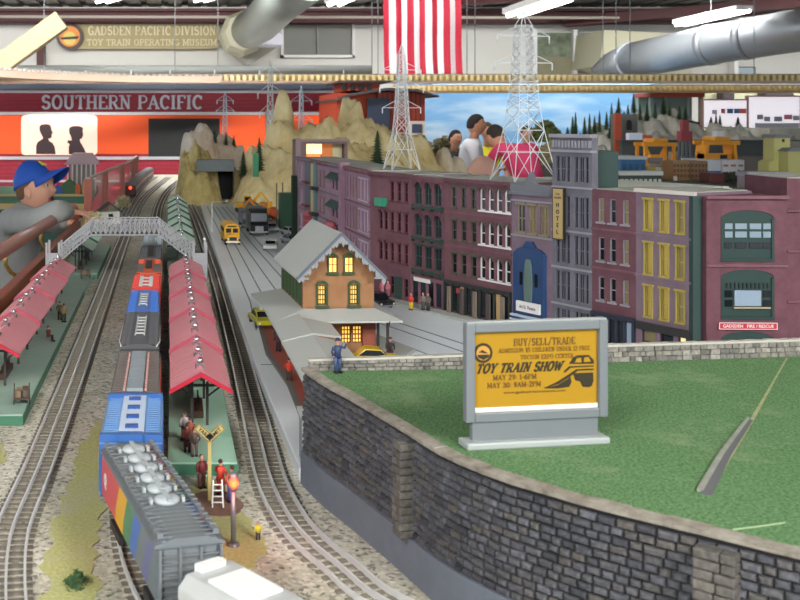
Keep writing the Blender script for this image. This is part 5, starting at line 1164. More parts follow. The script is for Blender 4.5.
P_ = gp(272, 251, STR); car(P_[0], P_[1]+.04, R(-8), 'd9dcd8', 'white toy car in front of the parked grey cars, left of the depot roof', L=.09, W=.040)
P_ = gp(282, 245, STR); car(P_[0]+.03, P_[1]+.03, R(15), '7f868c', 'dark grey toy car parked behind the white car', L=.09)
P_ = gp(286, 240, STR); car(P_[0]+.03, P_[1]+.13, R(18), 'aab2b6', 'silver toy car parked farther behind the dark grey car', L=.09)
P_ = gp(276, 236, STR); car(P_[0]-.0, P_[1]+.15, R(5), 'c6ccd0', 'pale toy car beside the black truck', L=.09)
def bus(x, y, rot, label, col='efb51e'):
    root = thing('school_bus', label, 'toy bus', (x, y, STR+.0002), rot); mt = M('bus_yellow', col, .4); L, W, H = .17, .047, .062
    m = MB(); m.prism([(-W/2, .010), (-W/2, H*.8), (-W*.4, H*.95), (-W*.2, H), (W*.2, H), (W*.4, H*.95), (W/2, H*.8), (W/2, .010)], -L/2+.03, L/2, 'y'); m.build('body', mt, root, bevel=.001)
    m = MB(); m.prism([(-W*.36, .010), (-W*.36, H*.48), (-W*.25, H*.53), (W*.25, H*.53), (W*.36, H*.48), (W*.36, .010)], -L/2, -L/2+.03, 'y'); m.build('hood', mt, root, bevel=.0012)
    for s in (-1, 1): MB().bx(s*W*.22-W*.17, s*W*.22+W*.17, -L/2+.0288, -L/2+.031, H*.57, H*.78).build('windscreen', glass_dark, root)
    MB().bx(-W*.24, W*.24, -L/2-.001, -L/2+.001, .014, H*.40).build('grille', dark, root); MB().bx(-W*.46, W*.46, -L/2-.003, -L/2, .008, .013).build('bumper', white, root)
    for s in (-1, 1):
        m = MB(); m.ball((s*W*.31, -L/2-.0008, H*.32), .0028, 8, 6); m.build('headlight', M('lamp_glass', 'efeee2', .2), root)
        for k in range(7): y_ = -L/2+.045+k*.0175; MB().bx(s*W/2-.0005, s*W/2+.0005, y_-.006, y_+.006, H*.58, H*.78).build('side_window', glass_dark, root)
    MB().bx(-W*.3, W*.3, -L/2+.0288, -L/2+.0305, H*.84, H*.92).build('name_band', M('bus_black', '2b2410', .5), root)
    wheels(root, [(s*W*.42, y_) for s in (-1, 1) for y_ in (-L/2+.016, L/2-.04)], .009, .008)
P_ = gp(232, 245.5, STR); bus(P_[0], P_[1]+.085, R(2), 'yellow toy school bus driving towards the viewer on the street')
def truck_(x, y, rot, label, col, W=.062, H=.085, L=.16, name='toy_truck'):
    root = thing(name, label, 'toy truck', (x, y, STR+.0002), rot); mt = M('truck_'+col, col, .35)
    MB().bx(-W/2, W/2, -L/2+.045, L/2, .014, H).build('cargo_box', mt, root, bevel=.002)
    m = MB(); m.prism([(-L/2, .008), (-L/2, H*.4), (-L/2+.012, H*.5), (-L/2+.02, H*.85), (-L/2+.045, H*.92), (-L/2+.045, .008)], -W*.48, W*.48, 'x'); m.build('cab', mt, root, bevel=.002)
    m = MB(); i = [(-W*.42, -L/2+.0115, H*.52), (W*.42, -L/2+.0115, H*.52), (W*.42, -L/2+.0185, H*.84), (-W*.42, -L/2+.0185, H*.84)]; m.prism([(p[1], p[2]) for p in ((0, -L/2+.0105, H*.53), (0, -L/2+.014, H*.53), (0, -L/2+.021, H*.84), (0, -L/2+.0175, H*.84))], -W*.42, W*.42, 'x'); m.build('windscreen', M('screen_grey', '8b929b', .2), root)
    MB().bx(-W*.22, W*.22, -L/2-.001, -L/2+.001, .014, H*.36).build('grille', silver, root); MB().bx(-W*.5, W*.5, -L/2-.004, -L/2, .008, .014).build('bumper', silver, root)
    wheels(root, [(s*W*.42, y_) for s in (-1, 1) for y_ in (-L/2+.025, L/2-.035)], .010, .009)
P_ = gp(259, 235.5, STR); truck_(P_[0], P_[1]+.08, R(1), 'black toy delivery truck facing the viewer beside the parked cars', '1d2028')
P_ = gp(252, 231, STR); truck_(P_[0]-.005, P_[1]+.16, R(1), 'dark grey toy truck half hidden behind the black truck', '565e66', W=.05, H=.06)
P_ = gp(255, 219, STR); truck_(P_[0], P_[1]+.15, R(4), 'blue-grey toy truck standing in front of the yellow excavator', '6f7f90', W=.045, H=.05)
def digger(x, y, rot, label, col, s=1.0):
    root = thing('toy_excavator', label, 'toy excavator', (x, y, STR+.0002), rot); mt = M('digger_'+col, col, .45)
    m = MB()
    for k in (-1, 1): m.prism([(-.05*s, .006*s), (-.043*s, 0), (.043*s, 0), (.05*s, .006*s), (.05*s, .014*s), (.043*s, .02*s), (-.043*s, .02*s), (-.05*s, .014*s)], k*.028*s-.008*s, k*.028*s+.008*s, 'y')
    m.build('track', dark, root); MB().bx(-.045*s, .04*s, -.03*s, .03*s, .02*s, .048*s).build('body', mt, root, bevel=.003*s)
    MB().bx(-.01*s, .025*s, -.028*s, 0, .048*s, .08*s).build('cab', mt, root, bevel=.002*s); MB().bx(-.006*s, .021*s, -.0292*s, -.005*s, .055*s, .075*s).build('cab_window', glass_dark, root)
    MB().bar((.03*s, .01*s, .04*s), (.075*s, .01*s, .095*s), .012*s).bar((.075*s, .01*s, .095*s), (.115*s, .01*s, .045*s), .009*s).build('boom', mt, root)
    m = MB(); m.prism([(.10*s, .045*s), (.13*s, .05*s), (.128*s, .02*s), (.105*s, .016*s)], -.008*s, .028*s, 'y'); m.build('bucket', mt, root)
P_ = gp(249, 213, STR); digger(P_[0]-.01, P_[1]+.05, R(0), 'yellow-orange toy excavator at the foot of the rock slope', 'dda21c', .85)
P_ = gp(265, 219, STR); digger(P_[0]+.0, P_[1]+.05, R(150), 'second orange-yellow toy excavator with its arm lowered, right of the first', 'e08f1c', .75)
P_ = gp(274, 226, STR)
root = thing('orange_drum', 'orange-red toy cement drum machine by the green container', 'toy machine', (P_[0], P_[1], STR)); MB().tube([(0, -.02, .03), (0, -.01, .045), (0, .02, .05), (0, .03, .045)], [.009, .018, .018, .007], 14).build('drum', M('drum_orange', 'd35a30', .5), root); MB().bx(-.022, .022, -.04, .05, 0, .02).build('chassis', M('chassis_grey', '9a9a98', .6), root)
P_ = gp(289, 229, STR)
root = thing('green_container', 'tall dark green toy container with open frame posts left of the mauve row', 'container', (P_[0], P_[1]+.02, STR), R(3)); gc = M('container_green', '335843', .6)
m = MB().bx(-.032, .03, -.02, .02, 0, .125); [m.bx(-.032+k*.0078, -.030+k*.0078, -.0212, -.02, .002, .123) for k in range(8)]; m.build('body', gc, root); MB().bx(-.046, -.042, -.02, -.016, 0, .16).bx(.036, .04, -.02, -.016, 0, .15).bx(-.02, -.016, .012, .016, .125, .16).build('frame_post', M('post_olive', '6b6b52', .6), root)
# street lamps
def lamp_post(px, py, lab, h=.1, z=STR, arm=0):
    P = gp(px, py, z); root = thing('lamp_post', lab, 'lamp post', (P[0], P[1], z), 0); lm = M('lamp_white', 'd3d6d2', .5)
    MB().tube([(0, 0, 0), (0, 0, h)], .0018, 8).lathe([(.004, 0), (.004, .004), (.002, .006)], seg=8).build('pole', lm, root)
    m = MB(); m.ball((arm, 0, h+.003), .004, 10, 8); m.build('globe', white, root)
    if arm: MB().bar((0, 0, h), (arm, 0, h+.001), .0014).build('arm', lm, root)
lamp_post(204.5, 280, 'thin white lamp post between the footbridge stairs and the track', .098, G0)
lamp_post(212, 231, 'thin white lamp post with long arm at the left edge of the street', .10, STR, .05)
# utility cabinet
root = thing('utility_cabinet', 'white-capped grey cabinet standing against the near end of the stone wall', 'cabinet', (.1545, 1.168, STR)); MB().bx(-.006, .010, -.016, .02, 0, .052).build('body', M('cab_grey', '8b8f95', .5), root); MB().bx(-.0085, .012, -.018, .022, .052, .056).bx(-.0072, -.006, -.0172, -.016, 0.006, .05).bx(-.0075, -.0055, -.019, -.0165, .02, .048).build('cap', M('cab_white', 'cfd3d3', .5), root)
# ---------------------------------------------------------------- pylons
def pylon(x, y, z, h, b, label, arms, rot=0, mat=None, r=.0013, waist=.22, levels=12):
    root = thing('power_pylon', label, 'pylon', (x, y, z), rot, 'white lattice power pylons'); mt = mat or M('pylon_white', 'd0d6d8', .5)
    tb_ = b*waist; zb = .30*h
    q__ = [(0, 1), (.3, .58*waist), (.45, .45*waist), (.92, .25*waist), (1.001, .01)]
    def prof(t):
        for (a0, v0), (a1, v1) in zip(q__, q__[1:]):
            if t <= a1: return b/2*(v0+(v1-v0)*(t-a0)/(a1-a0))
        return .0004
    ts = [0, .30, .42]+[.42+.5*k/levels for k in range(1, levels+1)]+[1]
    for sx_, sy_ in ((-1, -1), (1, -1), (1, 1), (-1, 1)): MB().tube([(sx_*prof(t), sy_*prof(t), t*h) for t in ts], r*.95, 5, sm=False).build('leg', mt, root)
    m = MB()
    for a_, b_ in zip(ts[:-1], ts[1:]):
        if b_ > .95: break
        A_, B_ = prof(a_), prof(b_)
        for k in range(4):
            c1 = ((-1, -1), (1, -1), (1, 1), (-1, 1))[k]; c2 = ((-1, -1), (1, -1), (1, 1), (-1, 1))[(k+1) % 4]
            m.bar((c1[0]*A_, c1[1]*A_, a_*h), (c2[0]*B_, c2[1]*B_, b_*h), r*1.2); m.bar((c2[0]*A_, c2[1]*A_, a_*h), (c1[0]*B_, c1[1]*B_, b_*h), r*1.2); m.bar((c1[0]*B_, c1[1]*B_, b_*h), (c2[0]*B_, c2[1]*B_, b_*h), r*1.1)
    for k in range(4):
        c1 = ((-1, -1), (1, -1), (1, 1), (-1, 1))[k]; c2 = ((-1, -1), (1, -1), (1, 1), (-1, 1))[(k+1) % 4]; q_ = prof(.17); m.bar((c1[0]*q_, c1[1]*q_, .17*h), (c2[0]*q_, c2[1]*q_, .17*h), r*1.1)
    m.build('bracing', mt, root)
    for t, l in arms:
        m = MB(); q_ = prof(t)
        for s in (-1, 1):
            for yy in (-q_, q_): m.bar((s*q_, yy, t*h), (s*l, 0, t*h), r*1.2)
            m.bar((s*q_, 0, t*h+.06*h), (s*l, 0, t*h), r*1.2)
            m.tube([(s*l, 0, t*h), (s*l, 0, t*h-.045*h)], r*1.6, 6)
        m.build('crossarm', mt, root)
pylon(.672, 1.985, STR+.2655, .318, .088, 'tallest white lattice pylon standing on the roofs left of the hotel', [(.55, .052)] if False else [(.86, .054), (.70, .060)], R(12), waist=1.05, r=.0009, levels=9)
pylon(.525, 2.36, STR+.2655, .284, .066, 'white lattice pylon on the corner building roof in front of the flag', [(.80, .045), (.66, .050), (.50, .044)], R(5), waist=.85, levels=8, r=.0009)
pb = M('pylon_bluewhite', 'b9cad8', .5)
# ---------------------------------------------------------------- rock hills
HF = []
def hit(px, py, lo=4.2, hi=12):
    Y = lo
    while Y < hi:
        x, _, z = at(px, py, Y)
        for f in HF:
            h = f(x, Y)
            if h is not None and h > z: return (x, Y+.01, h-.004)
        Y += .01
    Y = (lo+hi)/2 if hi < 11 else 5.4; x, _, z = at(px, py, Y); return (x, Y, ground(x, Y, z))
def ground(x, y, z=1.055):
    hs_ = [h for h in (f(x, y) for f in HF) if h is not None]
    return max(hs_)-.004 if hs_ else z
def rock(name, x0, x1, y0, y1, zb, peaks, mat, label, cat='hill', n=70, amp=.05, seed=0, edge=.06, fs=4.5, pw=1.0):
    m = MB(); idx = []; nx = n; ny = int(n*(y1-y0)/(x1-x0)); ny = max(20, min(ny, 90))
    for j in range(ny+1):
        row = []
        for i in range(nx+1):
            x = x0+(x1-x0)*i/nx; y = y0+(y1-y0)*j/ny; z = 0
            for px, py, h, sx_, sy_ in peaks:
                d = ((x-px)/sx_)**2+((y-py)/sy_)**2; z = max(z, h*math.exp(-(d**pw)) if d < 6 else 0)
            nz = noise.fractal(Vector((x*fs, y*fs, seed)), .55, 2.1, 5)*.8; rg = abs(noise.noise(Vector((x*fs*1.7, y*fs*.9, seed+5))))
            zz = z+(nz*amp-rg*amp*.9)*min(1, z/.06)
            e_ = min((x-x0), (x1-x), (y-y0), (y1-y))/edge; zz = max(0, zz)*max(0, min(1, e_))
            row.append(m.V((x, y, zb-.003+zz)))
        idx.append(row)
    def hf(x, y):
        if not (x0 < x < x1 and y0 < y < y1): return None
        return m.v[idx[min(ny, int((y-y0)/(y1-y0)*ny+.5))][min(nx, int((x-x0)/(x1-x0)*nx+.5))]][2]
    HF.append(hf)
    for j in range(ny):
        for i in range(nx): m.face((idx[j][i], idx[j][i+1], idx[j+1][i+1], idx[j+1][i]), 0, True)
    return tag(m.build(name, mat, fixn=False), label, cat)
rock_m = M('tan_rock', 'fbeebb', .9, var=(6, .3, 8), col2='dcc182', bump=(60, .6)); rock_b = M('brown_rock', 'd6c58a', .9, var=(9, .4, 8), col2='a39258', bump=(60, .6)); rock_w = M('white_rock', 'e6e0d4', .9, var=(9, .3, 6), col2='bca48c', bump=(60, .6))
rock('rock_hill', .26, 1.42, 4.35, 6.1, G0, [(.600, 5.45, .575, .075, .22), (.57, 5.3, .40, .11, .3), (.66, 5.3, .34, .12, .35), (.46, 5.05, .26, .13, .35), (.42, 4.8, .15, .13, .35), (.56, 4.85, .27, .18, .35), (.76, 5.2, .40, .14, .35), (.93, 5.35, .545, .085, .25), (.94, 5.2, .40, .17, .35), (1.08, 5.25, .37, .16, .35), (.85, 4.85, .30, .3, .3), (1.22, 5.25, .31, .16, .35)], rock_m, 'large tan plaster rock hill with pointed peaks behind the mauve buildings', n=130, amp=.07, seed=2, fs=6, pw=1.6)
rock('rock_bluff', .03, .265, 4.86, 5.36, G0, [(.11, 5.1, .24, .10, .26), (.18, 5.15, .22, .10, .22), (.12, 5.0, .17, .10, .2)], rock_b, 'brown rock bluff at the left of the tunnel, beside the far tracks', n=60, amp=.085, seed=7, fs=9, pw=1.8, edge=.03)
rock('rock_outcrop', .04, .44, 5.37, 6.0, G0, [(.13, 5.6, .31, .09, .18), (.20, 5.6, .36, .10, .18), (.30, 5.65, .30, .10, .2), (.38, 5.65, .25, .08, .2)], rock_w, 'whitish rock outcrop above the tunnel bridge', n=50, amp=.07, seed=11, pw=1.8, edge=.03)
tag(MB().bx(.16, .36, 5.12, 5.34, G0+.155, G0+.19).build('hill_ledge', rock_w), 'flat pale ledge behind the tunnel bridge beam', 'ledge') if False else None
root = thing('road_bridge', 'grey concrete beam bridge over the dark tunnel opening at the end of the street', 'bridge', (.235, 4.93, STR)); cg = M('bridge_concrete', '7c8488', .7, var=(20, .15, 3))
MB().bx(-.10, .075, -.03, .12, .140, .192).build('beam', cg, root, bevel=.002); MB().bx(-.12, -.095, -.02, .12, 0, .14).bx(.075, .10, -.02, .12, 0, .14).build('abutment', M('abut_tan', '9a8b66', .9, var=(20, .3, 4)), root); MB().bx(.0, .075, .105, .12, 0, .14).build('tunnel_shade_panel', M('tunnel_dark', '1b1b1f', .9), root)  # near-black slab paints the shade inside the tunnel opening
pylon(.56, 5.75, ground(.56, 5.75)-.02, 1.775-ground(.56, 5.75)+.02, .10, 'white lattice pylon rising behind the middle rock peak', [(.90, .062), (.75, .068), (.6, .058)], 0, waist=.8, r=.0022, levels=7)
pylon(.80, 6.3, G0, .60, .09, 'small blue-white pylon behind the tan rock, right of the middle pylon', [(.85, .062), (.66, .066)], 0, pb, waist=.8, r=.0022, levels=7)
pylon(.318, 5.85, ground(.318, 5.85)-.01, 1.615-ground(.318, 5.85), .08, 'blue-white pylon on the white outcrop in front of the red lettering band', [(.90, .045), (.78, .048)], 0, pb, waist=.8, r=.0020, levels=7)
def conifer(x, y, z, h, r, label=None, group=None, dup=None, col=('2c4028', '46583a')):
    if dup is not None:
        o = copy_tree(dup); o.location = (x, y, z); s = h/dup['h0']; o.scale = (r/dup['r0'], r/dup['r0'], s); o.rotation_euler = (0, 0, random.uniform(0, 6))
        if label: o['label'] = label
        if group: o['group'] = group
        return o
    root = thing('conifer_tree', label, 'tree', (x, y, z), 0, group); rn = random.Random(1)
    MB().lathe([(r*.12, 0), (r*.05, h*.8)], seg=6).build('trunk', M('bark', '4a3a2c', .9), root)
    m = MB()
    for k in range(13):
        t = k/13; zz = h*(.1+.88*t); rr_ = r*(1-t)**.8*rn.uniform(.85, 1.1)+r*.05; nb_ = 11
        for j in range(nb_):
            a = 6.283*j/nb_+rn.uniform(-.25, .25); b_ = rr_*rn.uniform(.7, 1.12); dz = h*.10
            p = Vector((math.cos(a)*b_, math.sin(a)*b_, zz-dz*.5)); w_ = rr_*.34; tt = Vector((-math.sin(a), math.cos(a), 0))*w_
            i = [m.V(v) for v in ((0, 0, zz+dz*.5), p+tt, p-tt, (0, 0, zz-dz*.35), p*.6+Vector((0, 0, zz*.4-dz*.5)))]
            for q_ in ((0,1,2),(0,3,1),(0,2,3),(3,2,1)): m.face([i[u] for u in q_])
    m.build('foliage', M('fir_'+col[0], col[0], .9, var=(60, .3, 3), col2=col[1]), root); root['h0'] = h; root['r0'] = r
    return root
fir = conifer(*hit(235, 187), .105, .026, 'dark green fir tree nearest the right end of the tunnel bridge', 'firs around the tunnel')
for px, py, Y, h, r, lab in ((243.5, 180, 5.1, .125, .024, 'tallest dark fir behind the right end of the tunnel bridge'), (259.5, 173, 5.3, .165, .026, 'dark fir at the foot of the tallest rock peak'), (215, 146, 5.6, .085, .018, 'small fir on top of the whitish outcrop'), (226, 146, 5.7, .08, .016, 'small fir beside the foot of the blue-white pylon'), (234, 148, 5.75, .07, .015, 'smallest fir right of the blue-white pylon'), (378, 200, 0, 0, 0, '')):
    if h: conifer(*hit(px, py), h, r, lab, 'firs around the tunnel', dup=fir)
c2 = conifer(*hit(378, 168), .18, .035, 'dark tree on the rock behind the corner building roof', None, dup=fir); c2['group'] = 'firs around the tunnel'
tag(MB().bx(-.012, .012, -.01, .01, 0, .10).build('green_marker', M('marker_green', '3c8a62', .6), loc=hit(256, 179)), 'small bright green post among the firs by the bridge', 'post')
# fence with clear panels
fn = thing('clear_fence', 'clear panel fence with red-brown posts along the far left layout edge', 'fence', (0, 0, 0)); fp = [(-.297, 3.90), (-.266, 4.42), (-.225, 5.15), (-.195, 5.75), (-.19, 6.3)]
for k, (x, y) in enumerate(fp): MB().bx(x-.014, x+.014, y-.012, y+.012, 1.055, 1.232).build('post', beam_m, fn)
clear = bpy.data.materials.new('clear_panel'); clear.use_nodes = True; b_ = clear.node_tree.nodes['Principled BSDF']; b_.inputs['Transmission Weight'].default_value = .0; b_.inputs['Alpha'].default_value = .35; b_.inputs['Roughness'].default_value = .15; b_.inputs['Base Color'].default_value = lin('aab4b0')
for (xa, ya), (xb, yb2) in zip(fp, fp[1:]):
    MB().bar((xa, ya, 1.145), (xb, yb2, 1.145), .003, .16).build('panel', clear, fn); MB().bar((xa, ya, 1.232), (xb, yb2, 1.232), .012, .008).build('top_rail', M('rail_pale', 'b7a9a0', .5), fn)
shrub('pale_bush', (-.272, 3.80, G0), .052, 'pale yellow fluffy bush at the near end of the clear fence', ('c9c08e', 'e0d7ae'), None, 260)
shrub('pale_bush', (-.205, 4.75, G0), .045, 'pale bush against the clear fence farther back', ('b9b08a', 'd0c9a4'), None, 160)
# ---------------------------------------------------------------- railing beside the boy
rl = thing('hand_railing', 'red-brown pipe railing with brass brackets in front of the boy', 'railing', (0, 0, 0))
MB().tube([(-.52, .6, 1.130), (-.455, 1.5, 1.130), (-.407, 2.545, 1.130), (-.372, 3.3, 1.130), (-.352, 3.80, 1.130), (-.348, 3.87, 1.122), (-.348, 3.90, 1.10), (-.348, 3.905, 1.03)], .0185, 14).build('pipe', M('pipe_redbrown', 'b36e60', .35, coat=.2), rl)
brass = M('brass', 'c0a860', .3, .8)
for y in (1.6, 2.62, 3.15): x = -.407+(y-2.545)*.0455; MB().tube([(x, y, 1.112), (x-.004, y+.01, 1.09), (x+.006, y+.03, 1.065), (x+.026, y+.05, 1.05)], .0055, 8).build('bracket', brass, rl)
# ---------------------------------------------------------------- far wall display: red and orange train car side
sp = thing('train_car_mural', 'full-size side of a red and orange passenger car forming the left back wall', 'display', (0, 10.0, 0)); X0, X1 = -3.2, 1.74
def zz(py, Y=10.0): return EYE+(VY-py)*Y/F
def xx(px, Y=10.0): return (px-VX)*Y/F
carred = M('car_crimson', 'a81834', .45); carorg = M('car_orange_wall', 'ff5c16', .5); stripe = M('stripe_silver', 'c9c6cc', .35, .3)
MB().bx(X0, X1, .0, .4, 0.5, zz(85)).build('car_body', carred, sp)
m = MB(); [m.bx(X0, X1, -.012, 0, zz(y_+1.0), zz(y_)) for y_ in (98, 102, 106, 110)]; [m.bx(X0, X1, -.012, 0, zz(y_+2.2), zz(y_)) for y_ in (163, 167, 171, 175, 179, 183)]; m.build('ribs', M('car_crimson2', 'a8263c', .45), sp)
MB().bx(X0, X1, -.02, 0, zz(154), zz(113.5)).build('orange_band', carorg, sp)
m = MB(); [m.bx(X0, X1, -.03, 0, zz(b), zz(a)) for a, b in ((90.5, 93), (112, 114.8), (156.5, 159.5), (180, 182))]; m.build('stripe', stripe, sp)
MB().bx(X0, X1, -.06, .45, zz(90.5), zz(84)).build('roof_edge', M('roof_navy', '3f4656', .5), sp)
slab('SOUTHERN PACIFIC', 'lettering', M('letter_silver', 'c4bfcc', .35, .3), sp, (xx(122), -.012, zz(102.2)), .12, 1.53, depth=.012)
# lit window with two silhouettes
def rrect(x0, x1, z0, z1, r): 
    P = []
    for cx, cz, a0 in ((x1-r, z1-r, 0), (x0+r, z1-r, 90), (x0+r, z0+r, 180), (x1-r, z0+r, 270)):
        for k in range(6): a = R(a0+k*18); P.append((cx+r*math.cos(a), cz+r*math.sin(a)))
    return P
wn = MB().prism(rrect(xx(21.5), xx(97.5), zz(155), zz(115), .04), -.026, -.01, 'y').build('lit_window', M('glow_pink', 'ffd9c4', .5, emit=.32), sp)
tube_l = MB().bx(xx(28), xx(90), -.045, -.03, zz(118.5), zz(116.5)).build('window_lamp', M('lamp_tube', 'fffaf0', emit=6), wn)
sil = M('silhouette', '4a3a3c', .8)
m = MB(); s = 10/F
def spx(pts): return [(xx(a), zz(b)) for a, b in pts]
m.prism(spx([(36.5, 154), (36.5, 146), (38, 142), (42, 139.5), (43.5, 138), (41.5, 134), (39.8, 130), (40, 126), (42, 124.6), (46, 124), (50, 124.6), (51.5, 127), (51.8, 130), (53.3, 133), (52, 134), (52, 137), (50.5, 138.5), (48.5, 138.5), (49.5, 141), (53, 143), (55, 147), (56, 154)]), -.032, -.027, 'y'); m.build('silhouette', sil, wn)
m = MB(); m.prism(spx([(69, 154), (69, 147), (70, 144), (67.5, 142.5), (68.5, 140), (72, 140.5), (71.5, 137), (69.5, 133), (69.2, 129), (70.5, 127), (74, 126), (79, 126), (82.5, 127.3), (83.5, 129), (82.8, 131), (83.5, 135), (82, 138.5), (80, 139.3), (80.5, 142), (83, 146), (85, 150), (86, 152), (85, 154)]), -.032, -.027, 'y'); m.build('silhouette', sil, wn)
MB().bx(xx(148.5), xx(219.5), -.028, -.02, zz(158), zz(118.5)).build('doorway', M('door_black', '1f2122', .6), sp)
tag(MB().bx(xx(265), xx(282), -.35, -.05, 0, zz(110)).build('grey_post', M('grey_box', '9a9b98', .6), loc=(0, 10, 0)), 'grey upright block in front of the orange car wall behind the tallest peak', 'post')
# caboose
cb = thing('caboose', 'dark red wooden caboose with a curved dark roof behind the rock hill', 'caboose', (0, 8.0, 0)); cbm = M('caboose_red', '96361f', .6, var=(4, .15, 4)); Y8 = 8.0
MB().bx(xx(378, Y8), xx(425, Y8), 0, 1.0, .7, zz(92, Y8)).build('body', cbm, cb); m = MB(); [m.bx(xx(378+k*4.7, Y8)-.004, xx(378+k*4.7, Y8)+.004, -.004, 0, .7, zz(92, Y8)) for k in range(1, 10)]; m.build('board_gap', M('gap_red', '5f2416', .7), cb)
MB().bx(xx(338, Y8), xx(378, Y8), .05, 1.0, .7, zz(93, Y8)).build('end_section', M('caboose_orange', 'a63c1e', .6), cb)
MB().bx(xx(367, Y8), xx(389, Y8), -.02, .0, .9, zz(98, Y8)).build('door', M('door_navy', '2c3448', .5), cb)
m = MB(); P = [(xx(336, Y8), zz(99, Y8)), (xx(350, Y8), zz(93.5, Y8)), (xx(385, Y8), zz(88, Y8)), (xx(415, Y8), zz(89.5, Y8)), (xx(436, Y8), zz(96, Y8)), (xx(436, Y8), zz(97.5, Y8)), (xx(415, Y8), zz(92, Y8)), (xx(385, Y8), zz(90.5, Y8)), (xx(350, Y8), zz(96, Y8)), (xx(336, Y8), zz(101, Y8))]
m.prism(P, -.1, 1.1, 'y'); m.build('roof', M('roof_char', '4a4244', .6), cb)
m = MB().bx(xx(352, Y8), xx(385, Y8), .2, .9, zz(90, Y8), zz(81, Y8)); m.build('cupola', cbm, cb); MB().bx(xx(344, Y8), xx(398, Y8), .15, .95, zz(81.5, Y8), zz(79.5, Y8)).build('cupola_roof', M('roof_char', '4a4244', .6), cb)
for k in range(4): MB().bx(xx(346+k*8.5, Y8), xx(351+k*8.5, Y8), .19, .21, zz(89, Y8), zz(83.5, Y8)).build('cupola_window', black, cb)
f = MB().bx(xx(408, Y8), xx(424, Y8), -.03, 0, zz(135, Y8), zz(121, Y8)).build('window', M('trim_cream', 'cfc6b4', .6), cb); MB().bx(xx(411, Y8), xx(421, Y8), -.035, -.03, zz(133, Y8), zz(124, Y8)).build('pane', M('pane_navy', '39405a', .3), f)
for x_, y_ in ((356, 103), (357.5, 107.5)): m = MB(); m.ball((xx(x_, Y8), .045, zz(y_, Y8)), .012, 8, 6); m.build('lamp', M('lamp_warm', 'ffd98a', emit=5), cb)
# green benches and toy house behind the boy
gb = thing('green_table', 'dark green topped display table behind the boy', 'table', (0, 5.6, 0)); MB().bx(-1.6, -.42, 0, .7, zz(203, 5.6), zz(194.5, 5.6)).build('top_board', M('table_green', '2f6b52', .5), gb); MB().bx(-1.6, -.42, -.03, 0, zz(196, 5.6), zz(194, 5.6)).bx(-1.6, -.42, -.02, 0, zz(209, 5.6), zz(203.5, 5.6)).build('edge_trim', M('trim_tan', 'b7a46c', .5), gb)
MB().bx(-1.55, -.5, .05, .1, .1, zz(209, 5.6)).build('skirt', M('skirt_green', '32594a', .6), gb)
for x in (-1.5, -.5): MB().bx(x-.03, x+.03, .5, .56, 0, zz(203, 5.6)).build('leg', dark, gb)
hh = thing('toy_house', 'grey-roofed toy house with pale columns on the display table behind the boy', 'toy house', (xx(81, 5.7), 5.75, zz(194.5, 5.6))); MB().bx(-.065, .065, 0, .1, 0, .17).build('wall', M('house_grey', '8f8a88', .7), hh); m = MB(); m.prism([(-.095, .155), (-.05, .215), (.05, .215), (.095, .155)], -.03, .13, 'y'); m.build('roof', M('house_roof', 'b39aa0', .6), hh)
m = MB(); [m.bx(-.075+k*.025-.004, -.075+k*.025+.004, -.02, -.01, 0, .155) for k in range(7)]; m.build('column', M('col_pale', 'cfc4c0', .6), hh)
for k, (px, c, lab, h_, w__) in enumerate(((58, '2a5a9a', 'small blue toy block on the display table beside the boy cap', .05, .05), (69, '3a5f3a', 'dark green toy shrub block on the display table', .08, .07), (78, 'c05a2c', 'small orange toy machine below the grey toy house', .06, .03), (87, 'a89a70', 'tan toy shed at the right end of the display table', .08, .05))):
    m = MB(); m.bx(-w__/2, w__/2, -.02, .02, 0, h_*.7); m.prism([(-w__/2, h_*.7), (0, h_), (w__/2, h_*.7)], -.022, .022, 'y'); tag(m.build('toy_block', M('blk_'+c, c, .6), loc=(xx(px, 5.66), 5.66, zz(194.5, 5.6))), lab, 'toy')
# ---------------------------------------------------------------- back of the room
def W_(px, py, Y): return (xx(px, Y), zz(py, Y))
Yw = 15.85
ms = thing('museum_sign', 'long beige museum name board with a round emblem high on the back wall', 'sign', (0, Yw, 0)); bm_ = M('board_beige', 'b3a67c', .6); bm2 = M('board_cream', 'd8cfa6', .6); brn_l = M('letter_cream', 'ddd6b4', .6)
P_ = rrect(xx(72, Yw), xx(220, Yw), zz(49, Yw), zz(23, Yw), .1); MB().prism(P_, -.06, 0, 'y').build('board', bm_, ms)
P_ = rrect(xx(73.5, Yw), xx(218.5, Yw), zz(47.5, Yw), zz(24.5, Yw), .09); MB().prism(P_, -.07, -.055, 'y').build('inner_board', M('board_tan', 'a99c70', .6), ms)
slab('GADSDEN PACIFIC DIVISION', 'lettering', brn_l, ms, (xx(152, Yw), -.070, zz(31.0, Yw)), .125, 1.92, depth=.02)
slab('TOY TRAIN OPERATING MUSEUM', 'lettering', brn_l, ms, (xx(152, Yw), -.070, zz(42.7, Yw)), .085, 1.95, depth=.02, t1=.13, t0=.12)
c = W_(70.5, 37, Yw); disk(ms, c, .205, M('ring_dark', '3c2b28', .5), -.075, .05, 'emblem_ring', 32); disk(ms, c, .155, M('emblem_orange', 'e08a2c', .5), -.13, .01); disk(ms, (c[0], c[1]-.03), .10, M('emblem_yellow', 'd9c25a', .5), -.142, .01)
m = MB(); m.prism([(c[0]-.14, c[1]-.02), (c[0]+.14, c[1]+.0), (c[0]+.12, c[1]-.04), (c[0]-.12, c[1]-.05)], -.165, -.155, 'y'); m.build('emblem_train', dark, ms)
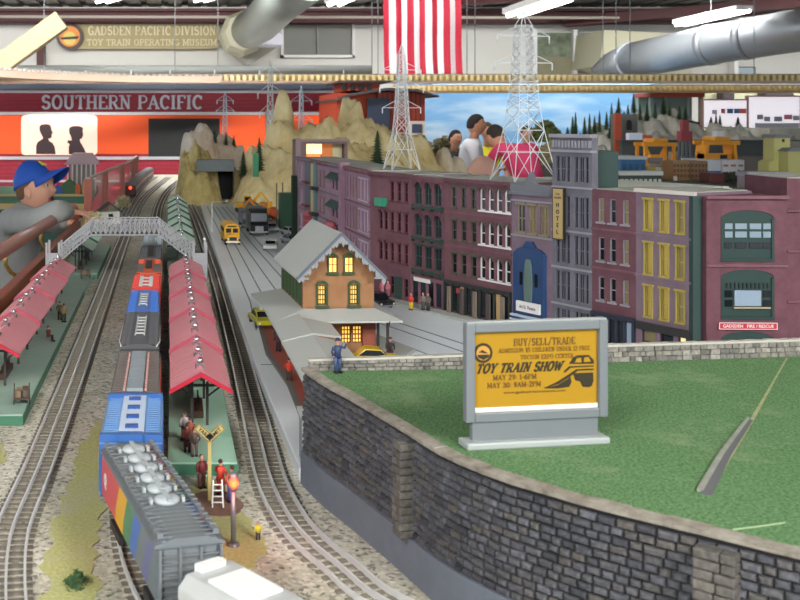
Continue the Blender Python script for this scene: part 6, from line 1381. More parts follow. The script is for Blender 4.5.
# duct left with elbow
galv = M('galvanised', '8d938f', .38, .55, var=(3, .1, 3)); beige_d = M('duct_beige', 'b9b79e', .6)
dl = thing('round_duct', 'large round grey air duct coming down from the ceiling at upper left', 'duct', (0, 0, 0))
MB().tube([at(310, -22, 11.5), at(280, 2, 12.6), at(261, 22, 13.8), at(248, 31, 14.8)], .26, 24).build('duct_run', galv, dl)
m = MB(); c = at(242, 34, 15.0); m.T = Matrix.Translation(c) @ Matrix.Rotation(R(90), 4, 'X'); m.lathe([(.32, -.5), (.32, .2), (.26, .35)], seg=8, sm=False); m.build('elbow_box', beige_d, dl)
m = MB(); a, b = xx(229, 15.4), xx(281, 15.4); m.prism([(a+.0, zz(48, 15.4)), (b-.05, zz(47, 15.4)), ((a+b)/2-.1, zz(66, 15.4)), (a+.25, zz(64, 15.4))], 15.3, 15.9, 'y'); m.build('transition', M('duct_greybeige', '9a9a90', .6), dl)  # transition piece in a greyer, darker tone than the elbow box
tag(MB().bx(xx(252, 14.4), xx(283, 14.4), 14.4, 14.9, zz(45, 14.4), zz(33, 14.4)).build('white_box', M('box_lilac', 'c6c9d6', .5), bevel=.01), 'white wall box tucked below the round duct at upper left', 'box')
gr_ = thing('air_grille', 'large white framed grey air return grille on the back wall', 'grille', (0, 15.9, 0)); x0, z0 = W_(281, 57.5, 15.9); x1, z1 = W_(355, 18, 15.9)
MB().bx(x0, x1, 0, .08, z0, z0+.04).bx(x0, x1, 0, .08, z1-.04, z1).bx(x0, x0+.04, 0, .08, z0, z1).bx(x1-.04, x1, 0, .08, z0, z1).build('frame', white, gr_)
m = MB(); n = 22
for k in range(n): z = z0+.04+(z1-z0-.08)*(k+.5)/n; m.bar((x0+.04, .035, z-.006), (x1-.04, .035, z-.006), .022, .006)
m.bx(x0, x1, .055, .06, z0, z1).bx((x0+x1)/2-.01, (x0+x1)/2+.01, .01, .05, z0, z1); m.build('louvre', M('grille_grey', '9c9f98', .6), gr_)
# duct right
dr = thing('round_duct', 'long shiny silver round air duct running across the upper right', 'duct', (0, 0, 0)); galv2 = M('galv_bright', '8f959b', .42, .55, var=(2, .1, 2))
pts = [at(628, 61, 13.5), at(665, 54, 13.0), at(720, 43, 12.2), at(800, 30, 11.4), at(880, 18, 10.8)]
MB().tube(pts, [.225, .23, .235, .235, .235], 28).build('duct_run', galv2, dr)
for k, f_ in enumerate(((1, .9), (2, .4), (3, .25))): a = Vector(pts[f_[0]-0]); b = Vector(pts[f_[0]+1]); p = a.lerp(b, f_[1]-.1); d = (b-a).normalized(); MB().tube([p, p+d*.09], .243, 28).build('joint_band', galv2, dr)
m = MB(); m.tube([at(594, 70, 14.2), at(612, 64, 13.9), at(632, 60, 13.4)], [.05, .16, .235], 20); m.build('taper', galv2, dr)
tag(MB().prism([W_(600, 66, 14.8), W_(640, 74, 14.8), W_(690, 52, 14.8), W_(688, 34, 14.8), W_(604, 30, 14.8)], 14.8, 16.0, 'y').build('plenum_box', beige_d), 'beige angular duct plenum behind the silver duct', 'duct box')
# red column pieces, plank
tag(MB().bar((xx(-18, 9), 9, zz(78, 9)), (xx(62, 9), 9, zz(20, 9)), .17, .17, up=(0, 1, 0)).build('ceiling_plank', M('plank_beige', 'b8ac88', .6), bevel=.01), 'slanted beige boxed plank hanging at the upper left corner', 'plank')
struct(MB().bx(xx(531, 15.9), xx(535, 15.9), 15.8, 15.98, zz(80, 15.9), zz(30, 15.9)).bx(xx(571, 15.9), xx(575, 15.9), 15.8, 15.98, zz(80, 15.9), zz(30, 15.9)).bx(xx(731, 15.9), xx(735, 15.9), 15.8, 15.98, zz(80, 15.9), zz(58, 15.9)).build('trim_5', white))
f = thing('wall_poster', 'dark photo poster of plants on the back wall behind the tallest pylon', 'poster', (0, 15.85, 0)); MB().bx(xx(535, 15.9), xx(570, 15.9), 0, .02, zz(74, 15.9), zz(33, 15.9)).build('sheet', M('poster_green', '56604a', .6, var=(5, .5, 4), col2='8f9a86'), f); MB().bx(xx(535, 15.9), xx(570, 15.9), -.004, 0, zz(74, 15.9), zz(57, 15.9)).build('lower_photo', M('poster_sand', '8e8a70', .7, var=(5, .2, 3)), f)
tag(MB().bx(xx(577, 15.9), xx(602, 15.9), 15.86, 15.9, zz(74, 15.9), zz(33, 15.9)).build('wall_panel', M('panel_grey_green', '9aa096', .7, var=(2, .2, 2))), 'grey-green wall panel left of the beige duct box', 'panel')
f = thing('framed_picture', 'dark framed bluish picture on the wall under the silver duct at right', 'picture', (0, 15.95, 0)); MB().bx(xx(744, 15.7), xx(765, 15.7), 0, .03, zz(76, 15.7), zz(66, 15.7)).build('frame', dark, f); MB().bx(xx(745, 15.7), xx(764, 15.7), -.004, 0, zz(75.2, 15.7), zz(66.8, 15.7)).build('picture', M('pic_blue', 'a9b9c4', .5), f)
tag(MB().bx(xx(648, 15.85), xx(690, 15.85), 15.8, 15.86, zz(76, 15.85), zz(56, 15.85)).build('wall_board', M('panel_cream', 'cbc9b2', .7)), 'cream panel under the silver duct', 'panel')
# elevated shelves
def shelf(name, Y, z0, z1, x0, x1, label, sidem, tie_c, dp_=.28, pitch=.055, near=90):
    rt = thing(name, label, 'elevated track', (0, Y, 0)); MB().bx(x0, x1, .0, dp_, z0, z1).build('shelf_board', sidem, rt)
    n = int((x1-x0)/pitch); me = MB().box(0, 0, 0, .026, dp_+.03, .05).build('tie', tie_c); md = me.data; bpy.data.objects.remove(me); vis = sorted(range(n), key=lambda k: abs(x0+k*pitch-2))
    for k in vis[:95]: o = bpy.data.objects.new('tie', md); C.objects.link(o); o.parent = rt; o.location = (x0+k*pitch, dp_/2-.015, z1+.025)
    if n > 95:
        m = MB(); [m.box(x0+k*pitch, dp_/2-.015, z1+.025, .026, dp_+.03, .05) for k in vis[95:]]; s = m.build('ties', tie_c, rt); s['kind'] = 'stuff'
    for y in (.06, .2): MB().bx(x0, x1, y-.008, y+.008, z1+.05, z1+.062).build('rail', M('rail_brown', '8f857a', .5), rt)
    return rt
shelf('elevated_track', 9.4, zz(82.5, 9.4), zz(80.5, 9.4), -2.4, 8.6, 'long elevated toy track shelf with yellow ties crossing the whole room below the flag', M('shelf_pink', 'd2bba4', .6), M('tie_yellow', 'ead79a', .6))
shelf('elevated_track', 11.0, zz(92.5, 11), zz(90.5, 11), 2.4, 9.5, 'second lower elevated track shelf behind the first, above the sky mural', M('shelf_tan', 'b99a6a', .6), M('tie_tan', 'dcc48c', .6), near=60)
m = MB(); prev = None
rt = thing('elevated_track', 'nearer curved wooden track shelf entering at the upper left corner', 'elevated track', (0, 0, 0))
PP = spline([(-1.75, 7.2), (-1.35, 8.0), (-.9, 8.7), (-.3, 9.15), (.45, 9.3)], .06)
for p, d, nn in frames(PP):
    ring = [m.V((p.x+nn.x*a, p.y+nn.y*a, z)) for a, z in ((-.1, 1.775), (.1, 1.775), (.1, 1.835), (-.1, 1.835))]
    if prev:
        for k in range(4): m.face((prev[k], prev[(k+1) % 4], ring[(k+1) % 4], ring[k]))
    prev = ring
m.build('shelf_board', M('shelf_pinkish', 'cdb7a2', .6), rt)
for p, d, nn in frames(PP): mm = MB(); mm.T = Matrix.Translation((p.x, p.y, 1.842)) @ Matrix.Rotation(math.atan2(nn.y, nn.x), 4, 'Z'); mm.box(0, 0, 0, .22, .02, .016); mm.build('tie', M('tie_lilac', 'b3a9a4', .6), rt)
for px, Y in ((44, 9.3), (175, 9.5), (218, 9.5), (372, 9.5), (378, 9.5), (467, 9.5), (475, 9.5), (603, 9.5), (616, 9.5), (630, 9.5), (754, 9.5)):
    tag(MB().tube([(xx(px, Y), Y, zz(77, Y)), (xx(px, Y), Y, 3.17)], .004, 6).build('hanging_rod', M('rod_grey', '8f9296', .5)), 'thin grey rod hanging the elevated track from the ceiling', 'rod', 'rods that hang the elevated tracks')
for px in (30, 58, 85, 131, 170, 215, 260, 345): tag(MB().tube([(xx(px, 9.6), 9.66, zz(79, 9.6)), (xx(px, 9.6), 9.66, zz(70, 9.6))], .007, 6).build('track_post', M('post_white', 'cfd3d0', .5)), 'small white upright beside the elevated track rail', 'post', 'small uprights along the elevated track')
# flag
fl_ = thing('flag', 'large red and white striped flag hanging vertically from the ceiling', 'flag', (0, 11.8, 0)); Yf = 11.8; fx0, fx1 = xx(382, Yf), xx(460, Yf); fw_ = (fx1-fx0)/13; ztop, zbot = 3.15, zz(76, Yf)
fred, fwh, fbl = M('flag_red', 'b81f3a', .7), M('flag_white', 'e6e2e6', .7), M('flag_blue', '2a2f66', .7)
m = MB(); nx_, nz_ = 52, 24; V_ = [[m.V((fx0+(fx1-fx0)*i/nx_+(.03*(1-j/nz_)), .035*math.sin(i*.55)*(.4+.6*(1-j/nz_))+.02*math.sin(j*.3), zbot+(ztop-zbot)*j/nz_)) for i in range(nx_+1)] for j in range(nz_+1)]
cant = fx0+fw_*6.1
for j in range(nz_):
    for i in range(nx_):
        st_ = int(i*13/nx_); z = zbot+(ztop-zbot)*(j+.5)/nz_; mi = 2 if (z > zz(2, Yf) and 4 <= st_ < 20 and st_ < 7 and st_ >= 3) else (0 if st_ % 2 == 0 else 1)
        m.face((V_[j][i], V_[j][i+1], V_[j+1][i+1], V_[j+1][i]), mi, True)
o = m.build('cloth', [fred, fwh, fbl], fl_); so = o.modifiers.new('s', 'SOLIDIFY'); so.thickness = .004
MB().tube([(fx0-.05, 0, 3.15), (fx1+.08, 0, 3.15)], .012, 8).build('rod', M('rod_grey', '8f9296', .5), fl_)
# fluorescent fixtures
lampm = M('fluorescent', 'ffffff', emit=9)
for a, b, lab in ((at(514, 17, 9.0), at(564, 1, 7.7), 'bright fluorescent tube light above the tallest pylon'), (at(680, 26, 12.8), at(745, 12, 11.6), 'bright fluorescent tube light above the silver duct'), (at(334, 6, 10.5), at(356, -4, 9.8), 'fluorescent light cut off at the top edge, left of the flag'), (at(102, 3, 10.5), at(123, -3, 10.0), 'small fluorescent light at the top edge near the name board'), (at(200, 2, 11), at(216, -3, 10.6), 'small fluorescent light at the top edge left of the round duct')):
    a, b = Vector(a), Vector(b); rt = thing('fluorescent_light', lab, 'ceiling light', tuple((a+b)/2)); c = (a+b)/2; MB().bar(a-c+Vector((0, 0, .05)), b-c+Vector((0, 0, .05)), .20, .05).build('housing', white, rt)
    for s in (-1, 1): MB().tube([a-c+Vector((s*.05, 0, .012)), b-c+Vector((s*.05, 0, .012))], .019, 10).build('tube', lampm, rt)
    MB().tube([(0, 0, .07), (0, 0, 3.17-c.z)], .004, 6).build('hanger', M('rod_grey', '8f9296', .5), rt)
# sky mural
def sky_mat():
    m = bpy.data.materials.new('sky_mural'); m.use_nodes = True; nt = m.node_tree; N = nt.nodes; L = nt.links; b = N['Principled BSDF']
    tc = N.new('ShaderNodeTexCoord'); mp = N.new('ShaderNodeMapping'); mp.inputs['Scale'].default_value = (.8, 1, 3.5); L.new(tc.outputs['Object'], mp.inputs[0]); n = N.new('ShaderNodeTexNoise'); n.inputs['Scale'].default_value = 1.7; n.inputs['Detail'].default_value = 6
    L.new(mp.outputs[0], n.inputs['Vector']); r = N.new('ShaderNodeValToRGB'); r.color_ramp.elements[0].position = .42; r.color_ramp.elements[1].position = .68; r.color_ramp.elements[0].color = lin('5c8ab2'); r.color_ramp.elements[1].color = lin('93a9ba')
    L.new(n.outputs[0], r.inputs[0]); L.new(r.outputs[0], b.inputs['Base Color']); b.inputs['Roughness'].default_value = .8; return m
tag(MB().bx(xx(400, 13), xx(662, 13), 13, 13.08, 0, zz(80, 13)).build('sky_mural', sky_mat()), 'painted blue sky with white clouds on the partition behind the visitors', 'mural')
tag(MB().bx(xx(432, 13), xx(650, 13), 12.97, 13.0, zz(87, 13), zz(81.5, 13)).build('blue_header', M('header_blue', 'a9c9e0', .7)), 'narrow pale blue band between the two elevated tracks', 'panel')
# green-grey display case and bright picture panels at the right
dc = thing('display_case', 'grey-green display case with a red top beam right of the sky mural', 'display case', (0, 11.2, 0)); Yc = 11.2
MB().bx(xx(651, Yc), xx(703, Yc), .3, .4, .4, zz(93, Yc)).build('back_panel', M('case_teal', '8aa39f', .6), dc); MB().bx(xx(650, Yc), xx(705, Yc), 0, .4, zz(97, Yc), zz(93, Yc)).build('top_beam', M('beam_red', 'a8432c', .5), dc)
for px in (651, 690, 701): MB().bx(xx(px, Yc), xx(px+2, Yc), 0, .06, .4, zz(97, Yc)).build('post', M('case_grey', '7a8a86', .6), dc)
tag(MB().bx(xx(704, 14), xx(812, 14), 14, 14.1, 1.0, zz(88, 14)).build('cream_partition', M('cream_part', 'd3d3b4', .7)), 'cream partition wall above the bright train pictures', 'panel')
for px0, px1, lab in ((719, 731, 'left dark shelf item on the cream partition top'), (760, 790, 'long dark toy train on the cream partition top')): tag(MB().bx(xx(px0, 13.9), xx(px1, 13.9), 13.8, 13.98, zz(101, 13.9), zz(92, 13.9)).build('dark_item', M('item_dark', '4a4046', .7), bevel=.02), lab, 'shelf item')
glow = M('lit_panel', 'f4eef6', .5, emit=.45)
for px0, px1, p0, p1, lab, trains in ((704.5, 746.5, 127, 100.5, 'left bright picture panel with a row of small blue and red trains', ((712, 717, 112, 'c8bccc'), (721, 725, 111, 'c05a7a'), (727, 733, 111, '3a5a8a'), (734, 739, 111, '3a6a9a'), (739, 746, 111, 'd85a5a'))), (749.5, 799.5, 148, 97, 'right larger bright picture panel with grey and red trains', ((757, 763, 117, 'a08f96'), (764, 770, 119, '8f9098'), (774, 782, 119, '7f8a9a'), (784, 792, 117, 'c0707a'), (793, 799, 118, '9a9aa8')))):
    rt = thing('lit_picture_panel', lab, 'picture panel', (0, 10.8, 0)); Yp = 10.8; MB().bx(xx(px0, Yp), xx(px1, Yp), 0, .05, zz(p0, Yp), zz(p1, Yp)).build('panel', glow, rt); MB().bx(xx(px0, Yp)-.015, xx(px1, Yp)+.015, .01, .06, zz(p0, Yp)-.015, zz(p1, Yp)+.015).build('frame', M('panel_frame', '9a7a70', .6), rt)
    for a, b, y_, c in trains: MB().bx(xx(a, Yp), xx(b, Yp), -.004, 0, zz(y_+2.4, Yp), zz(y_-2.4, Yp)).build('pictured_train', M('pt_'+c, c, .6), rt)
    if px0 > 740: MB().bx(xx(755, Yp), xx(799, Yp), -.003, 0, zz(143, Yp), zz(123, Yp)).build('pictured_ground', M('pt_ground', 'b9b9c4', .6), rt)
# ---------------------------------------------------------------- train yard layout
ZY = 1.15
yt = thing('yard_table', 'grey topped layout table with the container yard behind the brick buildings', 'layout table', (0, 0, 0)); m = MB(); m.prism([(1.62, 3.6), (4.4, 3.6), (7.2, 8.6), (7.2, 8.97), (3.55, 8.97), (3.3, 7.0), (2.35, 5.6), (1.62, 4.6)], ZY-.06, ZY, 'z'); m.build('top', M('yard_grey', '77746f', .85, var=(6, .25, 5)), yt)
m = MB(); [m.bx(x-.04, x+.04, y-.04, y+.04, 0, ZY-.06) for x, y in ((1.8, 3.8), (4.2, 3.8), (6.9, 8.8), (3.8, 8.8), (2.6, 5.8))]; m.build('leg', M('bench_wood', '8c6f4c'), yt)
def yp(px, py): P = gp(px, py, ZY); return P
dkwall = M('yard_backdrop', '4c5152', .8, var=(4, .2, 3)); tag(MB().bx(xx(622, 8.8), xx(768, 8.8), 8.8, 8.86, ZY, zz(141, 8.8)).bx(xx(620, 8.8), xx(800, 8.8), 8.78, 8.9, zz(141.2, 8.8), zz(140, 8.8)).build('low_backdrop', dkwall), 'low dark grey backdrop board behind the orange gantry cranes', 'panel')
def gantry(px0, px1, ytop, ybot, lab, open_):
    Y = 6.9; rt = thing('gantry_crane', lab, 'gantry crane', (xx((px0+px1)/2, Y), Y, ZY)); w_ = (px1-px0)*Y/F; h = zz(ytop, Y)-ZY; om = M('gantry_orange', 'eda21c', .45); t = .018
    for s in (-1, 1):
        for yy in (-.06, .06): MB().bar((s*(w_/2-t), yy, 0), (s*(w_/2-t*(1 if open_ else 1.8)), yy, h*.82), t).build('leg', om, rt)
        MB().bx(s*(w_/2-t)-.012, s*(w_/2-t)+.012, -.09, .09, 0, .02).build('sill_beam', om, rt)
    MB().bx(-w_/2, w_/2, -.075, -.05, h*.72, h*.86).bx(-w_/2, w_/2, .05, .075, h*.72, h*.86).build('girder', om, rt); MB().bx(-w_*.22, w_*.22, -.08, .08, h*.86, h).build('trolley', om, rt, bevel=.008)
    m = MB(); 
    if open_: m.bar((-w_*.3, 0, h*.72), (-w_*.15, 0, h*.35), .012).bar((w_*.3, 0, h*.72), (w_*.15, 0, h*.35), .012).bx(-w_*.2, w_*.2, -.04, .04, h*.3, h*.4)
    else: m.bx(-w_*.42, w_*.42, -.05, .05, h*.18, h*.42).bx(-w_*.42, -w_*.33, -.05, .05, .18*h, h*.72).bx(w_*.33, w_*.42, -.05, .05, h*.18, h*.72)
    m.build('spreader', om, rt); MB().bx(w_*.0, w_*.2, -.052, -.04, h*.2, h*.38).build('cab_window', black, rt) if not open_ else None
gantry(638.5, 672, 138.5, 165, 'orange gantry crane left of the red tower crane', True); gantry(698, 734, 136.5, 160, 'orange gantry crane right of the red tower crane', False)
def block(name, px0, px1, ytop, ybot, dp_, col, lab, cat='toy building', extra=None, zb=ZY, roofc=None, dk=0):
    Y = F*(EYE-zb)/(ybot-VY); w_ = (px1-px0)*Y/F; h = zz(ytop, Y)-zb; rt = thing(name, lab, cat, (xx((px0+px1)/2, Y), Y, zb)); mt = M('blk_'+col, col, .6, var=(20, .1, 3)); MB().bx(-w_/2, w_/2, 0, dp_, 0, h).build('body', mt, rt, bevel=.003)
    if roofc: MB().bx(-w_/2-.004, w_/2+.004, -.004, dp_+.004, h-.006, h+.012).build('roof', M('blk_'+roofc, roofc, .6), rt)
    if extra: extra(rt, w_, h)
    return rt
def winrow(n, r_=1, c='2b2c30', z=.45, hh=.3):
    def f(rt, w_, h):
        for j in range(r_):
            for k in range(n): x = -w_/2+w_*(k+.5)/n; z0_ = h*(z if r_ == 1 else (.15+j*.8/r_)); MB().bx(x-w_/n*.3, x+w_/n*.3, -.004, .002, z0_, z0_+h*hh).build('window', M('pn_'+c, c, .3), rt)
    return f
block('passenger_coach', 619.5, 662, 174, 188, .09, '39463f', 'dark green model coach with white roof in the yard, nearest the dark green block', 'model coach', winrow(9, 1, 'c9d0c8', .42, .22), roofc='c4cac6')
block('tank_car', 621, 646, 158.5, 172.5, .25, '3f78a8', 'blue model car with rounded white top in the yard', 'model car', winrow(4, 1, '2f5f8c', .1, .5), roofc='cdd8df')
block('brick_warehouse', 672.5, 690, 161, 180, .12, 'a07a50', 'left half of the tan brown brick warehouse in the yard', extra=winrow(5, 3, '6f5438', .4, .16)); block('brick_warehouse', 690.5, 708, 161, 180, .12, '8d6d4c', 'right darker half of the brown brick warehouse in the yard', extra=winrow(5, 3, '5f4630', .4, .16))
block('shipping_container', 707.5, 720.5, 160, 174, .3, 'd3dbe4', 'white and blue shipping container next to the brown warehouse', 'container', lambda rt, w_, h: MB().bx(-w_/2-.001, w_/2+.001, -.003, .001, 0, h*.22).build('base_stripe', M('blk_blue', '3a5fa0', .5), rt)); block('shipping_container', 722, 744.5, 160, 173, .16, 'dcdde0', 'long white shipping container right of the blue and white one', 'container', winrow(3, 1, 'b06a6a', .5, .15))
block('gondola_car', 710, 725, 173.5, 183, .10, '6a3a38', 'small dark red model freight car below the white containers', 'model car'); 
for px, py, r_ in ((732, 183, .045), (740, 184, .05), (727, 182, .04), (753, 185, .045), (762, 186, .04)): P_ = yp(px, py); shrub('yard_bush', (P_[0], P_[1], ZY), r_, 'dark scrub bush, %s of the five beside the silver yard coach' % {732: 'second from left', 740: 'tallest', 727: 'leftmost', 753: 'second from right', 762: 'rightmost'}[px], ('3a4038', '55584c'), None, 90)
block('silver_coach', 748, 790, 175, 189, .09, 'a9a3ac', 'long silver-lilac model coach in the yard below the yellow elevator', 'model coach', winrow(8, 1, '7a7480', .5, .18), roofc='c0bcc6')
block('toy_tank', 672, 680, 152, 162, .06, '9a8468', 'small brown water tank behind the warehouse', 'tank'); block('yellow_truck', 655, 663, 168, 175, .1, 'c9b030', 'small yellow toy truck under the left gantry crane', 'toy truck'); block('white_truck', 664, 671, 168, 176, .1, 'd0cec6', 'small white toy truck left of the brown warehouse', 'toy truck'); block('white_post', 675, 677.5, 176, 181, .02, 'e6e2da', 'tiny white marker post in front of the warehouse', 'post')
tag(MB().prism([yp(661, 186.5), yp(697, 189.5), yp(690, 190.5), yp(660, 189)], ZY, ZY+.01, 'z').build('red_pavement', M('red_pad', 'a85a50', .7)), 'faded red paved strip in the yard in front of the warehouse', 'paving')
def elevator():
    Y = 5.45; rt = thing('grain_elevator', 'tall pale yellow grain elevator with grey roofs in the yard at right', 'toy building', (0, Y, 0)); ym = M('elevator_yellow', 'd8d68c', .6); gm = M('elevator_roof', '8d8f92', .6); q_ = lambda px: xx(px, Y); r_ = lambda py: zz(py, Y)
    MB().bx(q_(774), q_(790), 0, .10, ZY, r_(137)).build('tower', ym, rt); MB().prism([(q_(774), r_(160)), (q_(769), r_(162)), (q_(768.5), r_(180)), (q_(774), r_(180))], 0, .1, 'y').build('side_bin', ym, rt)
    MB().prism([(q_(772.5), r_(138)), (q_(775), r_(134.5)), (q_(789), r_(134.5)), (q_(791.5), r_(138))], -.01, .11, 'y').build('roof', gm, rt); MB().bx(q_(779), q_(794), -.08, .0, ZY, r_(151)).build('front_house', M('elevator_yellow2', 'cfcd86', .6), rt)
    MB().prism([(q_(777), r_(151)), (q_(782), r_(147.5)), (q_(793), r_(147.5)), (q_(796), r_(151))], -.09, .01, 'y').build('front_roof', gm, rt); MB().bx(q_(782), q_(784), -.006, 0, r_(142), r_(139)).build('window', dark, rt)
    MB().prism([(q_(764), r_(184)), (q_(779), r_(172)), (q_(782), r_(172)), (q_(802), r_(184))], -.1, -.02, 'y').build('shed', M('elevator_pale', 'c4c496', .6), rt)
elevator()
rt = thing('tower_crane', 'red toy tower crane on grey legs between the orange gantries', 'crane', (xx(684.5, 7.4), 7.4, ZY)); h1 = zz(141, 7.4)-ZY; 
for a in (-.03, .03):
    for b in (-.03, .03): MB().bar((a, b, 0), (a*.8, b*.8, h1), .012).build('leg', M('crane_grey', '6a7178', .5), rt)
MB().bx(-.038, .038, -.035, .035, h1, h1+.07).bx(-.022, .022, -.02, .02, h1+.07, h1+.15).build('cab', M('crane_red', '8f3a40', .5), rt); MB().bar((-.02, 0, h1+.15), (.10, 0, h1+.125), .015).build('jib', dark, rt)
# hill with conifers and tunnel
rock('grey_hill', 3.45, 6.0, 9.0, 10.5, 1.10, [(3.75, 9.7, .18, .3, .45), (4.08, 9.85, .29, .3, .4), (4.45, 9.95, .45, .35, .4), (4.8, 9.95, .42, .35, .4), (5.2, 9.8, .30, .4, .4), (5.6, 9.8, .2, .4, .4)], M('hill_grey', 'c6c5bb', .9, var=(3, .35, 6), col2='98978a', bump=(20, .6)), 'grey rocky model hill with a tunnel below the sky mural', n=110, amp=.11, seed=21, edge=.12, fs=5)
tag(MB().bx(3.45, 6.0, 9.05, 10.5, 0, 1.10).build('hill_stand', M('stand_grey', '6b6a64', .8)), 'grey stand under the rocky model hill', 'stand')
rt = thing('tunnel_portal', 'dark grey square stone tunnel portal on the model hill', 'portal', (xx(629, 9.1), 9.1, 1.12)); a = zz(138, 9.1)-1.12; MB().bx(-.075, .075, 0, .2, 0, zz(114, 9.1)-1.12).build('wall', M('portal_grey', '6a6c66', .8), rt)
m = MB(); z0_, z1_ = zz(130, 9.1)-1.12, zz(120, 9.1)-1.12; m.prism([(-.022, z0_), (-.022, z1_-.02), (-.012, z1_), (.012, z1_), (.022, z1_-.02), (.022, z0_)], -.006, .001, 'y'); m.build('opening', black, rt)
tag(MB().bx(-.026, .026, -.02, .02, 0, zz(113, 9.0)-1.12).build('red_silo', M('silo_orange', 'b8502f', .6, var=(8, .2, 3)), loc=(xx(617.5, 9.0), 9.0, 1.12)), 'orange-red square silo left of the tunnel portal', 'silo')
block('toy_bus', 629, 641, 133, 142, .08, 'dbe2ee', 'white and blue toy bus parked above the left gantry crane', 'toy bus', zb=zz(142, 8.6), roofc='8aa8d8') if False else None
for (px0, px1, y0, y1, c, lab) in ((629, 643, 133, 141, 'd5dfee', 'white and blue toy bus above the left gantry crane'), (643, 653, 135, 141, 'b84a4a', 'red toy wagon right behind the white and blue bus'), (716, 724, 131, 139, 'dcdfe6', 'small white box above the right gantry crane')):
    Y = 8.86; tag(MB().bx(xx(px0, Y), xx(px1, Y), Y, Y+.07, zz(y1, Y), zz(y0, Y)).build('toy_vehicle', M('tv_'+c, c, .5), bevel=.008), lab, 'toy vehicle')
fir2 = conifer(*hit(595, 134, 9.0, 10.5), .18, .03, 'dark green fir tree on the grey model hill', 'firs on the model hill', col=('2a4430', '4a6440'))
rn = random.Random(12)
for px, pb, ht in ((573, 139, 20), (580, 138, 18), (585, 138, 22), (590, 136, 24), (600, 133, 24), (607, 131, 20), (612, 128, 26), (617, 126, 18), (619, 118, 22), (624, 116, 20), (628, 115, 22), (634, 114, 22), (640, 112, 18), (647, 112, 20), (655, 116, 18), (664, 117, 20), (670, 118, 16), (611, 140, 16), (576, 137, 26), (568, 140, 14), (686, 121, 16), (680, 121, 15), (711, 126, 12), (716, 126, 15), (720, 127, 14), (738, 128, 12)):
    P = hit(px, pb, 9.0, 10.5) if px < 700 else (xx(px, 10.3), 10.3, zz(128, 10.2)); Y = P[1]; conifer(P[0], P[1], P[2], ht*1.0*Y/F, .034*rn.uniform(.8, 1.2), dup=fir2)
tag(MB().prism([(5.7, 9.95), (7.1, 9.95), (7.1, 10.55), (5.7, 10.55)], ZY-.001, zz(128, 10.2), 'z').build('right_hill', M('hill_grey', 'c6c5bb')), 'flat-topped grey hill under the small firs at the right', 'hill')
shrub('olive_tree', (xx(557, 9.6), 9.6, 1.04), .20, 'round tan-green model tree left of the dark firs', ('7d7a52', '9a8a60'), None, 220); shrub('big_green_tree', (xx(553, 10.2), 10.4, 1.25), .16, 'tall bushy green tree right behind the tan one', ('4a5a34', '6f7a44'), None, 260)
tag(MB().bx(2.85, 3.12, 11.27, 11.53, 0, 1.02).build('plant_stand', M('stand_grey', '6b6a64', .8)), 'grey stand under the round olive tree left of the visitors', 'stand')
shrub('olive_tree', (xx(443, 11.4), 11.4, 1.02), .20, 'round olive model tree left of the visitors', ('6a6a4c', '857f60'), None, 260)
tag(MB().bx(xx(545, 9.2), xx(700, 9.2), 9.0, 9.04, 0, 1.10).build('layout_fascia', M('fascia_dark', '565a58', .7)), 'dark front board of the far model hill', 'panel')
rock('cream_rocks', 1.31, 1.50, 4.95, 5.5, G0, [(1.365, 5.2, .25, .05, .2), (1.435, 5.2, .21, .05, .2)], M('cream_rock', 'efe2c8', .9, var=(7, .2, 6), bump=(60, .6)), 'pale cream rocks at the right end of the tan hill near the visitors', n=36, amp=.05, seed=4, edge=.02, pw=1.6)
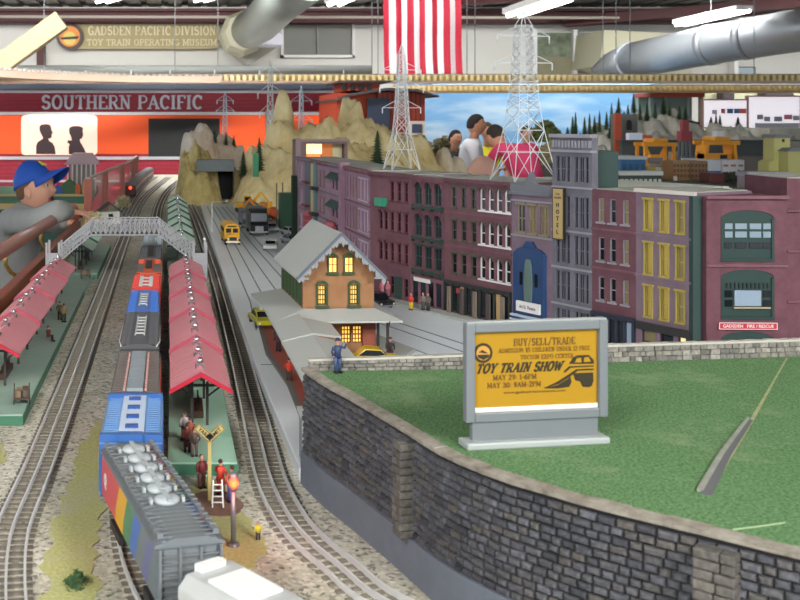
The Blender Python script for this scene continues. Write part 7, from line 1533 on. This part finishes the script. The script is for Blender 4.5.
# ---------------------------------------------------------------- people
def skin_mesh(name, J, E_, mat, parent, sub=2):
    """J: name -> ((x,y,z), r); E_: edges by name"""
    keys = list(J); me = bpy.data.meshes.new(name); me.from_pydata([J[k][0] for k in keys], [(keys.index(a), keys.index(b)) for a, b in E_], []); me.materials.append(mat)
    o = bpy.data.objects.new(name, me); C.objects.link(o); sk = o.modifiers.new('skin', 'SKIN'); sk.use_smooth_shade = True
    me.skin_vertices.new() if not me.skin_vertices else None
    for i, k in enumerate(keys):
        r = J[k][1]; r = (r, r) if not isinstance(r, tuple) else r; me.skin_vertices[0].data[i].radius = r; me.skin_vertices[0].data[i].use_root = (i == 0)
    s_ = o.modifiers.new('sub', 'SUBSURF'); s_.levels = s_.render_levels = sub
    if parent: o.parent = parent
    return o
def head(root, c, s, yaw, pitch=0, hair='2a2220', face=skin, haircut=1, mouth_open=0, roll=0, cap=None):
    """head with face along local +x; s = head height"""
    T_ = Matrix.Translation(c) @ Matrix.Rotation(yaw, 4, 'Z') @ Matrix.Rotation(-pitch, 4, 'Y') @ Matrix.Rotation(roll, 4, 'X')
    k = s/.22; rows_, seg = 40, 48; m = MB(); m.T = T_; G = lambda v, c_, w__: math.exp(-((v-c_)/w__)**2)
    def surf(th, ph, off=0):
        # ph: 0 bottom..pi top ; th: angle from +x
        x = math.cos(th)*math.sin(ph); y = math.sin(th)*math.sin(ph); z = -math.cos(ph)
        w_ = .074-.012*max(0, -z)**1.2; f = Vector((x*(.088 if x > 0 else .098)*(1 if z > -.2 else 1-.12*(-z-.2)), y*w_, z*.112))
        fr_ = max(0, math.cos(th)); lat = abs(math.sin(th))
        if x > 0:
            a_ = fr_**14*math.sin(ph)
            f.x += .019*G(z, -.18, .12)*G(y, 0, .12)+.008*G(z, .02, .16)*G(y, 0, .12)           # nose
            f.x -= .010*G(z, .10, .10)*(G(y, .36, .18)+G(y, -.36, .18))                          # eye sockets
            f.x += .006*G(z, .30, .10)*fr_**2                                                    # brow
            f.x += .007*G(z, -.47, .10)*G(y, 0, .28)+.010*G(z, -.78, .16)*G(y, 0, .35)          # lips, chin
            f.x += .006*G(z, -.12, .2)*(G(y, .5, .22)+G(y, -.5, .22))
            f.x -= mouth_open*.03*G(z, -.50, .075)*G(y, 0, .20)
        return (f*k)*(1+off)
    rr_ = []
    for j in range(1, rows_): rr_.append([m.V(surf(2*math.pi*i/seg, math.pi*j/rows_)) for i in range(seg)])
    b = m.V(surf(0, .001)); t = m.V(surf(0, math.pi-.001))
    for j in range(len(rr_)-1):
        for i in range(seg): m.face((rr_[j][i], rr_[j][(i+1) % seg], rr_[j+1][(i+1) % seg], rr_[j+1][i]), 0, True)
    for i in range(seg): m.face((b, rr_[0][(i+1) % seg], rr_[0][i]), 0, True); m.face((t, rr_[-1][i], rr_[-1][(i+1) % seg]), 0, True)
    h = m.build('head', face, root)
    for s_ in (-1, 1):
        m = MB(); m.T = T_ @ Matrix.Translation((-.004*k, s_*.073*k, -.012*k)) @ Matrix.Rotation(s_*R(18), 4, 'Z'); m.ball((0, 0, 0), (.019*k, .008*k, .031*k), 14, 10); m.ball((-.004*k, s_*.006*k, .004*k), (.014*k, .006*k, .024*k), 12, 8); m.build('ear', face, root)
        m = MB(); m.T = T_; m.ball((.0665*k, s_*.029*k, .010*k), .0125*k, 14, 10); m.build('eye', M('eye_white', 'e6e2dc', .25), root); m = MB(); m.T = T_; m.ball((.0755*k, s_*.0275*k, .0095*k), .0058*k, 12, 8); m.build('iris', M('iris_dark', '3a3a40', .2), root)
        m = MB(); m.T = T_; m.tube([(.077*k, s_*.014*k, .030*k), (.079*k, s_*.029*k, .034*k), (.068*k, s_*.045*k, .029*k)], [.0024*k, .0032*k, .0018*k], 6); m.build('eyebrow', M('hair_'+hair, hair, .8), root)
    m = MB(); m.T = T_
    if mouth_open: m.ball((.073*k, 0, -.0565*k), (.012*k, .0155*k, .0125*k), 14, 10); m.build('mouth', M('mouth_dark', '4a1f1e', .5), root)
    if mouth_open:
        m = MB(); m.T = T_; 
        m.tube([(.078*k+.010*k*math.cos(a), .0175*k*math.sin(a)*1.0, -.0565*k+.0145*k*math.cos(a)) if False else (.0815*k-.008*k*abs(math.sin(a)), .0165*k*math.sin(a), -.0565*k+.0135*k*math.cos(a)) for a in [2*math.pi*q__/14 for q__ in range(15)]], .0030*k, 6); m.build('lips', M('lips', 'b56a5e', .45), root)
    else: m.tube([(.080*k, -.020*k, -.054*k), (.087*k, 0, -.053*k), (.080*k, .020*k, -.054*k)], .003*k, 6); m.build('mouth', M('lips', 'b56a5e', .45), root)
    if haircut:
        m = MB(); m.T = T_; idx = []
        J0 = 14
        for j in range(J0, rows_):
            row = []
            for i in range(seg):
                th = 2*math.pi*i/seg; ph = math.pi*j/rows_; z = -math.cos(ph)
                front = math.cos(th); lim = .62 if front > .55 else (.2+.42*max(0, (front)/.55) if front > 0 else -.35+.55*max(0, 1+front*2.2)) ; 
                off = .075 if z > lim else -.03
                off += .012*noise.noise(Vector((th*4, ph*7, 1)))
                row.append(m.V(surf(th, ph, off)))
            idx.append(row)
        t = m.V(surf(0, math.pi-.001, .075))
        for j in range(len(idx)-1):
            for i in range(seg): m.face((idx[j][i], idx[j][(i+1) % seg], idx[j+1][(i+1) % seg], idx[j+1][i]), 0, True)
        for i in range(seg): m.face((t, idx[-1][i], idx[-1][(i+1) % seg]), 0, True)
        m.build('hair', M('hair_'+hair, hair, .8, var=(90, .25, 3)), root)
    return T_, k, surf
def hand(root, wrist, dirn, up, s, mat, curl=.6, thumb=1):
    """palm and five fingers as one continuous skinned surface"""
    w = Vector(wrist); d = Vector(dirn).normalized(); u = Vector(up).normalized(); x = d.cross(u).normalized(); u = x.cross(d); J = {'w': (tuple(w), .019*s)}; E_ = []
    J['p'] = (tuple(w+d*.045*s), (.026*s, .014*s)); E_.append(('w', 'p'))
    for k, (ox, L) in enumerate(((-.030, .066), (-.011, .076), (.009, .071), (.028, .056))):
        b = w+d*.078*s+x*ox*s; a1 = curl*.5; a2 = curl*1.3
        p1 = b+(d*math.cos(a1)-u*math.sin(a1))*L*.5*s; p2 = p1+(d*math.cos(a2)-u*math.sin(a2))*L*.32*s; p3 = p2+(d*math.cos(a2*1.6)-u*math.sin(a2*1.6))*L*.25*s
        for n_, p, r in (('a', b, .0092), ('b', p1, .0085), ('c', p2, .0078), ('d', p3, .0062)): J[n_+str(k)] = (tuple(p), r*s)
        E_ += [('p', 'a%d' % k), ('a%d' % k, 'b%d' % k), ('b%d' % k, 'c%d' % k), ('c%d' % k, 'd%d' % k)]
    t0 = w+d*.028*s-x*.028*s*thumb; t1 = t0+(d*.7-x*thumb*.6-u*.3)*.032*s; t2 = t1+(d*.9-u*.4)*.027*s
    J['t0'] = (tuple(t0), .011*s); J['t1'] = (tuple(t1), .0095*s); J['t2'] = (tuple(t2), .0075*s); E_ += [('w', 't0'), ('t0', 't1'), ('t1', 't2')]
    return skin_mesh('hand', J, E_, mat, root, 2)
# --- boy
YB = 4.05
O = Vector((xx(18, YB), YB, 0)); boy = thing('person', 'boy in a blue baseball cap and grey hoodie leaning on the pipe railing, mouth open', 'person', tuple(O)); hood = M('hoodie_grey', 'a3a5a2', .9, var=(14, .12, 4), bump=(90, .15)); jeans = M('jeans', '3f4f6e', .85)
bs = M('boy_skin', 'e0a98f', .5, var=(18, .05, 2)); capm = M('cap_blue', '1f55b8', .65)
def L3(px, py, Y): p = Vector(at(px, py, Y))-O; return tuple(p)
hc = Vector(at(36.5, 189, YB))-O
T_, k_, surf = head(boy, hc, .180, R(-24), R(9), hair='6a4a34', face=bs, mouth_open=1)
# cap: dome following the skull plus curved brim
T_c = T_ @ Matrix.Rotation(R(-13), 4, 'Y')
m = MB(); m.T = T_c; rows2 = []
for j in range(0, 15):
    ph = math.pi*(.56+.44*j/14); rows2.append([m.V(surf(2*math.pi*i/40, min(ph, math.pi-.002), .12)+Vector((-.002, 0, .006+.010*(j/14)))) for i in range(40)])
for j in range(14):
    for i in range(40): m.face((rows2[j][i], rows2[j][(i+1) % 40], rows2[j+1][(i+1) % 40], rows2[j+1][i]), 0, True)
cap_ = m.build('cap', capm, boy); so = cap_.modifiers.new('s', 'SOLIDIFY'); so.thickness = .003
m = MB(); m.T = T_c; g = []
for a in range(17):
    t = -1+2*a/16; row = []
    for r_ in range(7):
        q = r_/6; th = t*R(62); base = surf(th, math.pi*.575, .13)+Vector((-.002, 0, .008)); reach = .082*math.cos(t*R(76))**.6*q if abs(t) < 1 else 0
        row.append(m.V((base.x+reach, base.y*(1+.05*q), base.z+.014*q-.020*q*q-.030*(t*t)*q)))
    g.append(row)
for a in range(16):
    for r_ in range(6): m.face((g[a][r_], g[a+1][r_], g[a+1][r_+1], g[a][r_+1]), 0, True)
br = m.build('brim', capm, cap_, fixn=False); so = br.modifiers.new('s', 'SOLIDIFY'); so.thickness = .003
m = MB(); m.T = T_; bp_ = surf(0, math.pi*.74, .14)+Vector((0, 0, .012)); 
m.T = T_c @ Matrix.Translation(bp_) @ Matrix.Rotation(R(90), 4, 'Z') @ Matrix.Rotation(R(50), 4, 'X'); m.prism([(-.014, -.014), (-.007, -.014), (0, .004), (.007, -.014), (.014, -.014), (.003, .016), (-.003, .016)], -.002, .002, 'z'); m.build('cap_badge', M('badge_yellow', 'd8d04a', .5), cap_)
m = MB(); m.T = T_c; m.ball(tuple(surf(0, math.pi-.01, .12)+Vector((0, 0, .014))), .004, 10, 6); m.build('cap_button', capm, cap_)
J = {'pel': (L3(-2, 330, 4.2), .10), 'waist': (L3(2, 285, 4.15), .10), 'chest': (L3(12, 240, 4.10), (.115, .095)), 'neck': (tuple(hc+Vector((-.015, .01, -.090))), .042), 'neck2': (tuple(hc+Vector((-.008, .0, -.065))), .040),
     'rsh': (L3(10, 220, 3.96), .055), 'lsh': (L3(38, 218, 4.18), .050), 'rel': (L3(37, 221, 3.42), .045), 'rwr': (L3(60, 210, 3.34), .040), 'rw2': (L3(68, 212, 3.44), .030), 'lel': (L3(56, 224, 4.02), .040), 'lwr': (L3(66, 220, 3.86), .032)}
skin_mesh('hoodie', {k: J[k] for k in ('chest', 'pel', 'waist', 'neck', 'rsh', 'lsh', 'rel', 'rwr', 'rw2', 'lel', 'lwr')}, [('pel', 'waist'), ('waist', 'chest'), ('chest', 'neck'), ('chest', 'rsh'), ('chest', 'lsh'), ('rsh', 'rel'), ('rel', 'rwr'), ('rwr', 'rw2'), ('lsh', 'lel'), ('lel', 'lwr')], hood, boy)
MB().tube([J['neck'][0], J['neck2'][0], tuple(hc+Vector((0, 0, -.04)))], .034, 16).build('neck', bs, boy)
m = MB(); c = Vector(J['neck'][0]); m.tube([(c.x+.054*math.cos(a), c.y+.052*math.sin(a), c.z+.004-.012*math.cos(a)) for a in [2*math.pi*q_/20 for q_ in range(21)]], [.015+.008*(math.cos(2*math.pi*q_/20) < 0) for q_ in range(21)], 10); m.build('hood', hood, boy)
hip = Vector(J['pel'][0]); skin_mesh('trousers', {'h': (tuple(hip), .12), 'l1': (tuple(hip+Vector((.0, .075, -.06))), .075), 'r1': (tuple(hip+Vector((0, -.075, -.06))), .075), 'lk': (tuple(hip+Vector((.03, .08, -.40))), .052), 'rk': (tuple(hip+Vector((.03, -.08, -.40))), .052), 'la': ((hip.x, hip.y+.08, .07), .04), 'ra': ((hip.x, hip.y-.08, .07), .04)}, [('h', 'l1'), ('h', 'r1'), ('l1', 'lk'), ('r1', 'rk'), ('lk', 'la'), ('rk', 'ra')], jeans, boy)
for s_ in (-1, 1): m = MB(); m.ball((hip.x+.04, hip.y+s_*.08, .035), (.10, .042, .035), 14, 8); m.build('shoe', dark, boy)
hand(boy, J['rw2'][0], (.95, .3, -.05), (0, -.3, 1), .62, bs, .9); hand(boy, L3(68, 222, 3.85), (1, -.1, -.05), (0, -.2, 1), .62, bs, .7, -1)
# --- visitors
def visitor(label, base, H, yaw, shirt, pants, hair, lean=0, arms='down', skin_=skin, extra=None, build=1.0):
    """standing figure; faces local +x before yaw"""
    rt = thing('person', label, 'person', (base[0], base[1], 0), yaw); k = H/1.75; b = build
    hp, ch, nk = Vector((0, 0, .95)), Vector((.27*math.sin(lean), 0, .95+.34*math.cos(lean))), Vector((.50*math.sin(lean), 0, .95+.52*math.cos(lean))); hd = Vector((.66*math.sin(lean)+.03, 0, .95+.665*math.cos(lean)))
    S_ = lambda v: tuple(Vector(v)*k); Jt = {'h': (S_(hp), (.15*b*k, .12*b*k)), 'w': (S_((hp+ch)/2+Vector((0, 0, -.02))), .135*b*k), 'c': (S_(ch), (.17*b*k, .13*b*k)), 'n': (S_(nk), .055*k)}; ed = [('h', 'w'), ('w', 'c'), ('c', 'n')]
    for s_, n_ in ((-1, 'r'), (1, 'l')):
        sh = ch+Vector((.04*math.sin(lean), s_*.19*b, .11)); el = sh+Vector((.06, s_*.05, -.28)) if arms == 'down' else sh+Vector((.14, s_*.04, -.22)); wr_ = el+(Vector((.05, 0, -.25)) if arms == 'down' else Vector((.24, -s_*.05, -.0)))
        Jt[n_+'s'] = (S_(sh), .062*k*b); Jt[n_+'e2'] = (S_(sh.lerp(el, .75)), .050*k*b); ed += [('c', n_+'s'), (n_+'s', n_+'e2')]
        skin_mesh('arm', {'a': (S_(sh.lerp(el, .5)), .040*k), 'e': (S_(el), .036*k), 'w': (S_(wr_), .026*k)}, [('a', 'e'), ('e', 'w')], skin_, rt); hand(rt, S_(wr_), wr_-el, (0, -s_, 0) if arms == 'down' else (0, 0, 1), k, skin_, .5, s_)
        J2 = None
    skin_mesh('shirt', Jt, ed, M('cloth_'+shirt, shirt, .85, var=(6, .06, 3)), rt)
    skin_mesh('trousers', {'h': (S_(hp+Vector((0, 0, -.02))), .15*k*b), 'l1': (S_((0, .09, .85)), .088*k*b), 'r1': (S_((0, -.09, .85)), .088*k*b), 'lk': (S_((.02, .10, .48)), .062*k), 'rk': (S_((.02, -.10, .48)), .062*k), 'la': (S_((0, .1, .09)), .045*k), 'ra': (S_((0, -.1, .09)), .045*k)}, [('h', 'l1'), ('h', 'r1'), ('l1', 'lk'), ('r1', 'rk'), ('lk', 'la'), ('rk', 'ra')], M('cloth_'+pants, pants, .9), rt)
    for s_ in (-1, 1): m = MB(); m.ball((.05*k, s_*.1*k, .04*k), (.13*k, .05*k, .04*k), 12, 8); m.build('shoe', dark, rt)
    MB().tube([S_(nk-Vector((0, 0, .03))), S_(hd-Vector((0, 0, .03)))], .05*k, 12).build('neck', skin_, rt)
    head(rt, S_(hd), .225*k, 0, -lean*.6, hair=hair, face=skin_)
    return rt
tan_s = M('tan_skin', 'b88468', .5)
def vb(px, Y): return (xx(px, Y), Y)
visitor('man with dark hair in a white T-shirt seen from the side behind the rocks', vb(470, 10.0), 1.52, R(-15), 'dfe3ec', '3a4258', '1f1a1a', lean=.06, skin_=tan_s, build=1.15)
visitor('young person in a yellow shirt facing the viewer beside the man in white', vb(488, 10.8), 1.44, R(-115), 'd8cf2c', '4a5270', '4a3828', lean=.04)
visitor('person in a bright pink top bending forward behind the tallest pylon', vb(534, 8.9), 1.68, R(108), 'f0487c', '4f6a94', '2c2420', lean=.92, arms='fwd')
visitor('dark-haired person in black mostly hidden behind the man in white', vb(453, 11.0), 1.36, R(-60), '23262c', '2c2f38', '1a1614', lean=.03)
visitor('person in grey with brown hair standing behind the pink top', vb(525, 11.4), 1.40, R(-80), '6a6a70', '3f4a66', '4a3422', lean=.03)
visitor('person in blue and red clothes seen just left of the hotel roof', vb(549, 10.9), 1.20, R(-70), '3a5f96', 'a8503c', '3a2c24', lean=.05)
# nearer man of whom only the bald crown shows
bald = M('bald_skin', 'eab9a6', .4); rt = thing('person', 'bald person seated behind the buildings, only the top of the head showing', 'person', (1.71, 5.7, 0)); head(rt, (0, 0, 1.145), .22, R(-70), -.25, hair='b09080', face=bald, haircut=0)
MB().tube([(0, .02, 1.05), (0, .02, 1.15)], .055, 12).build('neck', bald, rt)
skin_mesh('shirt', {'c': ((0, .05, .90), (.16, .12)), 'h': ((0, .08, .58), .15), 'n': ((0, .03, 1.07), .06), 'l': ((.19, .05, .99), .065), 'r': ((-.19, .05, .99), .065), 'le': ((.24, -.02, .74), .05), 're': ((-.24, -.02, .74), .05), 'lw': ((.20, -.2, .66), .035), 'rw': ((-.20, -.2, .66), .035)}, [('c', 'h'), ('c', 'n'), ('c', 'l'), ('c', 'r'), ('l', 'le'), ('r', 're'), ('le', 'lw'), ('re', 'rw')], M('cloth_8a8f98', '8a8f98', .85), rt)
for s_ in (-1, 1): hand(rt, (s_*.20, -.2, .66), (0, -1, -.1), (0, 0, 1), 1, bald, .5, -s_)
skin_mesh('trousers', {'h': ((0, .08, .52), .16), 'l': ((.1, .0, .50), .09), 'r': ((-.1, 0, .50), .09), 'lk': ((.12, -.36, .52), .065), 'rk': ((-.12, -.36, .52), .065), 'la': ((.12, -.38, .1), .045), 'ra': ((-.12, -.38, .1), .045)}, [('h', 'l'), ('h', 'r'), ('l', 'lk'), ('r', 'rk'), ('lk', 'la'), ('rk', 'ra')], jeans, rt)
st_ = thing('stool', 'round black stool under the bald person', 'stool', (1.71, 5.78, 0)); MB().lathe([(.17, .33), (.18, .35), (.17, .36)], seg=20).build('seat', black, st_); 
for a in range(4): MB().tube([(.12*math.cos(a*1.57), .12*math.sin(a*1.57), .34), (.2*math.cos(a*1.57), .2*math.sin(a*1.57), 0)], .012, 8).build('leg', dark, st_)
